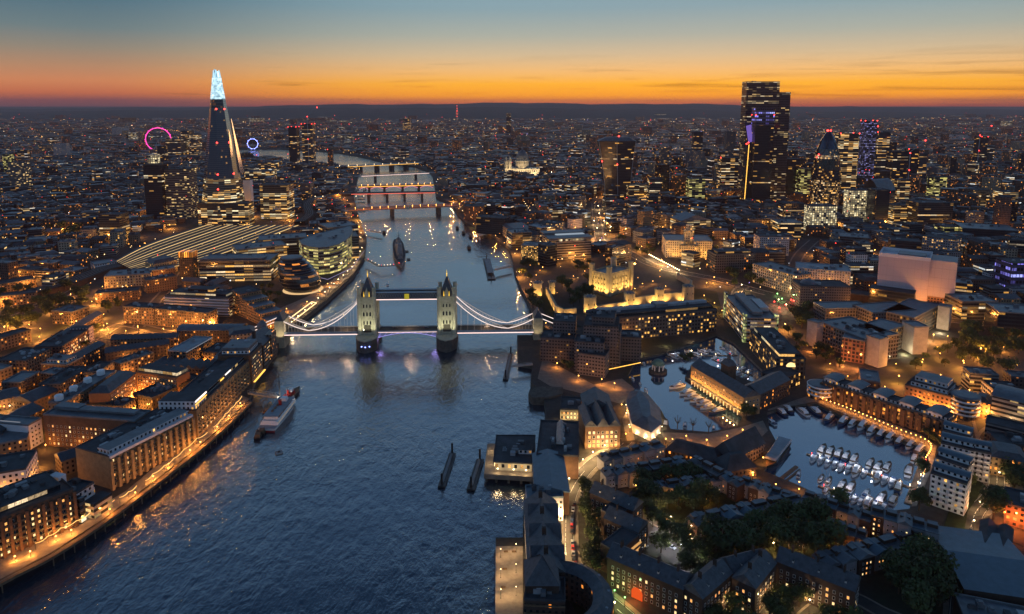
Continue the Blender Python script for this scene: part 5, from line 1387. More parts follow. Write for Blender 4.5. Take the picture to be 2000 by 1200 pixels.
bld('apartment_block', 'dark slate-roofed terrace behind the saw-tooth workshops', AP, (205, 690), (330, 672), 11, 14, 'darkbrick', 'gable', 'slate', rise=3)
bld('apartment_block', 'second dark terrace parallel to the first, nearer the orange street', AP, (215, 664), (345, 660), 11, 13, 'resid', 'gable', 'slate', rise=3)
bld('apartment_block', 'L-shaped lead-roofed block with a row of orange attic windows', AP, (235, 712), (300, 690), 12, 13, 'resid', 'flat', 'slate', plant=4)
bld('apartment_block', 'brick block glowing between the raking block and the river range', AP, (425, 690), (452, 672), 12, 14, 'resid', 'flat', 'felt', plant=2)
bld('apartment_block', 'small tower-like brick block left of the orange courtyard wing', AP, (190, 728), (222, 708), 14, 12, 'yellowbrick', 'flat', 'felt', plant=2)
bld('apartment_block', 'shadowed terrace left of the two-tiered block', AP, (150, 702), (205, 672), 11, 12, 'darkbrick', 'gable', 'slate', rise=3)
# ------------------------------------------------------------------ left bank, middle distance
r = bld('apartment_block', 'tall brown brick flats glowing orange at street level, left of a pair', AP, (240, 600), (300, 603), 18, 16, 'resid', rmat='felt', plant=4)
r = bld('apartment_block', 'tall brown brick flats glowing orange at street level, right of a pair', AP, (302, 604), (404, 613), 18, 16, 'resid', rmat='felt', plant=5)
r = bld('apartment_block', 'white-banded balcony block with a set-back lit penthouse near the glass egg', AP, (322, 578), (446, 583), 21, 26, 'slab', rmat='felt', set_=4, setmat='glass', plant=10)
q = Q(r); extra(r, 'upper_penthouse', sub(q, .3, .7, .3, .8), 24.2, 28, 'glass', tmat='felt')
for f in range(6): extra(r, 'balcony_band', sub(q, -.01, 1.01, -.06, -.005), 2.6 + f * 3.2, 3.6 + f * 3.2, 'blank_white')
for i in range(5):
    h_ = 25 - i * 4
    if i == 0: r = bld('stepped_office', 'brick and glass block stepping down towards the riverside park in terraces', OF, (446, 566), (470, 576), h_, 24, 'yellowbrick', plant=1)
    else: extra(r, 'terrace_step', sub(Q(r), 1 + (i - 1) * .5, 1 + i * .5, 0, 1), 0, h_, 'yellowbrick', tmat='lead')
r = bld('office_block', 'long glass office with pale roof fins directly left of the glass egg', OF, (388, 511), (527, 509), 28, 42, 'glass', rmat='lead', plant=12)
q = Q(r); extra(r, 'roof_canopy', sub(q, .0, .9, .1, .5), 29, 30.5, 'lead')
bld('office_block', 'second glass office rising behind the long glass office', OF, (462, 489), (560, 479), 31, 40, 'glasslit', rmat='lead', plant=8)
bld('office_block', 'third glass office stepping up behind the second towards the river', OF, (505, 470), (600, 464), 30, 40, 'glass', rmat='lead', plant=8)
def curved_glass():
    lab = 'curved glass office with greenish lit floors above the riverside walk'
    base = [(586, 520), (592, 530), (606, 536), (625, 538), (645, 536), (664, 530), (679, 520), (688, 508), (690, 494)]
    f = [v2(P(x, y)) for x, y in base]; back = [(f[-1][0] - 10, f[-1][1] + 30), (f[0][0] + 10, f[0][1] + 45)]
    r = block('curved_office', lab, OF, f + back, 38, 'glassgreen', rmat='lead', plant=0)
    plants(r, [f[1], f[6], back[0], back[1]], 38.9, 10)
    for z in range(4, 38, 4):
        o, i_ = inset(f + back, -.5), inset(f + back, .1); b = MB()
        for k in range(len(o)):
            j = (k + 1) % len(o); b.wall(o[k], o[j], z, z + .35); b.face([(*o[k], z + .35), (*o[j], z + .35), (*i_[j], z + .35), (*i_[k], z + .35)])
        b.build('floor_band', M['steel'], r)
    p2 = [v2(P(x, y)) for x, y in ((575, 530), (640, 547), (688, 524), (712, 490))]
    for a, b_ in zip(p2, p2[1:]): strip_on(r, a, b_, .4, 'strip_violet2', .5, 0, 'violet_light_strip')
curved_glass()
bld('office_block', 'glass office wing behind the curved glass office by the river', OF, (604, 468), (700, 462), 34, 40, 'glass', rmat='lead', plant=10)
bld('office_block', 'river-end glass office farthest of the riverside group', OF, (640, 446), (700, 440), 28, 50, 'glass', rmat='lead', plant=6)
r = bld('brick_chimney_tower', 'square brick tower crowned with a band of orange-red light', 'tower', (349, 503), (376, 503), 33, 13, 'darkbrick', plant=0)
q = Q(r); extra(r, 'lit_crown', inset(q, -.6), 33, 40, 'crownlit')
bld('office_block', 'low lead-roofed hall with a glowing cornice beside the station tracks', OF, (203, 541), (293, 535), 15, 34, 'cream', rmat='lead', plant=6)
bld('apartment_block', 'brown brick flats on the orange street below the station hall', AP, (286, 549), (345, 540), 16, 18, 'brick', rmat='felt', plant=3)
bld('apartment_block', 'brick block right behind the brown flats, under the orange-crowned tower', AP, (292, 530), (342, 524), 16, 20, 'brick', rmat='lead', plant=3)
bld('office_block', 'slate hall with domed end between the station and the long glass office', OF, (300, 516), (346, 508), 16, 26, 'cream', 'hip', 'slate', rise=4)
bld('apartment_block', 'white-striped balcony block with orange doorways left of the viaduct', AP, (104, 543), (134, 533), 17, 16, 'slab', rmat='felt', plant=2)
bld('warehouse', 'low pale-walled shed beside the viaduct with green-lit edge', WH, (185, 518), (228, 512), 9, 26, 'white', rmat='lead')
bld('apartment_block', 'long block with red-lit windows by the viaduct at the left frame edge', AP, (2, 556), (70, 545), 11, 22, 'resid', rmat='felt')
bld('apartment_block', 'row of flats with orange-lit street front at the far left', AP, (0, 580), (70, 572), 12, 16, 'resid', rmat='felt')
bld('apartment_block', 'yellow-lit long terrace below the dark clump of trees', AP, (110, 668), (200, 612), 12, 11, 'resid', 'gable', 'slate', rise=3)
bld('apartment_block', 'yellow-lit terrace at the left frame edge beneath the trees', AP, (-20, 668), (60, 645), 12, 13, 'resid', rmat='felt')
bld('apartment_block', 'short block of flats with lit stair at the corner of the orange street', AP, (185, 575), (270, 568), 11, 18, 'brick', rmat='felt', plant=2)

# railway terminus: sweeping ribbed platform roofs
def station():
    root = thing('railway_station_roof', 'fan of curving ribbed station roofs with light glowing between the strips', 'railway station', P(400, 470))
    near = [(224, 511), (276, 536)]; far = [(392, 441), (585, 441)]; mid = [(285, 478), (420, 502)]
    N = 13
    for i in range(N):
        f0, f1 = i / N, (i + .62) / N
        pt = lambda f: [P(*[near[0][k] + (near[1][k] - near[0][k]) * f for k in (0, 1)], 8), P(*[mid[0][k] + (mid[1][k] - mid[0][k]) * f for k in (0, 1)], 9), P(*[far[0][k] + (far[1][k] - far[0][k]) * f for k in (0, 1)], 10)]
        A, B_ = smooth(pt(f0), 9), smooth(pt(f1), 9)
        b = MB()
        for k in range(len(A) - 1):
            a0, a1, b0, b1 = A[k], A[k + 1], B_[k], B_[k + 1]; m0, m1 = (a0 + b0) / 2 + Vector((0, 0, 1.6)), (a1 + b1) / 2 + Vector((0, 0, 1.6))
            b.face([a0, a1, m1, m0]); b.face([m0, m1, b1, b0])
            for s, e in ((a0, a1), (b1, b0)): b.face([(s.x, s.y, s.z - 1.4), (e.x, e.y, e.z - 1.4), e, s])
        b.build('roof_strip', M['stationroof'], root)
        C = smooth(pt((i + .7) / N), 9); b = MB(); D_ = smooth(pt((i + (.82 if i % 3 else .95)) / N), 9)
        for k in range(len(C) - 1):
            b.face([(C[k].x, C[k].y, C[k].z + .9), (C[k + 1].x, C[k + 1].y, C[k + 1].z + .9), (D_[k + 1].x, D_[k + 1].y, D_[k + 1].z + .9), (D_[k].x, D_[k].y, D_[k].z + .9)])
        b.build('platform_light', M['strip_platform'], root)
    EXCL.append([v2(P(x, y)) for x, y in ((215, 512), (280, 545), (430, 512), (600, 445), (385, 432), (280, 470))])
station()
def viaduct(label, line, wd, h):
    c = smooth(pts(line)); L, Rr = strip_poly(c, wd); root = thing('railway_viaduct', label, 'viaduct', (*c[len(c) // 2][:2], 0)); b = MB()
    for i in range(len(c) - 1):
        b.wall(v2(Rr[i]), v2(Rr[i + 1]), 0, h); b.wall(v2(L[i + 1]), v2(L[i]), 0, h)
        b.face([(*v2(Rr[i]), h), (*v2(Rr[i + 1]), h), (*v2(L[i + 1]), h), (*v2(L[i]), h)])
    b.build('brick_viaduct', M['blank_dark'], root)
    for o in (-.3, -.1, .1, .3):
        b = MB()
        for i in range(len(c) - 1): b.tube(L[i].lerp(Rr[i], .5 + o) + Vector((0, 0, h + .2)), L[i + 1].lerp(Rr[i + 1], .5 + o) + Vector((0, 0, h + .2)), .16, n=4, cap=False)
        b.build('rail', M['steel'], root)
    EXCL.append([v2(p) for p in L + Rr[::-1]])
viaduct('dark brick railway viaduct curving towards the station from the left frame edge', [(-40, 604), (60, 580), (130, 562), (200, 535), (250, 524)], 26, 7)
viaduct('curving railway viaduct beyond the station, sweeping towards the red-lit railway bridge', [(585, 441), (605, 425), (600, 408), (612, 395), (650, 386), (690, 380)], 20, 8)

# promenade on piles
def promenade():
    c = smooth(pts([(x, y) for x, y in LBANK[1:9]], -1), 5); root = thing('promenade_deck', 'timber-piled riverside promenade glowing orange along the water edge', 'promenade', (*v2(P(240, 990)), 0))
    b = MB(); p2 = MB(); up = []
    L, Rr = strip_poly(c, 3.2)
    for i in range(len(c) - 1):
        q_ = [v2(Rr[i]), v2(Rr[i + 1]), v2(L[i + 1]), v2(L[i])]
        b.wall(q_[0], q_[1], -1.2, .25); b.face([(*x, .25) for x in q_]); b.face([(*x, -1.2) for x in q_[::-1]]); b.wall(q_[2], q_[3], -1.2, .25)
    b.build('timber_edge', M['wood'], root)
    s = 0
    for i in range(len(c) - 1):
        d = c[i + 1] - c[i]; n_ = int(d.length / 5)
        for k in range(n_):
            p = Rr[i].lerp(Rr[i + 1], k / max(n_, 1)); m_ = MB(); m_.tube((p.x, p.y, -8), (p.x, p.y, -1.1), .28, n=5); m_.build('pile', M['wood'], root)
    rl = MB()
    for i in range(len(c) - 1): rl.tube((*v2(Rr[i].lerp(L[i], .08)), 1.3), (*v2(Rr[i + 1].lerp(L[i + 1], .08)), 1.3), .06, n=4, cap=False)
    rl.build('railing', M['steel'], root)
    return c
PROM = promenade()
sheet('promenade', [(-250, 1280), (0, 1133), (100, 1081), (200, 1016), (290, 949), (380, 880), (440, 828), (488, 780), (470, 772), (410, 830), (386, 858), (300, 915), (246, 960), (203, 985), (150, 1025), (0, 1092), (-250, 1200)], 'paving', excl=True)
def festoon(label, line, n, sag=.9, h=4.3):
    """a string of bulbs slung between short poles"""
    p = [P(x, y) for x, y in line]; root = thing('festoon_lights', label, 'string lights', p[0])
    for a, b in zip(p, p[1:]):
        k = max(2, int((b - a).length / 1.2)); last = None; cb = MB()
        m_ = MB(); m_.tube(a, (a.x, a.y, h), .09, n=5); m_.build('post', M['darksteel'], root)
        for i in range(k + 1):
            f = i / k; q_ = a.lerp(b, f); z = h - sag * 4 * f * (1 - f); cur = (q_.x, q_.y, z)
            if last: cb.tube(last, cur, .13, n=4, cap=False)
            last = cur
        cb.build('light_cable', M['festoon'], root)
        m = a.lerp(b, .5); point(root, (m.x, m.y, h - .5), 1500, (1, .4, .09))
festoon('string of orange bulbs swagged along the middle of the promenade', [(285, 952), (300, 938), (322, 922), (340, 908), (360, 890), (385, 868), (406, 856)], 6)
festoon('string of orange bulbs on the upper promenade near the gangway', [(417, 846), (432, 831), (441, 819), (452, 808), (462, 797), (473, 784)], 5)
festoon('short string of orange bulbs by the white pavilion', [(234, 985), (252, 974), (268, 962)], 3)
festoon('string of orange bulbs on the lowest stretch of promenade', [(70, 1076), (95, 1062), (120, 1046), (150, 1032), (180, 1013), (205, 1000), (225, 990)], 5)
for x, y in ((30, 1098), (60, 1088), (110, 1058), (140, 1046), (300, 940), (215, 1005), (265, 972), (330, 915), (372, 888), (392, 872), (425, 842), (448, 820), (470, 795)):
    lamp((x, y), 'bollard lamp beside the promenade strings of bulbs, one of a long row', 'small lamps along the lower promenade', h=3.2, watts=2600, r=.35)
for i, (x, y) in enumerate([(x + (xx - x) * f, y + (yy - y) * f) for (x, y), (xx, yy) in zip(((562, 650), (640, 578), (693, 528)), ((640, 578), (693, 528), (716, 482))) for f in (0, .17, .33, .5, .67, .83)]):
    lamp((x - 5, y), 'white globe lamp on the river wall upstream of the bridge, one of a row', 'lamps along the upstream river wall', 'warm_light', 5, 2200, .45)
sr = thing('sunken_ramp', 'glowing yellow-edged ramp sunk in the riverside park near the bridge', 'ramp', P(595, 600))
for a, b_ in (((566, 622), (609, 590)), ((574, 626), (618, 592)), ((609, 590), (618, 592))):
    a, b_ = P(*a, 1), P(*b_, 1); m_ = MB(); m_.tube(a, b_, .45, n=4); m_.build('edge_light', M['strip_warm'], sr)
m_ = MB(); m_.prism([v2(P(x, y)) for x, y in ((566, 622), (574, 626), (618, 592), (609, 590))], 0, .5); m_.build('ramp_bed', M['paving'], sr)
# ================================================================== right bank: hotel, dockside blocks, foreground
r = bld('concrete_hotel', 'huge dark stepped concrete hotel of stacked slabs beside the suspension bridge', 'hotel', (1122, 668), (1180, 672), 27, 18, 'brown', rmat='felt', plant=3, zref=27)
q = Q(r)
def slab(nm, p1, p2, h, depth, mat='brown'):
    a, b = P(*p1, h), P(*p2, h); qq = rect(a, b, depth); extra(r, nm, qq, 0, h, mat); parapet(qq, h, M['felt'], r, .8, 'wing_roof'); plants(r, inset(qq, 1.5), h, 3); EXCL.append(inset(qq, -4))
slab('central_slab', (1140, 636), (1208, 640), 38, 30); slab('upper_slab', (1156, 620), (1200, 623), 44, 22); slab('river_slab', (1080, 628), (1124, 630), 34, 24)
slab('river_wing', (1056, 660), (1122, 664), 22, 22); slab('dock_wing', (1210, 659), (1253, 661), 22, 20); slab('inner_wing', (1170, 645), (1212, 648), 32, 22); slab('front_slab', (1128, 690), (1182, 697), 19, 16)
strip_on(r, P(1189, 729)[:2], P(1250, 716)[:2], 3.2, 'strip_gold', .6, 0, 'canopy_light'); strip_on(r, P(1062, 706)[:2], P(1064, 668)[:2], 6, 'strip_gold', .8, 0, 'canopy_light')
b = MB(); 
r = bld('dockside_offices', 'very long dark office range with two rows of yellow windows behind the hotel', OF, (1166, 626), (1400, 605), 23, 26, 'longoffice', rmat='felt', plant=6, set_=3.5, setmat='glasslit', seth=3.5)
extra(r, 'pale_roof_spine', sub(Q(r), .05, .97, .5, .75), 26.6, 29, 'pale_roof'); extra(r, 'roof_plant', sub(Q(r), .52, .62, .4, .85), 26.6, 30.5, 'lead')
r = bld('glass_office', 'stepped glass office with green-lit stair towers and blue sloping roofs', OF, (1416, 577), (1456, 622), 25, 30, 'glassgrey', rmat='lead', plant=5)
q = Q(r); 
for u, v in ((0, -.04), (.94, -.04), (.94, .95)): extra(r, 'lit_stair_tower', sub(q, u, u + .06, v, v + .1), 0, 29, 'stairlit', tmat='lead')
extra(r, 'roof_wing', sub(q, .05, .9, .3, .62), 25.9, 29, 'lead'); extra(r, 'roof_wing', sub(q, .35, .75, .66, .95), 25.9, 30, 'steel')
r = bld('dockside_offices', 'dark dockside office with yellow strip windows and silver roof plant over the marina', OF, (1465, 645), (1517, 701), 18, 24, 'glassdock', rmat='felt', plant=14, set_=3, setmat='glasslit', seth=3.6)
q = Q(r); b = MB(); a_, b_ = Vector(q[1]), Vector(q[2]); m_ = a_.lerp(b_, .5); d = (b_ - a_).normalized(); nn = Vector((d.y, -d.x)) * .25
arc = [(m_.x + d.x * 4 * math.cos(t_) + nn.x, m_.y + d.y * 4 * math.cos(t_) + nn.y, 11 + 4 * math.sin(t_)) for t_ in [math.pi * k / 10 for k in range(11)]]
b.face(arc); b.build('arched_window', M['pane_warm'], r)
bld('dockside_offices', 'lower arched wing with tall glowing arches at the dock office end', OF, (1525, 742), (1563, 728), 11, 18, 'glassdock', rmat='felt')
# the old warehouse in the middle of the docks
r = bld('old_dock_warehouse', 'yellow-floodlit old dock warehouse with slate roof and arcade between the basins', WH, (1350, 714), (1453, 777), 15, 15, 'blank_yellow', 'gable', 'slate', rise=5, win=dict(W1, sides=(0, 1), lit=.15, sp=3.4, st=3.6, base=2.4))
q = Q(r)
p0, p1 = Vector(q[0]), Vector(q[1]); d = (p1 - p0).normalized(); nn = Vector((d.y, -d.x)); LL = (p1 - p0).length
for i in range(16):
    p = p0.lerp(p1, (i + .5) / 16) + nn * 1.8
    if i < 15: b = MB(); b.tube((p.x + d.x * LL / 32, p.y + d.y * LL / 32, 0), (p.x + d.x * LL / 32, p.y + d.y * LL / 32, 3.8), .35, n=6); b.build('arcade_column', M['whitepaint'], r)
    point(r, (p.x + nn.x * 1.2, p.y + nn.y * 1.2, 4.4), 1700, (1, .45, .1), .3)
b = MB(); b.prism([v2(p0), v2(p0 + nn * 2.6), v2(p1 + nn * 2.6), v2(p1)][::1], 3.8, 4.1, bottom=True); b.build('arcade_canopy', M['lead'], r)
strip_on(r, q[0], q[1], 3.3, 'strip_warm', .35, .5, 'arcade_light')
ct = sub(q, .36, .5, .75, 1.25); extra(r, 'clock_tower', ct, 0, 25, 'blank_brick'); hip(ct, 25, 4, M['slate'], r, 2, 'clock_tower_roof')
cm = [sum(p[i] for p in ct) / 4 for i in (0, 1)]; b = MB(); b.lathe((cm[0], cm[1], 29), [(1.6, 0), (1.6, 3), (.2, 5)], 8); b.build('cupola', M['slate'], r)
bld('old_dock_warehouse', 'shadowed slate-roofed wing at right angles to the floodlit dock warehouse', WH, (1484, 771), (1543, 742), 13, 17, 'darkbrick', 'gable', 'slate', rise=5)
# promenade flats with barrel penthouses
r = bld('promenade_flats', 'long curved brick flats over the lit quay with five barrel-roofed penthouses', AP, (1606, 746), (1850, 826), 13, 17, 'promflats', rmat='felt', plant=6, up=1.1)
q = Q(r)
for f in (.06, .27, .48, .69, .9):
    s = sub(q, f - .045, f + .055, .05, .85); extra(r, 'penthouse', s, 13, 17, 'white'); barrel([s[1], s[2], s[3], s[0]], 17, 1.6, M['lead'], r, name='barrel_roof', ov=1.2)
extra(r, 'white_attic', sub(q, .0, 1.0, .12, .7), 13, 15.4, 'white', tmat='felt')
columns(r, q[0], q[1], 12.5, 16, mat='blank_brick', dp=1.6, w_=2.2)
def drum(label, px, py, rad_, h, mat, top='lead', z0=0):
    c = P(px, py); r = thing('round_apartments', label, AP, c); b = MB(); b.lathe(c, [(rad_, 0), (rad_, h)], 24); b.build('wall', M[mat], r)
    for z in (3.2, 6.4, 9.6, 12.8):
        if z < h: b = MB(); b.lathe((c.x, c.y, z), [(rad_ + .1, 0), (rad_ + .9, 0), (rad_ + .9, 1.0), (rad_ + .1, 1.0)], 24); b.build('balcony_ring', M['whitepaint'], r)
    b = MB(); b.lathe((c.x, c.y, h), [(rad_ + .8, 0), (rad_ + .8, .5), (rad_ - 1, 1.2)], 24); b.build('roof', M[top], r)
    EXCL.append([(c.x - rad_, c.y - rad_), (c.x + rad_, c.y - rad_), (c.x + rad_, c.y + rad_), (c.x - rad_, c.y + rad_)])
drum('white balconied drum at the near end of the quay flats, low and round', 1601, 775, 9, 10, 'promflats')
drum('round dark tower with glazed ring and lead cap ending the quay flats', 1882, 812, 9, 16, 'promflats')
r = bld('hotel_block', 'terraced block with an orange floodlit brick base and pale upper storeys', 'hotel', (1768, 752), (1858, 776), 14, 26, 'orangebase', rmat='felt', plant=6, set_=3, setmat='white', seth=3.4)
extra(r, 'top_storey', sub(Q(r), .15, .85, .25, .85), 17.4, 21, 'white', tmat='lead')
for f in (.2, .5, .8): p = Vector(Q(r)[0]).lerp(Vector(Q(r)[1]), f); point(r, (p.x + 1, p.y - 5, 5), 6000, (1, .36, .06))
# white stepped flats, right
for i, (p1, p2, lab) in enumerate((((1840, 842), (1895, 857), 'white flats with curved blue roof, farthest of the stepped row by the quay end'), ((1838, 866), (1903, 882), 'white flats with curved blue roof, second from the far end of the stepped row'),
                                   ((1880, 876), (1936, 888), 'white flats with curved blue roof, set to the street side of the stepped row'), ((1826, 894), (1890, 916), 'white flats with curved blue roof, next to nearest in the stepped row'),
                                   ((1818, 925), (1888, 948), 'white flats with curved blue roof and brick lower wall, nearest of the stepped row'))):
    r = bld('stepped_flats', lab, AP, p1, p2, 19, 11, 'white', 'flat', 'felt', group=None)
    q = Q(r); s = sub(q, .02, .98, .45, 1.0); extra(r, 'penthouse', s, 19, 22, 'white'); barrel(s, 22, 1.5, M['bluelead'], r, name='barrel_roof', ov=.8)
    balconies(r, q[0], q[1], 4, 4, 5, mat='whitepaint')
r = bld('stepped_flats', 'yellow brick gable-end flats standing just below the white stepped row', AP, (1825, 936), (1872, 948), 14, 12, 'blank_yellow', plant=1, win=dict(W1, sides=(0, 1), lit=.2))
bld('office_block', 'banded grey car-park-like office with an arched roof at the right frame edge', OF, (1938, 772), (2010, 790), 20, 28, 'slab', 'barrel', 'lead', rise=4)
bld('office_block', 'orange-lit brick block between the round tower and the banded office', OF, (1895, 780), (1934, 790), 12, 16, 'orangebase', 'hip', 'slate', rise=3)
bld('office_block', 'long dark banded office with white window rows at the right frame edge', OF, (1925, 826), (2050, 856), 11, 14, 'slab', rmat='felt')
bld('curved_corner_block', 'dark corner block with yellow lower wall at the bend of the right-hand road', OF, (1936, 892), (2010, 905), 12, 22, 'yellowbrick', 'hip', 'slate', rise=3)
bld('curved_corner_block', 'second dark roof just beyond the corner block by the road bend', OF, (1950, 866), (2020, 872), 10, 16, 'darkbrick', 'flat', 'felt', plant=3)
# big complex of dark offices with blank stair towers
r = bld('office_complex', 'large dark office complex with blank stair towers and a red-lit corner pavilion', OF, (1598, 628), (1690, 664), 22, 40, 'glassgrey2', rmat='lead', plant=12)
q = Q(r)
def wing(nm, p1, p2, h, dp, mat, tm='lead'):
    a, b = P(*p1, h), P(*p2, h); qq = rect(a, b, dp); extra(r, nm, qq, 0, h, mat); parapet(qq, h, M[tm], r, .8, 'wing_roof'); EXCL.append(inset(qq, -3)); return qq
wing('stair_tower', (1577, 626), (1596, 632), 24, 10, 'concrete'); wing('corner_pavilion', (1645, 660), (1690, 668), 21, 16, 'redgrid'); wing('stair_tower', (1692, 655), (1719, 664), 26, 12, 'concrete')
wing('long_wing', (1719, 652), (1770, 636), 22, 24, 'lowlit'); wing('stair_tower', (1762, 628), (1786, 640), 26, 14, 'concrete'); wing('far_wing', (1786, 622), (1836, 596), 22, 30, 'lowlit'); wing('stair_tower', (1832, 598), (1856, 602), 24, 12, 'concrete')
wing('back_wing', (1705, 612), (1790, 606), 22, 30, 'glassgrey2'); wing('rear_wing', (1612, 604), (1700, 602), 20, 24, 'glassgrey2')
for x, y in ((1580, 685), (1665, 718), (1640, 712)): 
    p = P(x, y); point(r, (p.x, p.y - 4, 3), 9000, (1, .3, .06))
for x, y in ((1730, 700), (1760, 692), (1800, 664), (1830, 650)): p = P(x, y); point(r, (p.x + 2, p.y - 2, 2.5), 8000, (1, .8, .45))
r = bld('windowless_block', 'big pale pinkish blank-walled block with a recessed roof and orange light under its corner', OF, (1717, 500), (1817, 511), 55, 40, 'pinkpale', rmat='blank_white', plant=0, up=4)
q = Q(r); 
extra(r, 'return_wall', sub(q, 1.0, 1.5, .12, 1.0), 14, 56, 'pinkpale', tmat='lead'); extra(r, 'glazed_base', sub(q, 1.0, 1.48, .15, 1.0), 0, 14, 'orangebase'); extra(r, 'front_block', sub(q, -.1, .78, -.5, -.02), 0, 20, 'glassdark', tmat='felt'); extra(r, 'roof_plant', sub(q, .35, .9, .3, .8), 56, 58, 'lead')
for f in (1.1, 1.3): p = Vector(sub(q, f, 2, -.1, 1)[0]); point(r, (p.x, p.y - 6, 4), 9000, (1, .32, .05))
bld('railway_embankment', 'long dark railway embankment with a line of yellow lights beyond the office complex', 'railway', (1600, 566), (1850, 600), 7, 22, 'blank_dark', rmat='felt', plant=0)
r = bld('office_block', 'curving red-brown gridded office at the wide road junction', OF, (1563, 560), (1662, 562), 26, 30, 'brown', rmat='felt', plant=3)
b = MB(); p = Vector(sub(Q(r), .25, 1, .5, 1)[0]); b.lathe((p.x, p.y, 26.5), [(9, 0), (7, 3), (2, 5)], 20); b.build('shallow_dome', M['lead'], r)
bld('hotel_block', 'pale ring-roofed hotel block with projecting window bays behind the junction office', 'hotel', (1556, 524), (1662, 532), 30, 34, 'slabhotel', rmat='pale_roof', plant=8)
bld('office_block', 'pale stone office with orange ground floor beside the tree-filled square', OF, (1470, 516), (1556, 540), 24, 30, 'creamlit', rmat='lead', plant=6)
bld('office_block', 'grey framed office with a stepped top beside the orange-lit gardens', OF, (1398, 498), (1476, 496), 26, 30, 'glassgrey2', rmat='felt', plant=5, set_=4, setmat='glass')
# ring-roofed domed hotel with a stone tower
r = bld('stone_hotel', 'grand stone building with a pale ring roof and squat tower glowing orange over gardens', 'hotel', (1300, 470), (1392, 472), 26, 50, 'creamlit', rmat='lead', plant=0)
q = Q(r); extra(r, 'stone_tower', sub(q, .4, .6, .0, .2), 0, 42, 'creamlit'); extra(r, 'tower_stage', sub(q, .44, .56, .04, .16), 42, 50, 'creamlit'); extra(r, 'portico', sub(q, .3, .7, -.12, -.01), 0, 20, 'creamlit')
for f in (.2, .4, .6, .8): p = Vector(q[0]).lerp(Vector(q[1]), f); spot((p.x, p.y - 14, 1), (p.x, p.y, 14), 30000, (1, .45, .08), 100, r)
spot((q[0][0] + 22, q[0][1] - 4, 28), (q[0][0] + 24, q[0][1] + 4, 42), 15000, (1, .6, .2), 80, r)
# glass wedge offices on the hill
r = bld('glass_wedge_offices', 'wedge-shaped glass offices under two sweeping roofs joined by a white glazed atrium', OF, (1076, 470), (1155, 466), 30, 46, 'glasswedge', rmat='lead', plant=0)
q = Q(r); extra(r, 'front_roof', sub(q, -.04, 1.04, -.03, .5), 31.5, 33, 'lead'); extra(r, 'back_roof', sub(q, -.04, 1.0, .62, 1.05), 34, 36, 'lead'); extra(r, 'atrium', sub(q, .25, .95, .45, .66), 31, 33.8, 'atriumlit'); extra(r, 'lit_top_storey', sub(q, .2, .8, -.01, .3), 27.5, 31, 'gridlit')
r = bld('lit_office', 'small office whose whole front is a golden lattice of lit windows by the river', OF, (1018, 480), (1062, 482), 22, 30, 'goldgrid', rmat='lead', plant=6)
bld('lit_office', 'glass-lanterned riverside office left of the golden lattice front', OF, (1000, 456), (1038, 454), 26, 34, 'glasslit', rmat='lead', plant=8)
bld('lit_office', 'narrow glass-roofed office rising behind the golden lattice front', OF, (1032, 440), (1056, 446), 30, 30, 'glass', rmat='pale_roof', plant=2)
bld('office_block', 'tall grey concrete tower block between the lattice office and the glass wedge', OF, (1052, 434), (1086, 438), 34, 26, 'grey', rmat='felt', plant=2)
bld('customs_house', 'long low riverside hall with a lit quay behind its trees', OF, (980, 440), (1018, 462), 18, 40, 'cream', 'hip', 'slate', rise=4)
bld('office_block', 'dark slab block on the river quay beside the concrete road bridge', OF, (906, 404), (944, 404), 28, 36, 'brick', rmat='felt', plant=2)
bld('office_block', 'black riverside office with sparse orange windows, right of the bridge end', OF, (930, 424), (984, 428), 30, 30, 'glassdark', rmat='felt', plant=2)
bld('office_block', 'sloping-roofed glass office with a bright gold stair edge on the hill', OF, (1330, 432), (1388, 430), 28, 44, 'glasslit', 'gable2', 'lead', rise=10)
bld('office_block', 'yellow-topped office with a green-lit terrace amid the lower city', OF, (1522, 436), (1570, 436), 26, 40, 'glasslit', rmat='lead', plant=4)
bld('office_block', 'pale stepped glass offices in front of the bright window-grid block', OF, (1640, 462), (1698, 466), 26, 36, 'glass', rmat='lead', plant=8)
bld('office_block', 'wide low dark office with white-lit rows at the right frame edge', OF, (1880, 446), (1990, 452), 26, 60, 'glassdark', rmat='lead', plant=8)
bld('office_block', 'blue-black slab behind the pale blank-walled block', OF, (1740, 470), (1800, 474), 36, 30, 'glassdark', rmat='felt', plant=2)
bld('office_block', 'grey vertical-striped slab right of the blue-black slab', OF, (1802, 462), (1868, 470), 36, 30, 'grey', rmat='felt', plant=2)
bld('office_block', 'silver terraced offices with lit roof lounge beyond the dark trees on the right', OF, (1880, 590), (1950, 590), 20, 30, 'glass', rmat='lead', plant=6)
bld('office_block', 'dark glazed office at the right frame edge with amber windows', OF, (1950, 610), (2030, 616), 26, 34, 'glassdark', rmat='lead', plant=3)
bld('office_block', 'glass offices with bright roof edge lights near the right frame edge', OF, (1860, 552), (1900, 556), 22, 24, 'glass', rmat='lead', plant=3)

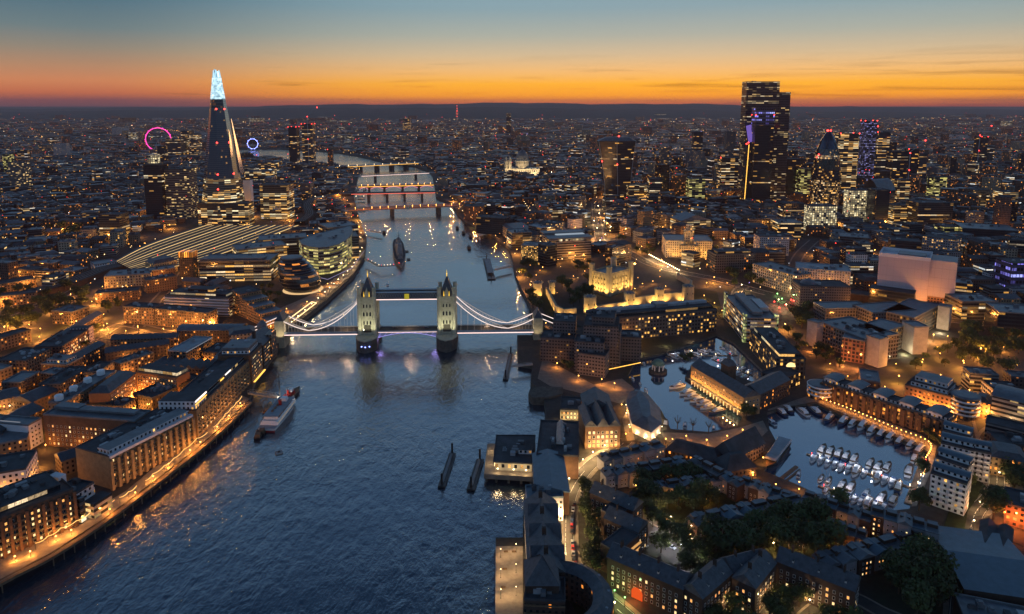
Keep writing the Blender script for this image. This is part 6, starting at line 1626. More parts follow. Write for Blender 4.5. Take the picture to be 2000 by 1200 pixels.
# ------------------------------------------------------------------ riverside strip, foreground
r = bld('riverside_block', 'long dark steep-roofed riverside block with three cross gables beside the jetty', AP, (1024, 978), (1032, 1118), 15, 17, 'blank_dark', 'gable', 'slate', rise=6, win=dict(W1, sides=(0, 2), lit=.12))
q = Q(r)
for f in (.2, .5, .8): gable(sub(q, f - .09, f + .09, .1, 1.02), 15.5, 5, M['slate'], r, name='cross_gable', along=False)
for f in (.1, .35, .65, .9): extra(r, 'chimney', sub(q, f - .015, f + .015, .44, .56), 18, 24, 'blank_dark')
r = bld('riverside_block', 'pyramid-roofed dark block at the street end of the jetty', AP, (1026, 1144), (1092, 1144), 17, 17, 'blank_dark', 'hip', 'slate', rise=9, ins=8)
r = bld('riverside_block', 'dark brick block with open glazed galleries at the bottom edge behind the jetty', AP, (1024, 1172), (1104, 1176), 13, 15, 'darkbrick', rmat='felt', plant=3)
for zz in (3, 7, 11): strip_on(r, Q(r)[0], Q(r)[1], zz, 'wood', .5, .8, 'gallery_rail')
def crescent():
    c = P(1092, 1218); f, rr = [], 24
    ang = [rad(100 - i * 14) for i in range(12)]
    o = [(c.x + rr * math.cos(a), c.y + rr * math.sin(a)) for a in ang]; i_ = [(c.x + (rr - 9) * math.cos(a), c.y + (rr - 9) * math.sin(a)) for a in ang]
    root = thing('crescent_block', 'dark curved crescent roof sweeping round a courtyard at the bottom edge', AP, (c.x, c.y, 0))
    w_ = MB(); w_.prism((o + i_[::-1])[::-1], 0, 14, top=False); w_.build('wall', M['darkbrick'], root)
    rf = MB(); m_ = [((a[0] + b[0]) / 2, (a[1] + b[1]) / 2) for a, b in zip(o, i_)]
    for k in range(11):
        rf.face([(*o[k + 1], 14), (*o[k], 14), (*m_[k], 17), (*m_[k + 1], 17)]); rf.face([(*i_[k], 14), (*i_[k + 1], 14), (*m_[k + 1], 17), (*m_[k], 17)])
    for k in (0, 11): rf.face([(*o[k], 14), (*i_[k], 14), (*m_[k], 17)])
    rf.build('roof', M['slate'], root)
    for k in range(1, 11, 2):
        b = MB(); b.box((*[(o[k][j] + m_[k][j]) / 2 for j in (0, 1)], 15.2), (1.4, 1.0, .5), ang[k]); b.build('rooflight', M['pale_roof'], root)
    EXCL.append(o + i_[::-1])
crescent()
sheet('jetty', [(968, 1068), (1021, 1068), (1022, 1400), (966, 1400)], 'paving')
for x, y in ((978, 1090), (978, 1130), (978, 1170), (1008, 1080), (1008, 1120), (1008, 1165)):
    lamp((x, y), 'slim lamp post standing on the lit paved jetty, one of six', 'lamp posts on the paved jetty', 'warm_light', 5, 1500, .2)
for x, y in ((988, 1080), (1004, 1080), (986, 1114), (983, 1150)):
    p = P(x, y, .15); b = thing('bench', 'dark timber bench on the paved jetty, one of several', 'bench', p, 'benches on the jetty')
    m_ = MB(); m_.box((p.x, p.y, .15 + .4), (2.2, .6, .1)); m_.build('seat', M['wood'], b)
    m_ = MB(); m_.box((p.x, p.y + .3, .65), (2.2, .1, .5)); m_.build('backrest', M['wood'], b)
    for dx in (-.9, .9): m_ = MB(); m_.box((p.x + dx, p.y, .15), (.1, .5, .4)); m_.build('leg', M['darksteel'], b)
# pier restaurant on piles
def pier_house():
    c = [P(x, y, 0) for x, y in ((945, 928), (1042, 934), (1046, 868), (952, 868))]
    q = [v2(p) for p in c]; root = thing('pier_house', 'flat black-roofed pier building with a lit terrace standing over the river', 'pier building', (*[sum(p[i] for p in q) / 4 for i in (0, 1)], 0))
    b = MB(); b.prism(q, -2.5, .6, bottom=True); b.build('pier_deck', M['paving'], root)
    for u in (.05, .25, .5, .75, .95):
        for v in (.03, .35, .65, .97): p = sub(q, u, 1, v, 1)[0]; m_ = MB(); m_.tube((*p, -9), (*p, -2.4), .8, n=7); m_.build('pile', M['quay'], root)
    s = sub(q, .22, .96, .14, .97); extra(root, 'wall', s, .6, 6.5, 'pierwall'); parapet(inset(s, -1.2), 6.5, M['felt'], root, .5)
    plants(root, s, 6.7, 4); extra(root, 'roof_house', sub(s, .62, .98, .3, .5), 6.6, 9.2, 'white', tmat='felt')
    for i in range(8): p = sub(s, .2 + .03 * (i % 3), 1, .4 + .06 * (i // 3), 1)[0]; m_ = MB(); m_.box((*p, 6.6), (1.2, 1.0, .5)); m_.build('rooflight', M['pale_roof'], root)
    for u in (.28, .6, .85): p = sub(q, u, 1, .03, 1)[0]; point(root, (p[0], p[1], 3.6), 900, (1, .7, .35)); m_ = MB(); m_.lathe((*p, 4.2), [(.05, -.4), (.5, 0), (.05, .3)], 8); m_.build('wall_lamp', M['warm_light'], root)
    for v in (.3, .7): p = sub(q, .1, 1, v, 1)[0]; point(root, (p[0], p[1], 4), 700, (1, .7, .35))
    strip_on(root, s[3], s[0], 3.2, 'strip_warm', .3, .3, 'terrace_light')
    EXCL.append(q)
pier_house()
r = bld('riverside_block', 'blue-roofed riverside block with white rooflights behind the pier building', AP, (1040, 886), (1046, 962), 14, 19, 'blank_brick', 'gable', 'bluelead', rise=3, win=dict(W1, sides=(0, 2), lit=.15))
r = bld('riverside_block', 'pale glass-topped block jutting to the water below the pier building', AP, (1026, 950), (1030, 975), 14, 20, 'white', rmat='bluelead', plant=3)
r = bld('riverside_block', 'black flat-roofed range with a long lit ridge skylight beside the cobbled street', AP, (1056, 822), (1048, 888), 15, 26, 'blank_brick', rmat='felt', plant=8, win=dict(W1, sides=(0, 2), lit=.2))
q = Q(r); sk = sub(q, .1, .72, .45, .62); gable(sk, 15.9, 3.2, M['skylit'], r, name='ridge_skylight')
pa = P(1098, 850); point(r, (pa.x, pa.y, 19.5), 1200, (1, .6, .4))
for (x, y) in ((1100, 985), (1106, 965), (1114, 945), (1126, 925), (1134, 905), (1142, 880)):
    p = P(x, y); spot((p.x + 1, p.y, 1), (p.x - 7, p.y + 2, 9), 3200, (1, .65, .15), 110)
r = bld('gabled_warehouse', 'big brick warehouse with twin blue roofs and central gable, warmly lit at its foot', WH, (1143, 834), (1212, 832), 16, 30, 'blank_brick', 'flat', 'slate', plant=0, win=dict(W1, sides=(0,), lit=.5, sp=3, w_=1.7, h_=2.0))
q = Q(r); gable(sub(q, .0, .32, .02, .98), 16.2, 4, M['slate'], r, name='side_roof', along=False); gable(sub(q, .68, 1, .02, .98), 16.2, 4, M['slate'], r, name='side_roof', along=False); gable(sub(q, .34, .66, -.02, 1), 16.2, 6.5, M['slate'], r, name='central_gable_roof', along=False)
for f in (.15, .4, .65, .9): p = Vector(q[0]).lerp(Vector(q[1]), f); point(r, (p.x, p.y - 2.2, 3.2), 1500, (1, .62, .2))
r = bld('gabled_warehouse', 'plain back half of the twin-roofed warehouse under a broad slate roof', WH, (1140, 796), (1196, 796), 17, 22, 'darkbrick', 'gable2', 'slate', rise=6)
r = bld('quay_house', 'small floodlit cream house with a flat roof on the river corner', 'house', (1094, 800), (1138, 802), 8, 22, 'cream', rmat='felt', plant=2, win=dict(W1, sides=(0,), lit=.9, sp=2.6))
for f in (.1, .4, .7, 1): p = Vector(Q(r)[0]).lerp(Vector(Q(r)[1]), f); point(r, (p.x, p.y - 3, 2.4), 900, (1, .7, .3))
def pavilion():
    q = [v2(P(x, y)) for x, y in ((1236, 846), (1270, 862), (1290, 845), (1286, 815), (1262, 786), (1232, 782), (1224, 800))]
    root = thing('tent_roofed_hall', 'white-walled hall under a pleated lead roof, its walls glowing with uplights', 'event hall', (*[sum(p[i] for p in q) / 7 for i in (0, 1)], 0))
    w_ = MB(); w_.prism(q, 0, 7, top=False); w_.build('wall', M['blank_white'], root); hip(q, 7, 5, M['lead'], root, 7, ov=1.0)
    for k in range(7):
        a, b = Vector(q[k]), Vector(q[(k + 1) % 7]); d = (b - a).normalized(); nn = Vector((d.y, -d.x))
        for f in (.25, .75):
            p = a.lerp(b, f) + nn * 1.4; point(root, (p.x, p.y, 2.2), 700, (1, .72, .32)); m_ = MB(); m_.lathe((p.x, p.y, 1.6), [(.05, -.3), (.35, 0), (.05, .3)], 6); m_.build('uplight', M['warm_light'], root)
    EXCL.append(q)
pavilion()
r = bld('timber_inn', 'long low thatched-looking black roof curving along the dock square', 'inn', (1300, 878), (1405, 905), 6, 12, 'darkbrick', 'hip', 'felt', rise=6, ins=5)
r = bld('timber_inn', 'black steep-roofed timber inn with lit galleries at the corner of the east basin', 'inn', (1434, 898), (1494, 866), 8, 16, 'resid', 'gable', 'felt', rise=9)
r = bld('timber_inn', 'lower black hipped roof joined to the timber inn', 'inn', (1420, 922), (1478, 912), 7, 15, 'darkbrick', 'hip', 'felt', rise=7, ins=6)

# ------------------------------------------------------------------ dark brick tenement blocks, foreground
TEN = dict(W1, sides=(0, 1, 3), lit=.3, sp=2.9, st=2.9, w_=1.2, h_=1.7)
def tenement(label, p1, p2, h, dp, roof='gable'):
    r = bld('tenement_block', label, AP, p1, p2, h, dp, 'blank_dark', roof, 'slate', rise=4.5, ins=4, win=TEN); q = Q(r)
    n = max(2, int(math.dist(q[0], q[1]) / 9))
    for i in range(n):
        f = (i + .5) / n; extra(r, 'chimney', sub(q, f - .012, f + .012, .42, .58), h + 2, h + 7, 'blank_dark')
        for v in (.12,):
            c = sub(q, f + .03, f + .055, v, v + .16); extra(r, 'dormer', c, h + .4, h + 2.2, 'whiteframe_', tmat='felt')
    return r
tenement('dark tenement block with lit windows, farthest back beside the plane trees of the street', (1152, 962), (1236, 998), 15, 11)
r = bld('tenement_block', 'short tenement wing with open lit access balconies, behind the second block', AP, (1204, 1012), (1240, 985), 14, 10, 'blank_dark', 'flat', 'felt', up=.6); q = Q(r)
for f in range(4): strip_on(r, q[0], q[1], 1.5 + f * 3.1, 'strip_balc', .5, 1.0, 'balcony_light')
tenement('second dark tenement block stepping out towards the lit car yard', (1180, 1012), (1246, 1040), 14, 11)
r = bld('tenement_block', 'short tenement wing with lit access balconies facing the green-lit trees', AP, (1206, 1080), (1248, 1046), 14, 10, 'blank_dark', 'flat', 'felt', up=.6); q = Q(r)
for f in range(4): strip_on(r, q[0], q[1], 1.5 + f * 3.1, 'strip_balc', .5, 1.0, 'balcony_light')
r = tenement('long tenement front with a red-lit archway at street level, nearest of the blocks', (1186, 1088), (1334, 1152), 15, 12); q = Q(r)
p = Vector(q[0]).lerp(Vector(q[1]), .42); d = (Vector(q[1]) - Vector(q[0])).normalized(); nn = Vector((d.y, -d.x)) * .15; b = MB()
arc = [(p.x + d.x * 2.8 + nn.x, p.y + d.y * 2.8 + nn.y, .1)] + [(p.x + d.x * 2.8 * math.cos(t_) + nn.x, p.y + d.y * 2.8 * math.cos(t_) + nn.y, 3.2 + 2.8 * math.sin(t_)) for t_ in [math.pi * k / 10 for k in range(11)]] + [(p.x - d.x * 2.8 + nn.x, p.y - d.y * 2.8 + nn.y, .1)]
b.face(arc[::-1]); b.build('lit_archway', M['arch_glow'], r); point(r, (p.x + nn.x * 20, p.y + nn.y * 20, 3), 2600, (1, .13, .02))
tenement('tenement block turning the corner beyond the long archway front', (1372, 1170), (1430, 1120), 15, 11)
tenement('dark tenement range behind the garden trees, its windows glowing orange', (1432, 1120), (1502, 1102), 14, 11)
tenement('long tenement block at the bottom edge towards the right, seen end to end', (1516, 1096), (1670, 1156), 15, 12)
tenement('short tenement return between the two long fronts of dark brick', (1476, 1150), (1516, 1100), 15, 11)
# ------------------------------------------------------------------ pale-roofed modern terraces round the east basin
def terrace(n, a, b, dp, h, desc, grp):
    """a row of houses, each one a thing with its own roof, windows and chimney"""
    for i in range(n):
        j = (i * 2654435761 % 97) / 97
        f0, f1 = i / n, (i + .97) / n
        y0 = 4 * (j - .5)
        p1 = (a[0] + (b[0] - a[0]) * f0, a[1] + (b[1] - a[1]) * f0 + y0); p2 = (a[0] + (b[0] - a[0]) * f1, a[1] + (b[1] - a[1]) * f1 + y0)
        hh = h + (i * 37 % 5) * .55 - 1
        od = ('first', 'second', 'third', 'fourth', 'fifth', 'sixth', 'seventh', 'eighth', 'ninth')[i]
        r = bld('terraced_house', f'{od} house from the left in {desc}', 'house', p1, p2, hh, dp, R.choice(('blank_grey', 'blank_grey', 'blank_dark')), R.choice(('flat', 'flat', 'gable2')), R.choice(('lead', 'bluelead', 'slate')), rise=2.2, group=grp, win=dict(sp=2.3, st=2.7, w_=1.0, h_=1.3, lit=.28, sides=(0,)), up=.35)
        if i % 2: extra(r, 'chimney', sub(Q(r), .05, .15, .5, .6), hh, hh + 2.6, 'blank_dark')
        extra(r, 'roof_terrace', sub(Q(r), .1, .9, .55, .95), hh, hh + 1.9, 'blank_dark', tmat='lead')
terrace(6, (1180, 905), (1300, 872), 8, 8.5, 'the terrace behind the tenements nearest the street bend', 'terraced houses near the street bend')
terrace(7, (1184, 934), (1346, 905), 8, 8.5, 'the grey-roofed terrace running from the street towards the dock', 'terraced houses facing the dark gardens')
terrace(5, (1280, 960), (1420, 938), 7, 7.0, 'the low blue-roofed row beside the dark gardens', 'low houses beside the gardens')
terrace(5, (1342, 902), (1440, 952), 8, 9, 'the stepped row behind the black-roofed inns', 'houses behind the inns')
terrace(6, (1442, 946), (1560, 985), 8, 9, 'the row backing on to the east basin pontoons', 'houses backing on to the east basin')
terrace(7, (1362, 1030), (1574, 980), 9, 9, 'the long white-walled terrace above the tree-filled court', 'houses above the tree-filled court')
terrace(6, (1566, 975), (1700, 1020), 8, 10, 'the dark row at the near side of the marina', 'houses along the marina near side')
terrace(5, (1700, 1008), (1835, 1045), 9, 13, 'the taller brick row right of the marina', 'taller houses right of the marina')
terrace(7, (1616, 1112), (1836, 1052), 10, 9, 'the curved terrace beside the right-hand trees', 'houses in the curved terrace')
terrace(4, (1610, 1032), (1690, 1058), 9, 8, 'the small group in the middle of the dark trees', 'houses among the dark trees')
# ------------------------------------------------------------------ sheds in the bottom right corner
r = bld('industrial_shed', 'wide ribbed grey shed roof in the bottom right corner', 'shed', (1884, 1150), (2060, 1176), 9, 50, 'blank_dark', 'gable', 'bluelead', rise=2.5)
r = bld('industrial_shed', 'pale flat shed roof with rooflights cut by the bottom edge', 'shed', (1890, 1222), (2080, 1262), 8, 20, 'blank_dark', 'flat', 'lead', plant=5)
r = bld('industrial_shed', 'row of four dark pitched sheds by the orange yard', 'shed', (1906, 1062), (1976, 1085), 8, 26, 'blank_dark', 'saw', 'felt', rise=2.4, k=2)
bld('office_block', 'reddish brick office glowing at the right frame edge above the orange yard', OF, (1965, 985), (2060, 1010), 12, 20, 'orangebase', rmat='felt', plant=3)
for x, y in ((1960, 1020), (1985, 1040), (1975, 1000)): point(None, (*v2(P(x, y)), 6), 9000, (1, .2, .03), name='yard_light')
# lockside rotunda, dock master block
c = P(1285, 722); r = thing('domed_rotunda', 'little open rotunda with a green dome on white columns at the dock entrance', 'rotunda', c)
for k in range(8): a = k * math.pi / 4; m_ = MB(); m_.tube((c.x + 5 * math.cos(a), c.y + 5 * math.sin(a), 0), (c.x + 5 * math.cos(a), c.y + 5 * math.sin(a), 5), .4, n=7); m_.build('column', M['whitepaint'], r)
m_ = MB(); m_.lathe((c.x, c.y, -7), [(8, 0), (8, 6.9), (6.4, 7)], 20); m_.build('stone_base', M['quay'], r)
m_ = MB(); m_.lathe((c.x, c.y, 5), [(5.8, 0), (5.8, .8), (5, 1.2), (4, 3), (2, 4.2), (.3, 4.8)], 20); m_.build('dome', M['copper'], r)
c = P(1070, 768); r = thing('lock_entrance_wall', 'dark drum-ended stone lock entrance standing in the river', 'lock wall', c)
m_ = MB(); q = [v2(P(x, y)) for x, y in ((1032, 772), (1040, 780), (1072, 780), (1100, 772), (1100, 760), (1060, 758), (1036, 762))]; m_.prism(q, -9, 1.5); m_.build('stone_wall', M['quay'], r)
# ================================================================== trees
def leaf_mat(name, col):
    m, t = material(name); tcx = t.n('ShaderNodeTexCoord'); oi = t.n('ShaderNodeObjectInfo')
    nz = t.n('ShaderNodeTexNoise', i0=tcx.outputs['Object'], Scale=.35, Detail=4.0)
    c = t.ramp(nz.outputs[0], [(.35, (*[k * .55 for k in col], 1)), (.65, (col[0] * 1.4, col[1] * 1.35, col[2], 1))])
    c = t.mix(1.0, c, t.n('ShaderNodeMapRange', Value=oi.outputs['Random'], To_Min=.65, To_Max=1.3).outputs[0], 'MULTIPLY')
    b = t.n('ShaderNodeBsdfPrincipled', Base_Color=c, Roughness=.7); tr = t.n('ShaderNodeBsdfTranslucent', Color=c)
    t.n('ShaderNodeOutputMaterial', Surface=t.n('ShaderNodeMixShader', i0=.25, i1=b.outputs[0], i2=tr.outputs[0]).outputs[0]); return m
M['leaf'] = leaf_mat('tree_leaves', (.05, .075, .025)); M['leaf2'] = leaf_mat('lamplit_tree_leaves', (.075, .1, .03))  # lamp-lit trees get the brighter copy: lamplight is put into its colour
def crown_mesh(seed, rx, hz_, n, size):
    r = random.Random(seed); b = MB()
    lobes = [(0, 0, 0, 1)] + [(r.uniform(-.55, .55), r.uniform(-.55, .55), r.uniform(-.45, .5), r.uniform(.38, .6)) for _ in range(9)]
    for _ in range(n):
        lx, ly, lz, lr = r.choice(lobes); v = Vector((r.gauss(0, 1), r.gauss(0, 1), r.gauss(0, 1))).normalized(); d = lr * (r.random() ** .28) * (.72 if lr == 1 else 1)
        p = Vector(((lx + v.x * d) * rx, (ly + v.y * d) * rx, (lz + v.z * d) * hz_))
        nrm = (v + Vector((r.uniform(-.7, .7), r.uniform(-.7, .7), r.uniform(-.2, .9)))).normalized(); a = nrm.orthogonal().normalized(); c = nrm.cross(a); t_ = r.uniform(0, 6.28)
        a, c = a * math.cos(t_) + c * math.sin(t_), c * math.cos(t_) - a * math.sin(t_); s = size * r.uniform(.6, 1.3)
        b.face([p - a * s, p - c * s * .6, p + a * s, p + c * s * .6])
    return b
def trunk_mesh(seed, h, top):
    r = random.Random(seed); b = MB(); b.tube((0, 0, 0), (0, 0, h), .42, .28, 7)
    for k in range(6):
        a = k * 1.05 + r.random(); b.tube((0, 0, h * r.uniform(.75, .98)), (math.cos(a) * top * .6, math.sin(a) * top * .6, h + top * r.uniform(.3, .8)), .2, .05, 5)
    return b
TREES = []
for k in range(5):
    for lm_ in ('leaf', 'leaf2'):
        b = crown_mesh(k, 5.2 + k * .35, 4.6 + .3 * (k % 3), 850, .62); 
        for i in range(len(b.v)): b.v[i] = (b.v[i][0], b.v[i][1], b.v[i][2] + 7.4)
        TREES.append((trunk_mesh(k, 4.6, 4).mesh('trunk', M['bark']), b.mesh('crown', M[lm_], weld=False)))
def tree(x, y, label, group, s=1.0, bright=False, name='broadleaf_tree'):
    p = P(x, y); k = R.randrange(5) * 2 + (1 if bright else 0)
    if x > 1230 and y > 900 and name[0] == 'b': s *= 1.2
    t_ = thing(name, label, 'tree', p, group, R.uniform(0, 6)); t_.scale = (s, s, s * R.uniform(.9, 1.15))
    for nm, me in zip(('trunk', 'crown'), TREES[k]):
        o = bpy.data.objects.new(nm, me); COL.objects.link(o); o.parent = t_
    EXCL.append([(p.x - 4, p.y - 4), (p.x + 4, p.y - 4), (p.x + 4, p.y + 4), (p.x - 4, p.y + 4)])
def grove(poly, n, label, group, s=(.8, 1.2), bright=False, name='broadleaf_tree'):
    xs = [p[0] for p in poly]; ys = [p[1] for p in poly]; k = 0; tries = 0; got = []
    while k < n and tries < 4000:
        tries += 1; x, y = R.uniform(min(xs), max(xs)), R.uniform(min(ys), max(ys))
        if not inside((x, y), poly): continue
        w_ = P(x, y)
        if any((w_ - g_).length < 6.2 for g_ in got): continue
        if any(inside((w_.x, w_.y), e) for e in BEXCL): continue
        got.append(w_); tree(x, y, label, group, R.uniform(*s), bright, name); k += 1
BEXCL = [e for e in EXCL if not any(e is k for k in PLANTED)]
for pl, n, lab, s, br in (
    ([(0, 575), (60, 560), (110, 575), (95, 640), (0, 665)], 26, 'tall dark tree in the thick clump at the left frame edge', (1, 1.5), False),
    ([(60, 575), (130, 545), (190, 575), (180, 610), (110, 625)], 22, 'dark tree in the clump below the railway viaduct', (1, 1.5), False),
    ([(196, 585), (232, 575), (240, 620), (205, 640)], 7, 'dark tree overhanging the orange-lit street corner', (.8, 1.1), False),
    ([(500, 565), (540, 560), (552, 600), (520, 625), (500, 610)], 14, 'dark tree in the small park beside the glass egg', (.7, 1.1), False),
    ([(152, 640), (190, 625), (200, 660), (165, 690)], 7, 'dark tree behind the red-brick office', (.7, 1), False),
    ([(1080, 560), (1105, 548), (1160, 540), (1158, 570), (1150, 600), (1120, 612), (1092, 598)], 17, 'leafy dark tree on the castle green, close to the stone keep', (1, 1.45), False),
    ([(1012, 520), (1040, 512), (1050, 540), (1042, 560), (1018, 545)], 10, 'tree on the wharf above the castle gatehouse', (.9, 1.2), False),
    ([(1030, 575), (1052, 590), (1056, 625), (1040, 612)], 7, 'dark riverside tree between the bridge end and the castle gatehouse', (1, 1.3), False),
    ([(1100, 520), (1160, 512), (1160, 532), (1100, 540)], 9, 'tree beyond the castle green, behind the stone keep', (.8, 1.1), False),
    ([(1416, 540), (1450, 522), (1500, 535), (1502, 565), (1440, 572)], 22, 'dark tree in the dense clump by the wide road junction', (.9, 1.35), False),
    ([(1345, 478), (1395, 470), (1402, 500), (1350, 508)], 13, 'dark tree in the gardens before the grand stone hotel', (.8, 1.2), False),
    ([(1300, 480), (1330, 474), (1330, 496), (1300, 500)], 6, 'dark tree at the near side of the stone hotel gardens', (.8, 1.1), False),
    ([(1232, 494), (1268, 486), (1300, 500), (1260, 508)], 8, 'round tree by the road north of the castle', (.8, 1.1), False),
    ([(1068, 488), (1090, 478), (1098, 502), (1072, 508)], 6, 'tree in front of the wedge-roofed glass offices', (.8, 1.1), False),
    ([(1548, 600), (1600, 592), (1604, 640), (1580, 650), (1552, 640)], 16, 'dark tree between the road junction and the office complex', (.9, 1.3), False),
    ([(1530, 645), (1575, 660), (1630, 700), (1640, 718), (1590, 705), (1545, 690)], 16, 'dark tree in the belt between the dock office and the office complex', (.7, 1.0), False),
    ([(1868, 655), (1950, 640), (2010, 660), (2010, 740), (1900, 730), (1868, 700)], 34, 'dark tree in the wooded square at the right frame edge', (1, 1.5), False),
    ([(1780, 720), (1870, 660), (1885, 700), (1820, 735)], 12, 'dark tree lining the street beyond the terraced orange block', (.6, .9), False),
    ([(1620, 772), (1700, 796), (1790, 830), (1838, 846), (1830, 856), (1760, 836), (1690, 806), (1616, 782)], 20, 'small tree in the lamp-lit quay garden below the promenade flats', (.38, .6), True),
    ([(1800, 858), (1836, 850), (1842, 880), (1820, 880)], 5, 'bushy tree at the far corner of the east basin', (.5, .75), False),
    ([(1450, 796), (1478, 800), (1474, 822), (1454, 820)], 4, 'dark round tree at the end of the floodlit dock warehouse', (.7, .95), False),
    ([(1330, 702), (1350, 706), (1346, 716), (1332, 714)], 3, 'dark tree on the tip of quay next to the dock warehouse', (.6, .8), False),
    ([(1056, 640), (1074, 652), (1074, 690), (1060, 680)], 6, 'tree lit from below beside the bridge stairs', (.6, .9), True),
    ([(1068, 715), (1110, 715), (1130, 740), (1080, 752)], 10, 'dark tree in the hotel river garden', (.6, .9), False),
    ([(1232, 806), (1244, 800), (1250, 842), (1238, 846)], 5, 'lit bushy tree beside the tent-roofed hall', (.4, .6), True),
    ([(1180, 868), (1215, 858), (1215, 872), (1185, 880)], 5, 'lit shrub tree at the foot of the gabled warehouse', (.35, .5), True),
    ([(1140, 962), (1152, 964), (1172, 1030), (1164, 1050), (1142, 1030)], 9, 'dark plane tree along the cobbled street, upper part of the row', (.8, 1.15), False),
    ([(1144, 1062), (1166, 1056), (1180, 1100), (1170, 1130), (1152, 1115)], 8, 'dark plane tree along the cobbled street, lower part of the row', (.8, 1.15), False),
    ([(1128, 1105), (1150, 1120), (1205, 1168), (1195, 1185), (1150, 1150)], 10, 'green street-lit tree on the bank before the tenement archway', (.5, .75), True),
    ([(1246, 950), (1330, 925), (1395, 945), (1395, 985), (1330, 1000), (1250, 995)], 24, 'dark tree in the garden among the pale-roofed terraces', (.8, 1.2), False),
    ([(1236, 985), (1275, 990), (1290, 1030), (1250, 1030)], 8, 'dark tree between the tenement wings and the lit drive', (.7, 1.0), False),
    ([(1268, 1058), (1300, 1046), (1345, 1056), (1352, 1096), (1290, 1092)], 7, 'bright green lamp-lit tree in the car yard', (.8, 1.15), True),
    ([(1330, 1100), (1372, 1090), (1372, 1128), (1340, 1130)], 6, 'lamp-lit tree at the corner of the car yard by the tenements', (.6, .85), True),
    ([(1376, 1060), (1470, 1034), (1520, 1044), (1510, 1090), (1400, 1100)], 24, 'dark tree in the court behind the tenements', (.9, 1.3), False),
    ([(1520, 1020), (1640, 1005), (1660, 1060), (1600, 1100), (1524, 1086)], 26, 'dark tree in the wood between the terraces', (.9, 1.3), False),
    ([(1740, 1090), (1800, 1076), (1866, 1100), (1862, 1180), (1790, 1210), (1740, 1150)], 30, 'big dark tree in the wood by the right-hand road', (1, 1.45), False),
    ([(1380, 1190), (1500, 1182), (1660, 1186), (1670, 1240), (1380, 1240)], 22, 'yellow-green lamp-lit tree along the bottom edge', (.6, .9), True),
    ([(1345, 1160), (1372, 1150), (1380, 1200), (1345, 1210)], 6, 'dark tree before the tenement corner at the bottom edge', (.8, 1), False),
    ([(1790, 930), (1812, 920), (1816, 985), (1792, 1000)], 7, 'dark tree between the basin corner and the stepped flats', (.6, .9), False),
    ([(1868, 950), (1896, 930), (1900, 960), (1876, 1000)], 7, 'lit shrub tree on the green bank of the right-hand road', (.4, .65), True),
    ([(1912, 985), (1950, 978), (1966, 1010), (1920, 1030)], 6, 'large dark tree beside the bend of the right-hand road', (1.0, 1.4), False),
    ([(1950, 950), (1978, 940), (1980, 970), (1955, 975)], 4, 'large tree across the road from the green bank', (.9, 1.2), False),
    ([(80, 445), (130, 430), (170, 450), (110, 480)], 14, 'dark tree in the park left of the station roofs', (1, 1.4), False),
    ([(1200, 470), (1214, 452), (1220, 480), (1205, 488)], 4, 'dark tree near the lit straight street', (.7, 1), False)):
    grove(pl, max(3, int(n * .71)), lab, lab.replace('tree ', 'trees ', 1).replace('tall dark', 'dark'), s, br)
for pl, lab in (([(1246, 950), (1330, 925), (1400, 945), (1400, 990), (1330, 1005), (1250, 1000)], 'low dark shrub on the lawn among the pale-roofed terraces'), ([(1400, 1062), (1700, 1002), (1755, 1078), (1500, 1108), (1345, 1118)], 'low dark shrub on the lawn of the tree-filled court'), ([(1690, 1060), (1760, 1050), (1750, 1090), (1680, 1110)], 'low dark shrub beside the curved terrace')):
    grove(pl, 26, lab, lab.replace('shrub', 'shrubs'), (.3, .6), False, 'garden_shrub')
for i, (x, y) in enumerate(((1323, 838), (1353, 842), (1384, 846))):   # bare pollards on the dock square
    p = P(x, y); t_ = thing('pollard_tree', ('leftmost', 'middle', 'rightmost')[i] + ' of three bare pollarded trees on the dock square', 'tree', p, 'pollards on the dock square'); b = MB(); b.tube(p, (p.x, p.y, 4), .35, .25, 6); b.build('trunk', M['bark'], t_)
    b = MB()
    for k in range(9):
        a = k * .7 + i; e = Vector((p.x + math.cos(a) * 2.4, p.y + math.sin(a) * 2.4, 6 + (k % 3) * 1.3)); b.tube((p.x, p.y, 3.9), e, .2, .12, 5)
        for j in range(5): b.tube(e, e + Vector((R.uniform(-.9, .9), R.uniform(-.9, .9), R.uniform(.2, 1.1))), .07, .03, 3)
    b.build('crown', M['bark'], t_)

# ================================================================== boats
def hull(b, L, W_, Hh, z0=0.0, sq=.75, mi=0, dmi=1):
    """pointed bow, squarer stern; bow along +x"""
    st_ = [(-.5, sq, 0), (-.3, .95, 0), (0, 1, 0), (.2, .9, .05), (.36, .6, .12), (.5, 0.04, .22)]
    top = [(L * x, W_ / 2 * w_, z0 + Hh * (1 + s * 1.2)) for x, w_, s in st_]; bot = [(L * x * .94, W_ / 2 * w_ * .78, z0 - .4) for x, w_, s in st_]
    mir = lambda p: (p[0], -p[1], p[2])
    for k in range(5):
        b.face([bot[k + 1], bot[k], top[k], top[k + 1]], None, mi); b.face([mir(bot[k]), mir(bot[k + 1]), mir(top[k + 1]), mir(top[k])], None, mi)
        b.face([mir(top[k]), mir(top[k + 1]), top[k + 1], top[k]], None, dmi)
    b.face([bot[0], mir(bot[0]), mir(top[0]), top[0]], None, mi); b.face([bot[5], top[5], mir(top[5]), mir(bot[5])], None, mi)
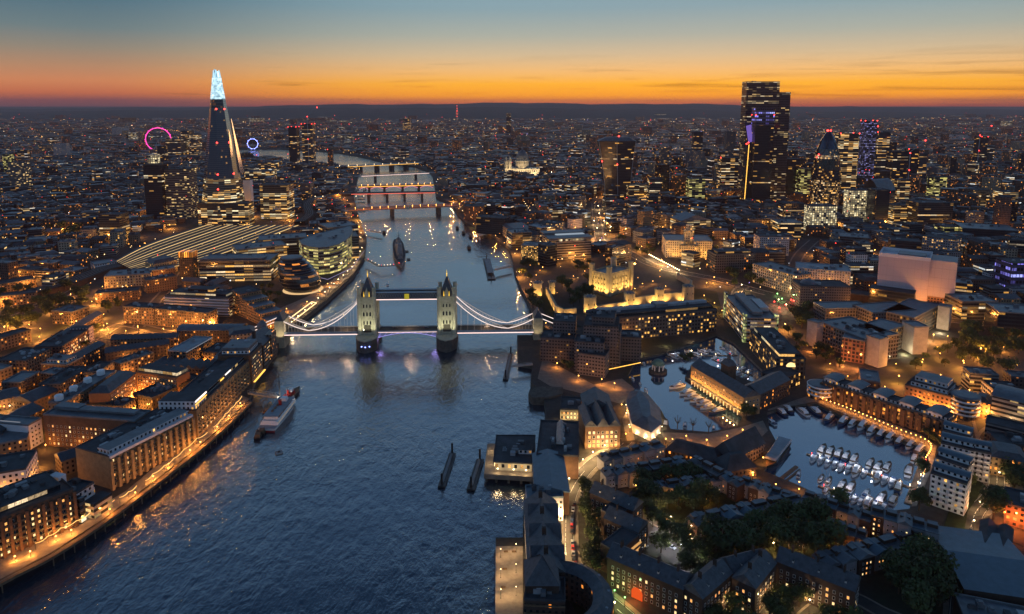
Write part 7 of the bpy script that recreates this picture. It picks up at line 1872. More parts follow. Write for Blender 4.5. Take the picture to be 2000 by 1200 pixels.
def taper(b, x0, x1, w_, z0, z1, rake=.8, mi=0):
    lo = [(x0, -w_ / 2, z0), (x1, -w_ / 2 * .8, z0), (x1, w_ / 2 * .8, z0), (x0, w_ / 2, z0)]; hi = [(x0 + rake * .3, -w_ / 2 * .86, z1), (x1 - rake, -w_ / 2 * .66, z1), (x1 - rake, w_ / 2 * .66, z1), (x0 + rake * .3, w_ / 2 * .86, z1)]
    for k in range(4): j = (k + 1) % 4; b.face([lo[k], lo[j], hi[j], hi[k]], None, mi)
    b.face(hi, None, mi)
def boat_proto(kind):
    P_ = []
    def part(nm, b, mats): P_.append((nm, b.mesh(nm, mats)))
    if kind in ('yacht', 'darkyacht'):
        hm = 'whitepaint' if kind == 'yacht' else 'bluepaint'
        b = MB(); hull(b, 15, 4.4, 1.5); part('hull', b, [M[hm], M['wood']])
        b = MB(); taper(b, -5.0, 3.6, 3.4, 1.45, 2.7, 1.8); part('cabin', b, [M['whitepaint']])
        b = MB(); taper(b, -4.4, 2.9, 3.5, 1.85, 2.4, 1.4); part('cabin_window', b, [M['tint']])
        b = MB(); taper(b, -3.6, 1.2, 2.6, 2.7, 3.3, 1.0); part('flybridge', b, [M['whitepaint']])
        b = MB(); b.tube((-2.6, 0, 3.2), (-3.2, 0, 5.0), .09, n=5); b.box((-3.1, 0, 4.4), (.3, 1.6, .15)); part('radar_mast', b, [M['whitepaint']])
    elif kind == 'cruiser':
        b = MB(); hull(b, 10, 3.3, 1.1); part('hull', b, [M['whitepaint'], M['pale_roof']])
        b = MB(); taper(b, -2.6, 2.4, 2.6, 1.05, 2.0, 1.3); part('cabin', b, [M['whitepaint']])
        b = MB(); taper(b, -2.0, 2.1, 2.65, 1.35, 1.8, 1.1); part('cabin_window', b, [M['tint']])
        b = MB(); taper(b, -4.6, -2.5, 2.5, 1.0, 1.9, .2); part('canvas_cover', b, [M['bluepaint']])
    elif kind == 'sail':
        b = MB(); hull(b, 11, 3.2, 1.1, sq=.5); part('hull', b, [M['whitepaint'], M['wood']])
        b = MB(); taper(b, -2.5, 2.2, 1.9, 1.1, 1.7, .8); part('cabin', b, [M['whitepaint']])
        b = MB(); b.tube((.6, 0, 1), (.6, 0, 15), .11, .07, 5); part('mast', b, [M['steel']])
        b = MB(); b.tube((.6, 0, 2.4), (-4, 0, 2.5), .22, .18, 6); part('boom', b, [M['bluepaint']])
    elif kind == 'barge':
        b = MB(); hull(b, 22, 5.2, 1.5, sq=.9); part('hull', b, [M['black'], M['wood']])
        b = MB(); b.box((-7.5, 0, 1.5), (4.2, 3.4, 2.1)); part('wheelhouse', b, [M['wood']])
        b = MB(); b.box((1.2, 0, 1.5), (10, 3.8, .8)); part('hold_cover', b, [M['felt']])
        b = MB(); b.tube((6.6, 0, 1.6), (6.6, 0, 7.5), .12, .07, 5); part('mast', b, [M['wood']])
    return P_
PROTO = {k: boat_proto(k) for k in ('yacht', 'darkyacht', 'cruiser', 'sail', 'barge')}
DESC = {'yacht': 'white motor yacht', 'darkyacht': 'blue-hulled motor yacht', 'cruiser': 'small white cabin cruiser', 'sail': 'bare-masted sailing yacht', 'barge': 'dark barge'}
ORD = ('first', 'second', 'third', 'fourth', 'fifth', 'sixth', 'seventh', 'eighth', 'ninth', 'tenth', 'eleventh', 'twelfth', 'thirteenth', 'fourteenth', 'fifteenth', 'sixteenth')
def boat(kind, x, y, dr, label, group, s=1.0, z=ZD):
    p = P(x, y, z); d = P(x + dr[0], y + dr[1], z) - p
    t_ = thing({'yacht': 'motor_yacht', 'darkyacht': 'motor_yacht', 'cruiser': 'cabin_cruiser', 'sail': 'sailing_yacht', 'barge': 'barge'}[kind], label, 'boat', p, group, math.atan2(d.y, d.x)); t_.scale = (s, s, s)
    for nm, me in PROTO[kind]:
        o = bpy.data.objects.new(nm, me); COL.objects.link(o); o.parent = t_
    return t_
def moor(where, grp, dr, lst, s=1.0):
    for i, (x, y, k) in enumerate(lst):
        boat({'y': 'yacht', 'd': 'darkyacht', 'c': 'cruiser', 's': 'sail', 'b': 'barge'}[k], x, y, dr, f'{DESC[{"y": "yacht", "d": "darkyacht", "c": "cruiser", "s": "sail", "b": "barge"}[k]]}, {ORD[i]} from the left {where}', grp, s * R.uniform(.9, 1.1))
moor('along the lamp-lit promenade quay', 'boats along the promenade quay', (-10, 9), [(1618, 820, 'd'), (1646, 826, 'd'), (1664, 830, 'y'), (1684, 834, 'y'), (1702, 844, 'y'), (1720, 851, 'd'), (1738, 857, 'y'), (1756, 865, 'd'), (1778, 872, 'y'), (1795, 882, 'd')], 1.15)
moor('on the upper side of the middle pontoon', 'boats on the middle pontoon', (6, -9), [(1606, 880, 'y'), (1622, 884, 'y'), (1638, 888, 'd'), (1653, 893, 'd'), (1669, 898, 'y'), (1700, 907, 'y'), (1715, 914, 'y'), (1733, 914, 'y')], 1.05)
moor('on the lower side of the middle pontoon', 'boats on the middle pontoon', (-5, 9), [(1588, 898, 'c'), (1602, 902, 'c'), (1615, 907, 'c'), (1630, 910, 'c'), (1642, 915, 'c'), (1657, 918, 'c'), (1671, 923, 'y'), (1687, 927, 'c'), (1714, 934, 'y'), (1727, 940, 'c'), (1742, 946, 'c')], 1.15)
moor('on the near pontoon of the east basin', 'boats on the near pontoon', (6, -9), [(1604, 936, 's'), (1618, 942, 's'), (1645, 950, 'y'), (1662, 954, 'y'), (1692, 966, 'c'), (1722, 976, 'y'), (1745, 978, 'y')], 1.05)
moor('on the near side of the near pontoon', 'boats on the near pontoon', (-5, 9), [(1612, 962, 's'), (1640, 968, 'c'), (1655, 976, 'c'), (1668, 978, 'c'), (1680, 983, 'c'), (1694, 986, 'y'), (1708, 990, 'c'), (1726, 994, 'c')], 1.05)
moor('lying end to end along the right-hand quay', 'boats along the right-hand quay', (3, -10), [(1755, 952, 'd'), (1775, 922, 'y'), (1786, 897, 'y')], 1.1)
moor('at the top corner of the east basin', 'boats in the top corner of the east basin', (-8, -6), [(1506, 826, 'c'), (1524, 806, 'd'), (1536, 800, 'd'), (1566, 806, 'y'), (1590, 804, 'd')], 1.1)
moor('beneath the floodlit dock warehouse', 'yachts below the dock warehouse', (-12, 3), [(1322, 757, 'y'), (1342, 770, 'y'), (1350, 777, 'y'), (1362, 784, 'y'), (1374, 789, 'y'), (1382, 797, 'y'), (1400, 806, 'd')], 1.05)
moor('in the far row of the west basin', 'boats in the west basin', (-10, -4), [(1314, 697, 'y'), (1324, 692, 'c'), (1334, 700, 'y'), (1346, 690, 'y'), (1358, 694, 'y'), (1372, 688, 'y'), (1386, 686, 'c'), (1400, 690, 's'), (1412, 682, 's'), (1424, 690, 'c')], .9)
moor('in the nearer row of the west basin', 'boats in the west basin', (-10, 3), [(1396, 700, 's'), (1410, 704, 'c'), (1424, 712, 's'), (1436, 716, 'c'), (1450, 720, 'c'), (1462, 726, 'c'), (1440, 732, 'y'), (1456, 738, 's')], .85)
moor('beside the hotel in the dark lock', 'boats in the lock by the hotel', (4, 9), [(1236, 742, 'c'), (1258, 712, 'c'), (1250, 752, 's'), (1262, 764, 'c')], .8)
moor('against the dock square', 'boats against the dock square', (1, -9), [(1300, 830, 'y'), (1338, 832, 'c'), (1394, 838, 'c')], .9)
moor('by the timber inn gallery', 'boats by the timber inn', (3, -9), [(1500, 866, 'c'), (1511, 872, 'c'), (1560, 928, 'c')], .8)
for x, y, k, l in ((757, 557, 'c', 'small dark launch on open water just upstream of the bridge'), (893, 446, 'b', 'dark barge highest of the midstream moorings'), (905, 456, 'b', 'dark barge in the middle of the midstream moorings'), (919, 463, 'b', 'dark barge lying lowest of the midstream trio'), (937, 467, 'c', 'small launch to the right of the midstream barges'), (916, 485, 'b', 'lone dark barge drifting below the midstream moorings'), (750, 455, 'b', 'dark red-lamped vessel by the small landing stage'), (516, 838, 'b', 'dark lighter lying left of the white ship stern'), (508, 846, 'b', 'outermost dark lighter below the white ship'), (524, 800, 'b', 'dark lighter tucked under the gangway, inner one'), (532, 803, 'b', 'dark lighter tucked under the gangway, next to the white ship')):
    boat('barge' if k == 'b' else 'cruiser', x, y, (4, -9) if x < 600 else (-2, -9), l, 'vessels on the open river', 1.0 if x < 600 or k == 'c' else 1.25, ZW)
def pontoon(label, a, b, wd, z, rails=False, name='pontoon', mat='wood', lights=0, cat='pontoon'):
    A, B_ = P(*a, z), P(*b, z); d = (B_ - A).normalized(); n = Vector((-d.y, d.x, 0)) * wd / 2; root = thing(name, label, cat, A); m_ = MB()
    m_.prism([v2(A - n), v2(B_ - n), v2(B_ + n), v2(A + n)], z - .5, z + .55, bottom=True); m_.build('deck', M[mat], root)
    if rails:
        for s in (-1, 1):
            m_ = MB(); k = max(3, int((B_ - A).length / 3)); o = n * s
            for i in range(k):
                p, q = A.lerp(B_, i / k) + o, A.lerp(B_, (i + 1) / k) + o; up = Vector((0, 0, rails)); lo_ = Vector((0, 0, .4))
                m_.tube(p + up, q + up, .12, n=4, cap=False); m_.tube(p + lo_, q + up, .08, n=4, cap=False); m_.tube(p + lo_, p + up, .08, n=4, cap=False)
            m_.build('truss', M['steel'], root)
    for i in range(lights):
        p = A.lerp(B_, (i + .5) / lights) + n * .9; m_ = MB(); m_.tube(p, p + Vector((0, 0, 1.6)), .06, n=4); m_.lathe(p + Vector((0, 0, 1.8)), [(.02, -.28), (.28, 0), (.02, .28)], 6); m_.build('marker_lamp', M['warm_light' if i % 4 else 'red_light'], root)
        if z == ZD: point(root, p + Vector((0, 0, 4.4)), 420, (.95, .93, 1))  # light added above each marker lamp to brighten the moored boats
    return root
pontoon('middle floating pontoon of the east basin with small lamps', (1576, 888), (1786, 956), 2, ZD, lights=12); pontoon('near floating pontoon of the east basin', (1598, 950), (1724, 990), 2, ZD, lights=6)
pontoon('quay-side walkway along the right edge of the east basin', (1806, 895), (1772, 985), 3.4, ZD, lights=6); pontoon('short empty finger pontoon below the long white-roofed barge', (1520, 940), (1556, 912), 2.2, ZD); pontoon('second short empty finger pontoon, just right of the first', (1530, 944), (1562, 918), 1.2, ZD)
pontoon('thin pontoon through the middle of the west basin', (1300, 697), (1440, 695), 1.6, ZD, lights=5); pontoon('pontoon beside the nearer west basin boats', (1392, 703), (1470, 735), 1.6, ZD, lights=4)
pontoon('white steel gangway from the promenade to the moored ships', (486, 768), (543, 776), 3, 1.5, 2.6, 'gangway', 'concrete', cat='gangway')
pontoon('jetty walkway from the bank to the grey warship', (714, 507), (742, 521), 3, 3, 1.4, 'gangway', 'concrete', 4, cat='gangway'); pontoon('level walkway joining the jetty to the grey warship side', (742, 521), (772, 519), 3, 3, 1.2, 'gangway', 'concrete', 5, cat='gangway')
pontoon('twin covered gangway from the castle wharf to the passenger pier', (965, 528), (1000, 520), 5, 1, 2.2, 'gangway', 'concrete', cat='gangway'); pontoon('short gangway from the hotel river wall to the small pier', (1000, 716), (1040, 712), 2.4, 1, 1.6, 'gangway', 'concrete', cat='gangway')
pontoon('small landing stage gangway upstream of the warship', (716, 450), (746, 455), 4, 1, 1.2, 'gangway', 'concrete', 3, cat='gangway')
def pier(label, a, b, wd, hs=True, mat='black'):
    r = pontoon(label, a, b, wd, ZW + .8, mat=mat, name='river_pier', cat='pier'); A, B_ = P(*a, ZW), P(*b, ZW); d = (B_ - A).normalized(); ang = math.atan2(d.y, d.x); L = (B_ - A).length
    for f in (.04, .96): p = A.lerp(B_, f); m_ = MB(); m_.tube((p.x, p.y, -9), (p.x, p.y, 3.2), .7, n=8); m_.build('mooring_pile', M['black'], r)
    if hs: p = A.lerp(B_, .5); m_ = MB(); m_.box((p.x, p.y, ZW + 1.3), (L * .62, wd * .55, 2.6), ang); m_.build('shelter', M['pierwall' if hs == 2 else 'tint'], r); m_ = MB(); m_.box((p.x, p.y, ZW + 3.9), (L * .68, wd * .75, .3), ang); m_.build('shelter_roof', M['lead'], r)
    else:
        m_ = MB(); p = A.lerp(B_, .5); m_.box((p.x, p.y, ZW + 1.3), (L * .85, wd * .35, .5), ang); m_.build('catwalk', M['lead'], r)
pier('long black mooring pontoon in the river, left one of two', (862, 952), (884, 886), 4.5, False); pier('shorter black mooring pontoon close to the pier building', (919, 958), (938, 898), 5, False)
pier('passenger pier with a glazed shelter below the castle wharf', (960, 546), (950, 506), 11); pier('narrow river pier with black dolphins by the hotel', (987, 742), (998, 692), 4.5, False)
p = P(545, 885, ZW); r = thing('mooring_raft', 'small square timber raft alone on the water', 'raft', p); m_ = MB(); m_.box((p.x, p.y, ZW - .4), (4.5, 4.5, 1.1), .5); m_.build('deck', M['concrete'], r); m_ = MB(); m_.lathe((p.x, p.y, ZW + .7), [(.8, 0), (.8, .4), (.1, .9)], 8); m_.build('buoy', M['black'], r)
def ship_frame(label, cat, name, bow, stern, z=ZW):
    B_, A = P(*bow, z), P(*stern, z); c = (A + B_) / 2; d = B_ - A; t_ = thing(name, label, cat, c, None, math.atan2(d.y, d.x)); t_['org'] = (0, 0, 0); return t_, d.length
def warship():
    t_, L = ship_frame('grey museum warship with stepped turrets, moored in midstream', 'warship', 'warship', (784, 526), (776, 474)); W_ = 19
    def pt(nm, f, m_='warship'): b = MB(); f(b); b.build(nm, [M[m_], M['felt']], t_)
    pt('hull', lambda b: hull(b, L, W_, 6, sq=.6))
    pt('superstructure', lambda b: (taper(b, -L * .2, L * .22, W_ * .62, 6, 11, 4), taper(b, -L * .02, L * .18, W_ * .5, 11, 17, 3), taper(b, L * .06, L * .15, W_ * .4, 17, 22, 2)))
    for x in (-.02, -.16): pt('funnel', lambda b: b.lathe((L * x, 0, 11), [(3, 0), (2.7, 10), (2.9, 10.4)], 12, sx=1.3))
    for x, hh in ((.09, 40), (-.12, 36)):
        pt('tripod_mast', lambda b: (b.tube((L * x, 0, 11), (L * x, 0, hh), .5, .2, 5), b.tube((L * x - 5, 3, 11), (L * x, 0, hh * .7), .3, n=4), b.tube((L * x - 5, -3, 11), (L * x, 0, hh * .7), .3, n=4), b.box((L * x, 0, hh * .72), (1, 9, .5))))
    for x, z, s in ((.3, 6.5, 1), (.23, 9.5, 1), (-.27, 9, -1), (-.34, 6.5, -1)):
        pt('gun_turret', lambda b: (b.lathe((L * x, 0, z), [(4.2, 0), (4.2, .6)], 12), taper(b, L * x - 3.6, L * x + 3.6, 7, z + .6, z + 3.4, 1.2)))
        pt('gun_barrel', lambda b: [b.tube((L * x + s * 2, dy, z + 2), (L * x + s * 12, dy, z + 3), .4, .25, 6) for dy in (-1.6, 0, 1.6)])
    for y_ in (-14, -17): pt('mooring_stage', lambda b: b.box((-L * .1 if y_ == -14 else L * .2, 13, -.2), (12, 5, 1.2)), 'wood')
    b = MB(); b.lathe((L * .47, -3, 8), [(.05, -.6), (.6, 0), (.05, .6)], 6); b.build('red_lamp', M['red_light'], t_)
warship()
def steamer():
    t_, L = ship_frame('large white two-decked ship with a long pale roof, moored by the promenade', 'ship', 'paddle_ship', (574, 782), (520, 846)); W_ = 14
    def pt(nm, f, m_='whitepaint', m2='pale_roof'): b = MB(); f(b); b.build(nm, [M[m_], M[m2]], t_)
    pt('hull', lambda b: hull(b, L, W_, 3.2, sq=.9, dmi=1)); pt('main_deck', lambda b: taper(b, -L * .4, L * .33, W_ * .96, 3.2, 6, 3)); pt('deck_window', lambda b: taper(b, -L * .39, L * .3, W_ * .985, 4.1, 5.2, 2), 'pane_warmdim')
    pt('upper_deck', lambda b: taper(b, -L * .33, L * .26, W_ * .8, 6, 8.6, 2)); pt('upper_deck_window', lambda b: taper(b, -L * .32, L * .24, W_ * .82, 6.8, 7.8, 1.6), 'tint')
    pt('roof', lambda b: b.box((-L * .05, 0, 8.6), (L * .62, W_ * .84, .35)), 'pale_roof'); pt('red_stern', lambda b: b.box((-L * .475, 0, 0), (1, W_ * .82, 2.6)), 'redpaint')
    pt('wheelhouse', lambda b: taper(b, L * .1, L * .2, W_ * .4, 8.9, 11.4, .8)); pt('funnel', lambda b: b.lathe((L * .0, 0, 8.9), [(1.3, 0), (1.2, 4)], 10), 'redpaint')
    pt('mast', lambda b: b.tube((L * .24, 0, 6), (L * .24, 0, 16), .18, .1, 5))
    pt('roof_box', lambda b: [b.box((-L * .2 + i * 5, 1.5, 8.95), (2.4, 1.4, .8)) for i in range(3)], 'wood')
M['pane_warmdim'] = glow('dim_ship_window', (.8, .75, .7), .22)
steamer()
t_, L = ship_frame('dark lightship-like vessel with red superstructure and a tall mast beyond the white ship', 'ship', 'moored_vessel', (580, 766), (552, 790))
for nm, f, mm in (('hull', lambda b: hull(b, 34, 8, 2.4, sq=.8), ['black', 'wood']), ('deckhouse', lambda b: taper(b, -8, 6, 5, 2.4, 5, 1), ['redpaint']), ('wheelhouse', lambda b: taper(b, 0, 4, 3.6, 5, 7.2, .6), ['whitepaint']), ('mast', lambda b: b.tube((-12, 2, 2), (-12, 2, 26), .45, .25, 6), ['black']), ('funnel', lambda b: b.lathe((-3, 0, 5), [(1, 0), (.9, 3)], 8), ['redpaint'])):
    b = MB(); f(b); b.build(nm, [M[k] for k in mm], t_)
p = P(552, 780, 0); m_ = point(None, (p.x, p.y, 3), 5000, (1, .85, .65), name='deck_light')
t_, L = ship_frame('long white-roofed passenger barge moored by the timber inn', 'barge', 'passenger_barge', (1498, 918), (1534, 868), ZD)
for nm, f, mm in (('hull', lambda b: hull(b, L, 9, 2.2, sq=.9), ['black', 'wood']), ('saloon', lambda b: b.box((-L * .05, 0, 2.2), (L * .74, 7.6, 2.6)), ['tint']), ('roof', lambda b: taper(b, -L * .46, L * .38, 9.2, 4.8, 5.6, 1.5), ['pale_roof'])):
    b = MB(); f(b); b.build(nm, [M[k] for k in mm], t_)

# ================================================================== cars
def car_proto(col, van=False):
    b = MB(); L, W_, h1, h2 = (5.2, 2.0, 1.1, 2.2) if van else (4.4, 1.8, .85, 1.45); out = []
    st_ = [(-L / 2, .8), (-L / 2 + .2, h1), (L / 2 - .3, h1 * .86), (L / 2, .6)]
    for s in (0,):
        prof = [(-L / 2, .3), (L / 2, .3), (L / 2, .62), (L / 2 - .25, h1 * .88), (-L / 2 + .1, h1), (-L / 2, h1 * .8)]
        for k in range(6): j = (k + 1) % 6; b.face([(prof[k][0], -W_ / 2, prof[k][1]), (prof[j][0], -W_ / 2, prof[j][1]), (prof[j][0], W_ / 2, prof[j][1]), (prof[k][0], W_ / 2, prof[k][1])])
        b.face([(x, -W_ / 2, z) for x, z in prof[::-1]]); b.face([(x, W_ / 2, z) for x, z in prof])
    out.append(('body', b.mesh('body', [col])))
    b = MB(); taper(b, -L * .42, L * (.3 if van else .22), W_ * .94, h1 * .95, h2, .6); out.append(('cabin', b.mesh('cabin', [M['tint']])))
    b = MB(); b.box((-L * .06, 0, h2), (L * (.55 if van else .36), W_ * .74, .06)); out.append(('roof', b.mesh('roof', [col])))
    for sx in (-.31, .31):
        for sy in (-1, 1): b = MB(); b.tube((L * sx, sy * W_ * .36, .32), (L * sx, sy * W_ * .52, .32), .32, n=10); out.append(('wheel', b.mesh('wheel', [M['black']])))
    for sy in (-.6, .6): b = MB(); b.box((-L / 2 - .03, sy, .6), (.08, .3, .16)); out.append(('tail_light', b.mesh('tail_light', [M['redlens']])))
    for sy in (-.6, .6): b = MB(); b.box((L / 2 + .02, sy, .5), (.08, .3, .16)); out.append(('headlight', b.mesh('headlight', [M['whitepaint']])))
    return out
M['redlens'] = glow('tail_lamp', (1, .03, .02), .6)
CARS = {k: car_proto(M[m_], k == 'white van') for k, m_ in (('red car', 'redpaint'), ('white car', 'whitepaint'), ('black car', 'black'), ('blue car', 'bluepaint'), ('silver car', 'steel'), ('white van', 'whitepaint'))}
def car(kind, x, y, dr, where, grp, z=.18):
    p = P(x, y, z); d = P(x + dr[0], y + dr[1], z) - p; t_ = thing('parked_van' if 'van' in kind else 'car', f'{kind} {where}', 'van' if 'van' in kind else 'car', p, grp, math.atan2(d.y, d.x))
    for nm, me in CARS[kind]: o = bpy.data.objects.new(nm, me); COL.objects.link(o); o.parent = t_
for i, (x, y, k) in enumerate(((1122, 985, 'black car'), (1119, 996, 'white car'), (1117, 1010, 'black car'), (1117, 1019, 'blue car'), (1117, 1029, 'red car'), (1117, 1039, 'black car'), (1118, 1061, 'silver car'), (1119, 1071, 'red car'), (1120, 1082, 'silver car'), (1121, 1093, 'black car'), (1122, 1105, 'red car'), (1124, 1117, 'silver car'))):
    car(k, x, y, (0, -9), f'parked {ORD[i]} from the top along the tree side of the cobbled street', 'cars parked along the cobbled street')
car('white car', 1090, 1004, (1, -9), 'parked first on the wall side of the cobbled street', 'cars on the wall side'); car('white car', 1088, 1015, (1, -9), 'parked second on the wall side of the cobbled street', 'cars on the wall side'); car('red car', 1100, 973, (4, -9), 'parked beside the yellow-lit wall', None); car('black car', 1096, 982, (3, -9), 'parked just below the red car by the lit wall', None); car('white van', 1094, 1083, (9, -1), 'standing across the kerb of the cobbled street', None)
for i, (x, y, k) in enumerate(((1896, 1036, 'black car'), (1895, 1046, 'silver car'), (1893, 1055, 'white car'), (1891, 1064, 'red car'), (1889, 1073, 'silver car'), (1887, 1082, 'blue car'))): car(k, x, y, (3, -9), f'queueing {ORD[i]} from the top on the right-hand road', 'cars queueing on the right-hand road')
for i, (x, y, k) in enumerate(((1258, 1066, 'silver car'), (1305, 1052, 'blue car'), (1345, 1050, 'white van'), (1362, 1062, 'white car'), (1296, 1112, 'white car'), (1312, 1070, 'silver car'))): car(k, x, y, (9, 5), f'{ORD[i]} of those parked about the lit car yard', 'cars in the yard')
for f, k in ((.17, 'silver car'), (.44, 'black car'), (.56, 'blue car'), (.63, 'red car'), (.8, 'white van')):
    p = TB['g'](TB['L'] * f, 3, TB['z'] + .05); x, y = pix(p); car(k, x, y, (9, -.2), f'driving over the suspension bridge, {ORD[int(f * 6)]} sixth of its length', 'traffic on the suspension bridge', TB['z'] + .05)
# ================================================================== street lighting
def lamps(pts_, label, grp, mat='orange_light', watts=3200, h=6, r=.38, n=None, nm='street_lamp'):
    if n:
        c = smooth(pts(pts_), 8); out = []; tot = sum((b - a).length for a, b in zip(c, c[1:])); step = tot / n; acc = 0
        for a, b in zip(c, c[1:]):
            l = (b - a).length
            while acc < l: out.append(a.lerp(b, acc / l)); acc += step
            acc -= l
    else: out = [P(x, y) for x, y in pts_]
    for p in out: lamp(p, label, grp, mat, h, watts, r).name = nm
lamps([(1100, 1110), (1094, 1060), (1096, 1000), (1110, 955), (1135, 918), (1165, 895), (1205, 875)], 'lamp post on the wall side of the cobbled street, one of a row', 'lamps on the cobbled street', 'warm_light', 9000, n=11)
lamps([(1160, 1172), (1200, 1200)], 'lamp post at the bottom end of the cobbled street', 'lamps at the bottom of the cobbled street', 'warm_light', 1500)
lamps([(1882, 1180), (1890, 1110), (1898, 1050), (1912, 1000), (1942, 965), (1952, 920), (1938, 885), (1934, 862), (1975, 838)], 'lamp post along the winding right-hand road, one of a row', 'lamps on the right-hand road', 'warm_light', 2600, n=10)
lamps([(1606, 786), (1660, 806), (1745, 842), (1815, 872), (1806, 905)], 'low globe lamp strung along the quay promenade, one of a close row', 'lamps along the quay promenade', 'orange_light', 420, 3, .33, n=34, nm='globe_lamp')
lamps([(1905, 790), (1925, 822), (1960, 824), (1892, 778)], 'tall sodium lamp on the orange-lit street by the banded office', 'lamps on the orange-lit street', 'orange_light', 14000, 7)
lamps([(80, 722), (160, 668), (210, 645), (245, 628), (270, 650), (320, 655), (370, 650), (290, 612), (330, 560), (420, 642)], 'sodium lamp on the orange high street of the left bank', 'lamps on the left bank high street', 'orange_light', 26000, 7)
lamps([(268, 784), (274, 800), (264, 812), (278, 772), (290, 786)], 'sodium lamp lighting the orange courtyard street', 'lamps in the orange courtyard street', 'orange_light', 14000, 5)
lamps([(90, 880), (120, 872), (150, 884), (70, 872)], 'small sodium lamp in the reddish yard below the dark brick block', 'lamps in the reddish yard', 'orange_light', 2600, 4)
lamps([(60, 812), (20, 805), (40, 822)], 'lamp in the small car park at the left edge', 'lamps in the left car park', 'warm_light', 1500, 5)
lamps([(1300, 1075), (1330, 1082), (1290, 1040), (1345, 1112)], 'white lamp among the bright green trees of the car yard', 'lamps in the car yard', 'white_light', 2600, 5)
lamps([(1276, 1008), (1310, 1026), (1350, 1044)], 'lamp beside the pale drive between the terraces', 'lamps on the pale drive', 'warm_light', 2600, 5)
lamps([(1160, 1160), (1200, 1172), (1220, 1186)], 'green-tinged lamp on the tree bank before the archway', 'lamps on the tree bank', 'green_light', 900, 5)
lamps([(1420, 1195), (1500, 1190), (1580, 1195), (1640, 1192)], 'lamp among the yellow-green trees of the bottom edge', 'lamps at the bottom edge', 'warm_light', 2600, 6)
lamps([(1510, 1078), (1560, 1085), (1590, 1060)], 'lamp shining up through the dark court trees', 'lamps in the dark court', 'warm_light', 1600, 5)
lamps([(1880, 960), (1874, 1000), (1866, 1060)], 'lamp on the green bank by the right-hand road', 'lamps on the green bank', 'green_light', 900, 4)
lamps([(1448, 900), (1470, 935), (1490, 905), (1480, 880)], 'warm lamp outside the timber inn', 'lamps outside the timber inn', 'orange_light', 1700, 4)
lamps([(1300, 868), (1340, 862), (1380, 870), (1420, 862), (1450, 850), (1440, 880)], 'lamp on the paved dock square', 'lamps on the dock square', 'orange_light', 1300, 4)
lamps([(1340, 930), (1400, 925), (1440, 960), (1380, 985), (1480, 1000), (1530, 1010), (1560, 1030), (1640, 1040), (1690, 1070), (1740, 1100), (1560, 965), (1650, 1012)], 'amber doorway lamp among the pale-roofed terraces', 'lamps among the terraces', 'orange_light', 800, 3.2, .3)
lamps([(1100, 700), (1130, 745), (1175, 752), (1200, 760), (1088, 720), (1066, 640), (1062, 690)], 'lamp on the hotel forecourt', 'lamps on the hotel forecourt', 'orange_light', 2600, 5)
lamps([(1225, 812), (1230, 845), (1214, 800), (1222, 858)], 'lamp on the brick path beside the tent-roofed hall', 'lamps on the brick path', 'orange_light', 1500, 4)
lamps([(1268, 505), (1330, 538)], 'bright close-set lamp in the diagonal row along the road above the castle', 'lamps in the diagonal row', 'warm_light', 3800, 6, .7, n=18)
lamps([(1168, 410), (1170, 425), (1160, 440), (1180, 440), (1166, 455), (1182, 468), (1172, 480), (1210, 488)], 'lamp on the pale straight street running away into the city', 'lamps on the straight street', 'warm_light', 16000, 9, .8)
lamps([(1452, 600), (1448, 570), (1530, 560), (1545, 575), (1520, 600), (1535, 610), (1560, 556)], 'lamp at the wide road junction', 'lamps at the junction', 'warm_light', 9000, 9, .6)
for x, y, m_ in ((1518, 580, 'green_light'), (1527, 590, 'green_light'), (1534, 602, 'red_light'), (1522, 608, 'red_light'), (1545, 592, 'red_light'), (1512, 596, 'red_light')):
    lamp((x, y), 'glowing traffic signal at the wide road junction', 'traffic signals at the junction', m_, 4, 1500, .8)
lamps([(1345, 575), (1375, 585), (1395, 600), (1410, 615), (1380, 560), (1420, 560)], 'orange lamp along the castle moat walk', 'lamps along the moat walk', 'orange_light', 4000, 5)
lamps([(1055, 500), (1030, 495), (1120, 500), (1090, 515), (1140, 505), (1200, 500), (1060, 530), (1150, 520)], 'orange lamp on the wharf approach beyond the castle', 'lamps on the wharf approach', 'orange_light', 6000, 6)
lamps([(1120, 545), (1142, 535), (1105, 556), (1255, 560), (1300, 565), (1275, 555), (1240, 570)], 'lamp inside the castle walls', 'lamps inside the castle', 'orange_light', 3600, 4)
lamps([(950, 455), (968, 466), (985, 480), (925, 442), (910, 430)], 'red-orange lamp on the river wall below the road bridge', 'lamps on the far river wall', 'orange_light', 6000, 5)
lamps([(1040, 430), (1020, 415), (1052, 452), (1075, 460)], 'sodium lamp on the steep street below the tower block', 'lamps on the steep street', 'orange_light', 16000, 7)
lamps([(700, 500), (705, 470), (700, 440)], 'lamp on the upstream riverside walk', 'lamps on the upstream walk', 'warm_light', 4000, 5)
lamps([(640, 560), (600, 596), (560, 610), (660, 552), (625, 575)], 'warm lamp in the riverside park by the glass egg', 'lamps in the riverside park', 'orange_light', 2600, 4)
lamps([(1730, 600), (1760, 606), (1700, 590), (1790, 612), (1820, 616), (1850, 600)], 'orange lamp beneath the pale blank-walled block', 'lamps beneath the blank-walled block', 'orange_light', 8000, 7)
lamps([(1830, 690), (1800, 720), (1850, 668), (1880, 740)], 'orange lamp on the street behind the terraced orange block', 'lamps behind the terraced block', 'orange_light', 7000, 6)
lamps([(10, 600), (50, 592), (110, 590), (150, 560), (30, 640), (80, 655), (150, 640), (120, 520), (60, 520), (20, 545)], 'sodium lamp on the far left streets', 'lamps on the far left streets', 'orange_light', 24000, 7)
for x, y in ((1215, 700), (1250, 690), (1300, 676), (1350, 668)): 
    p = P(x, y); point(None, (p.x, p.y - 2, 4), 1600, (1, .7, .35), name='quay_light')
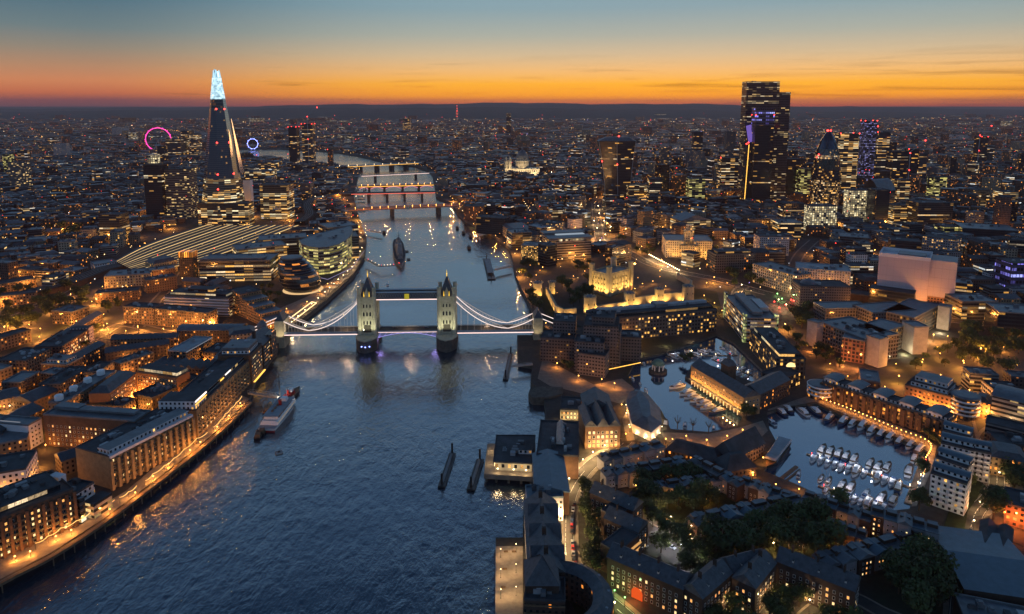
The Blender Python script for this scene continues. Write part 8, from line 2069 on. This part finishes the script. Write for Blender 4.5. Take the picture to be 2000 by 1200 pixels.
# ================================================================== the rest of the city: nearest blocks one by one, the far city as a mass
def fmat(nm, wall, lit, cols, power, **k): M['city_' + nm] = facade('city_' + nm, wall, lit=lit, cols=cols, power=power, **k)
fmat('brick', (.1, .06, .045), .1, (ORANGE, WARM), 1.7); fmat('darkbrick', (.05, .038, .034), .09, (ORANGE, AMBER), 1.7); fmat('yellowbrick', (.17, .125, .08), .1, (ORANGE, WARM), 1.6)
fmat('cream', (.25, .22, .17), .1, (AMBER, WARM), 1.5, cw=3.4, ch=3.6); fmat('grey', (.16, .165, .18), .1, (AMBER, WHITE), 1.4, fw=.62); fmat('glass', (.05, .06, .07), .1, (AMBER, COOL), 1.1, ch=3.8, fw=.95, fh=.55, rough=.35, seg=4, band=.14)
fmat('glasslit', (.06, .065, .06), .28, (WARM, COOL), 1.2, ch=3.8, fw=.95, fh=.55, rough=.35, seg=4, band=.35); fmat('glassdark', (.02, .024, .03), .06, (AMBER, WHITE), 1.1, ch=3.8, fw=.94, fh=.7, rough=.3); fmat('resid', (.1, .07, .05), .2, (ORANGE, WARM), 1.6); fmat('slab', (.18, .17, .165), .14, (AMBER, WARM), 1.2, fw=1.0, seg=2); fmat('white', (.42, .41, .43), .1, (AMBER, WHITE), 1.4)
FM = [('brick', 'brown brick', 3), ('darkbrick', 'dark brick', 3), ('yellowbrick', 'yellow brick', 2), ('cream', 'pale stone', 2), ('grey', 'grey concrete', 2), ('glass', 'glass-fronted', 2), ('glasslit', 'brightly lit glass', 1), ('glassdark', 'dark glass', 2), ('resid', 'orange-windowed brick', 3), ('slab', 'banded concrete', 1), ('white', 'white-walled', 1)]
POOL = [f for f in FM for _ in range(f[2])]
LAND = [('the glass spire', 437, 432), ('the bullet tower', 1609, 412), ('the castle keep', 1190, 570), ('the station roofs', 400, 470), ('the flared tower', 1205, 392), ('the domed cathedral', 1020, 345), ('the pale blank-walled block', 1780, 560), ('the glass egg', 589, 566),
        ('the tallest skyscraper', 1480, 396), ('the magenta wheel', 311, 297), ('the concrete road bridge', 795, 405), ('the grand stone hotel', 1346, 480), ('the office complex', 1690, 660), ('the orange-crowned brick tower', 362, 545), ('the right-hand road', 1940, 850), ('the red telecom tower', 893, 240),
        ('the far railway bridge', 740, 324), ('the round-fronted office', 1824, 440), ('the violet-windowed block', 1985, 565), ('the wedge-roofed offices', 1115, 480), ('the left viaduct', 100, 570), ('the wooded square', 1940, 690), ('the banded tower', 348, 428), ('the violet-striped tower', 1693, 366)]
for poly in ([(1046, 560), (1100, 520), (1230, 530), (1340, 545), (1400, 570), (1420, 640), (1345, 600), (1150, 620), (1080, 640), (1040, 610)], [(496, 560), (560, 555), (640, 580), (570, 640), (500, 630)], [(1052, 640), (1160, 750), (1240, 760), (1300, 860), (1500, 840), (1520, 760), (1440, 640), (1300, 680), (1060, 700)],
             [(1040, 660), (1260, 720), (1260, 800), (1060, 800)], [(1100, 1240), (1100, 940), (1260, 830), (1480, 780), (1640, 760), (1900, 820), (2040, 880), (2040, 1240)], [(1300, 480), (1400, 470), (1410, 510), (1300, 510)], [(1500, 550), (1560, 550), (1560, 620), (1500, 630)], [(-100, 700), (60, 640), (330, 640), (520, 640), (500, 740), (-100, 1300)], [(940, 840), (1110, 800), (1110, 1240), (940, 1240)]): EXCL.append([v2(P(x, y)) for x, y in poly])
BB = [(min(p[0] for p in e), max(p[0] for p in e), min(p[1] for p in e), max(p[1] for p in e), e) for e in EXCL]
RB = [(min(p[0] for p in e), max(p[0] for p in e), min(p[1] for p in e), max(p[1] for p in e), e) for e in (river2, dockw2, docke2)]
def free(q, marg=3):
    c = [sum(p[i] for p in q) / 4 for i in (0, 1)]
    tests = q + [tuple(c)] + [((q[i][0] + q[(i + 1) % 4][0]) / 2, (q[i][1] + q[(i + 1) % 4][1]) / 2) for i in range(4)]
    lo = [min(p[i] for p in q) - 1 for i in (0, 1)]; hi = [max(p[i] for p in q) + 1 for i in (0, 1)]
    for x0, x1, y0, y1, e in BB:
        if x1 < lo[0] or x0 > hi[0] or y1 < lo[1] or y0 > hi[1]: continue
        if any(inside(p, e) for p in tests) or any(inside(p, q) for p in e): return False
    big = inset(q, -7)
    for x0, x1, y0, y1, e in RB:
        if x1 < lo[0] - 9 or x0 > hi[0] + 9 or y1 < lo[1] - 9 or y0 > hi[1] + 9: continue
        if any(inside(p, e) for p in big) or inside(tuple(c), e) or any(inside(p, big) for p in e): return False
    return True
cand = []; gaps = []
def field(y0, y1, sp, szx, szy):
    y = y0
    while y < y1:
        half = (y * cT + H * sT) * 1040 / F; x = -half
        while x < half:
            cx, cy = x + R.uniform(-.2, .2) * sp, y + R.uniform(-.2, .2) * sp
            cellx, celly = math.floor(cx / 340), math.floor(cy / 340); a = random.Random(cellx * 7919 + celly * 104729).uniform(-.75, .75)
            w_, d_ = R.uniform(*szx), R.uniform(*szy)
            if R.random() < .35: w_, d_ = d_, w_
            ca, sa = math.cos(a), math.sin(a)
            q = [(cx + (u * w_ * ca - v * d_ * sa) / 2, cy + (u * w_ * sa + v * d_ * ca) / 2) for u, v in ((-1, -1), (1, -1), (1, 1), (-1, 1))]
            px, py = pix((cx, cy, 0))
            if -30 < px < 2030 and free(q): cand.append((cy, cx, cy, q, px, py))
            elif R.random() < .35: gaps.append((cx, cy))
            x += sp
        y += sp
field(470, 1500, 33, (20, 31), (13, 24)); field(1500, 2600, 39, (22, 36), (16, 28)); field(2600, 4600, 62, (30, 58), (20, 44)); field(4600, 9000, 135, (40, 110), (30, 80)); field(9000, 15000, 330, (60, 200), (50, 160))
cand.sort(key=lambda c: c[0])
def hgt_of(cx, cy):
    city = cx > -100 and 900 < cy < 2600
    h = R.choice((8, 9, 10, 11, 12, 14)) if not city else R.choice((12, 14, 15, 16, 18, 20, 22, 25))
    if cy > 2600: h = R.choice((8, 9, 11, 13, 15)) + (R.random() < .025) * R.uniform(20, 50)
    elif R.random() < .025: h += R.uniform(8, 22)
    if (1390 < pix((cx, cy, 0))[0] < 1770 or 260 < pix((cx, cy, 0))[0] < 580) and 1050 < cy < 1560: return min(h, 15)
    if cx > 350 and 1150 < cy < 2600 and R.random() < .14: h += R.uniform(12, 50)
    return h
far = MB(); FMI = {m_: i for i, m_ in enumerate([f[0] for f in FM])}; roofmi = len(FM)
rows = []
for i, (_, cx, cy, q, px, py) in enumerate(cand):
    m_, desc, _w = R.choice(POOL); h = hgt_of(cx, cy)
    if m_ in ('glass', 'glasslit', 'glassdark', 'slab', 'grey') and cy < 2600: h *= 1.25
    if i < 300: rows.append((cx, cy, q, px, py, m_, desc, h))
    else:
        u = R.randint(0, 5000) * 3.0
        far.prism(q, 0, h, top=False, mi=FMI[m_], u0=u)
        far.face([(*p, h) for p in q], None, roofmi + R.randrange(3))
        if cy < 3200 and R.random() < .6:
            s = sub(q, R.uniform(.1, .4), R.uniform(.55, .9), R.uniform(.1, .4), R.uniform(.55, .9)); far.prism(s, h, h + R.uniform(1.5, 4), mi=roofmi + R.randrange(3))
groups = {}
for row in rows:
    cx, cy, q, px, py, m_, desc, h = row
    lm_ = min(LAND, key=lambda l: math.hypot(l[1] - px, (l[2] - py) * 2)); dx, dy = px - lm_[1], (py - lm_[2]) * 2
    side = ('right of' if dx > 0 else 'left of') if abs(dx) > abs(dy) else ('nearer than' if dy > 0 else 'beyond')
    groups.setdefault((desc, side, lm_[0]), []).append((math.hypot(dx, dy), row))
for (desc, side, lm_), lst in groups.items():
    lst.sort(key=lambda r: r[0])
    for k, (_, (cx, cy, q, px, py, m_, _d, h)) in enumerate(lst):
        st_ = 'low' if h < 13 else 'mid-rise' if h < 22 else 'tall'; o = ('closest' if k == 0 else ORD[k] + ' closest') if len(lst) > 1 else 'the only one of its kind'
        lab = f'{st_} {desc} building {side} {lm_}, {o}'.replace('the only one of its kind', 'alone there')
        rf = R.choice(('flat', 'flat', 'flat', 'gable', 'hip')) if m_ in ('brick', 'darkbrick', 'yellowbrick', 'resid', 'cream') else 'flat'
        block('city_building', lab, 'building', q, h, 'city_' + m_, rf, R.choice(('felt', 'lead', 'slate', 'felt')), rise=3.5, plant=R.choice((1, 2, 3)) if rf == 'flat' else 0, excl=False, group='city buildings')
tag(far.build('distant_city', [M['city_' + f[0]] for f in FM] + [M['felt'], M['slate'], M['lead']]), 'mass of distant city blocks with scattered lit windows spreading to the horizon', 'city', kind='stuff')
# street lamps of the far city: a scatter of points of light no one could count
lt = MB(); LMATS = ['far_orange', 'far_warm', 'far_white', 'far_red', 'far_violet']
for nm, c, s in (('far_orange', (1, .4, .07), 5), ('far_warm', (1, .66, .28), 5), ('far_white', (.9, .95, 1), 4), ('far_red', (1, .04, .03), 7), ('far_violet', (.5, .35, 1), 4)): M[nm] = glow(nm + '_lamp', c, s)
def dot(x, y, z, r, mi):
    v = [(x + r, y, z), (x, y + r, z), (x - r, y, z), (x, y - r, z)]
    for k in range(4): lt.face([v[k], v[(k + 1) % 4], (x, y, z + r)], None, mi); lt.face([v[(k + 1) % 4], v[k], (x, y, z - r)], None, mi)
def in_water(x, y): return any(inside((x, y), e) for *_, e in RB)
for n, y0, y1, r0 in ((1500, 800, 1800, .55), (2200, 1800, 3600, .85), (1900, 3600, 7500, 1.4), (1500, 7500, 15000, 2.8)):
    for _ in range(n):
        y = math.sqrt(R.uniform(y0 ** 2, y1 ** 2)); half = (y * cT + H * sT) * 1010 / F; x = R.uniform(-half, half)
        if in_water(x, y): continue
        mi = R.choices(range(5), (11, 8, 1.8, 1.5, .25))[0]
        z = R.uniform(3, 9) if mi != 3 else R.uniform(15, 60)
        dot(x, y, z, r0 * R.choice((.6, .8, 1, 1, 1.4)), mi)
for _ in range(120):      # streets picked out as lines of lamps
    y = R.uniform(1100, 7000); half = (y * cT + H * sT) * 1000 / F; x = R.uniform(-half, half); a = R.uniform(0, 3.14); L = R.uniform(150, 700) * (1 + y / 4000); n = int(L / (22 + y / 130)); mi = R.choice((0, 0, 1))
    for k in range(n):
        X, Y = x + math.cos(a) * (k / n - .5) * L, y + math.sin(a) * (k / n - .5) * L
        if not in_water(X, Y): dot(X, Y, 7, .5 + y / 4200, mi)
tag(lt.build('distant_street_lights', [M[k] for k in LMATS]), 'countless street lamps and windows glittering across the far city', 'city lights', kind='stuff')
# pools of sodium light in the gaps between the nearer blocks
near = [g_ for g_ in gaps if g_[1] < 1700 and not in_water(*g_) and -30 < pix((*g_, 0))[0] < 2030]
R.shuffle(near); kept = []
for x, y in near:
    if len(kept) >= 190: break
    if all(math.hypot(x - a, y - b) > 42 for a, b in kept) and not any(b[0] < x < b[1] and b[2] < y < b[3] and inside((x, y), b[4]) for b in BB): kept.append((x, y))
for x, y in kept: lamp(Vector((x, y, 0)), 'sodium street lamp between blocks of the middle-distance city', 'street lamps of the middle-distance city', 'orange_light', 8, 14000 + y * 16, .5).name = 'lamp_post'

# lamps in the lanes and yards between the nearer blocks
FOOT = [Q(r_[0]) for r_ in BLD]; FB = [(min(p[0] for p in e) - 2, max(p[0] for p in e) + 2, min(p[1] for p in e) - 2, max(p[1] for p in e) + 2, e) for e in FOOT]
for poly, n, gap_, wt, lab, grp in (([(-20, 690), (200, 650), (420, 640), (500, 690), (400, 790), (280, 860), (150, 930), (0, 1000)], 34, 20, 6000, 'sodium lamp in the lanes between the left bank warehouses', 'lamps in the left bank lanes'),
                                    ([(1180, 880), (1300, 860), (1440, 910), (1700, 1010), (1840, 1040), (1850, 1080), (1640, 1120), (1380, 1090), (1250, 1000)], 30, 14, 700, 'amber lamp in the lanes among the terraces of the east basin', 'lamps in the terrace lanes'),
                                    ([(1560, 640), (1600, 730), (1760, 790), (1990, 760), (1990, 590), (1850, 600), (1700, 720)], 16, 24, 6500, 'sodium lamp in the streets round the dark office complex', 'lamps round the office complex'),
                                    ([(-20, 520), (220, 520), (330, 540), (480, 600), (300, 640), (-20, 680)], 26, 26, 11000, 'sodium lamp in the streets left of the glass egg', 'lamps left of the glass egg')):
    got, tries = [], 0; xs = [p[0] for p in poly]; ys = [p[1] for p in poly]
    while len(got) < n and tries < 3000:
        tries += 1; x, y = R.uniform(min(xs), max(xs)), R.uniform(min(ys), max(ys)); p = P(x, y)
        if not inside((x, y), poly) or in_water(p.x, p.y) or any(b[0] < p.x < b[1] and b[2] < p.y < b[3] and inside((p.x, p.y), inset(b[4], -1.5)) for b in FB) or any((p - g_).length < gap_ for g_ in got): continue
        got.append(p); lamp(p, lab, grp, 'orange_light', 5, wt, .32).name = 'lamp_post'
# ================================================================== evening haze over the whole place, one closed box of even density
hm = MB(); hm.prism([(-29000, -2900), (29000, -2900), (29000, 26500), (-29000, 26500)], -13, 420, bottom=True)
m, t = material('evening_haze')
v = t.n('ShaderNodeVolumePrincipled', Color=(1, .68, .66, 1), Density=.00003, Anisotropy=.2)
t.n('ShaderNodeOutputMaterial', Volume=v.outputs[0])
tag(hm.build('haze', m), kind='stuff')
bpy.context.view_layer.update()
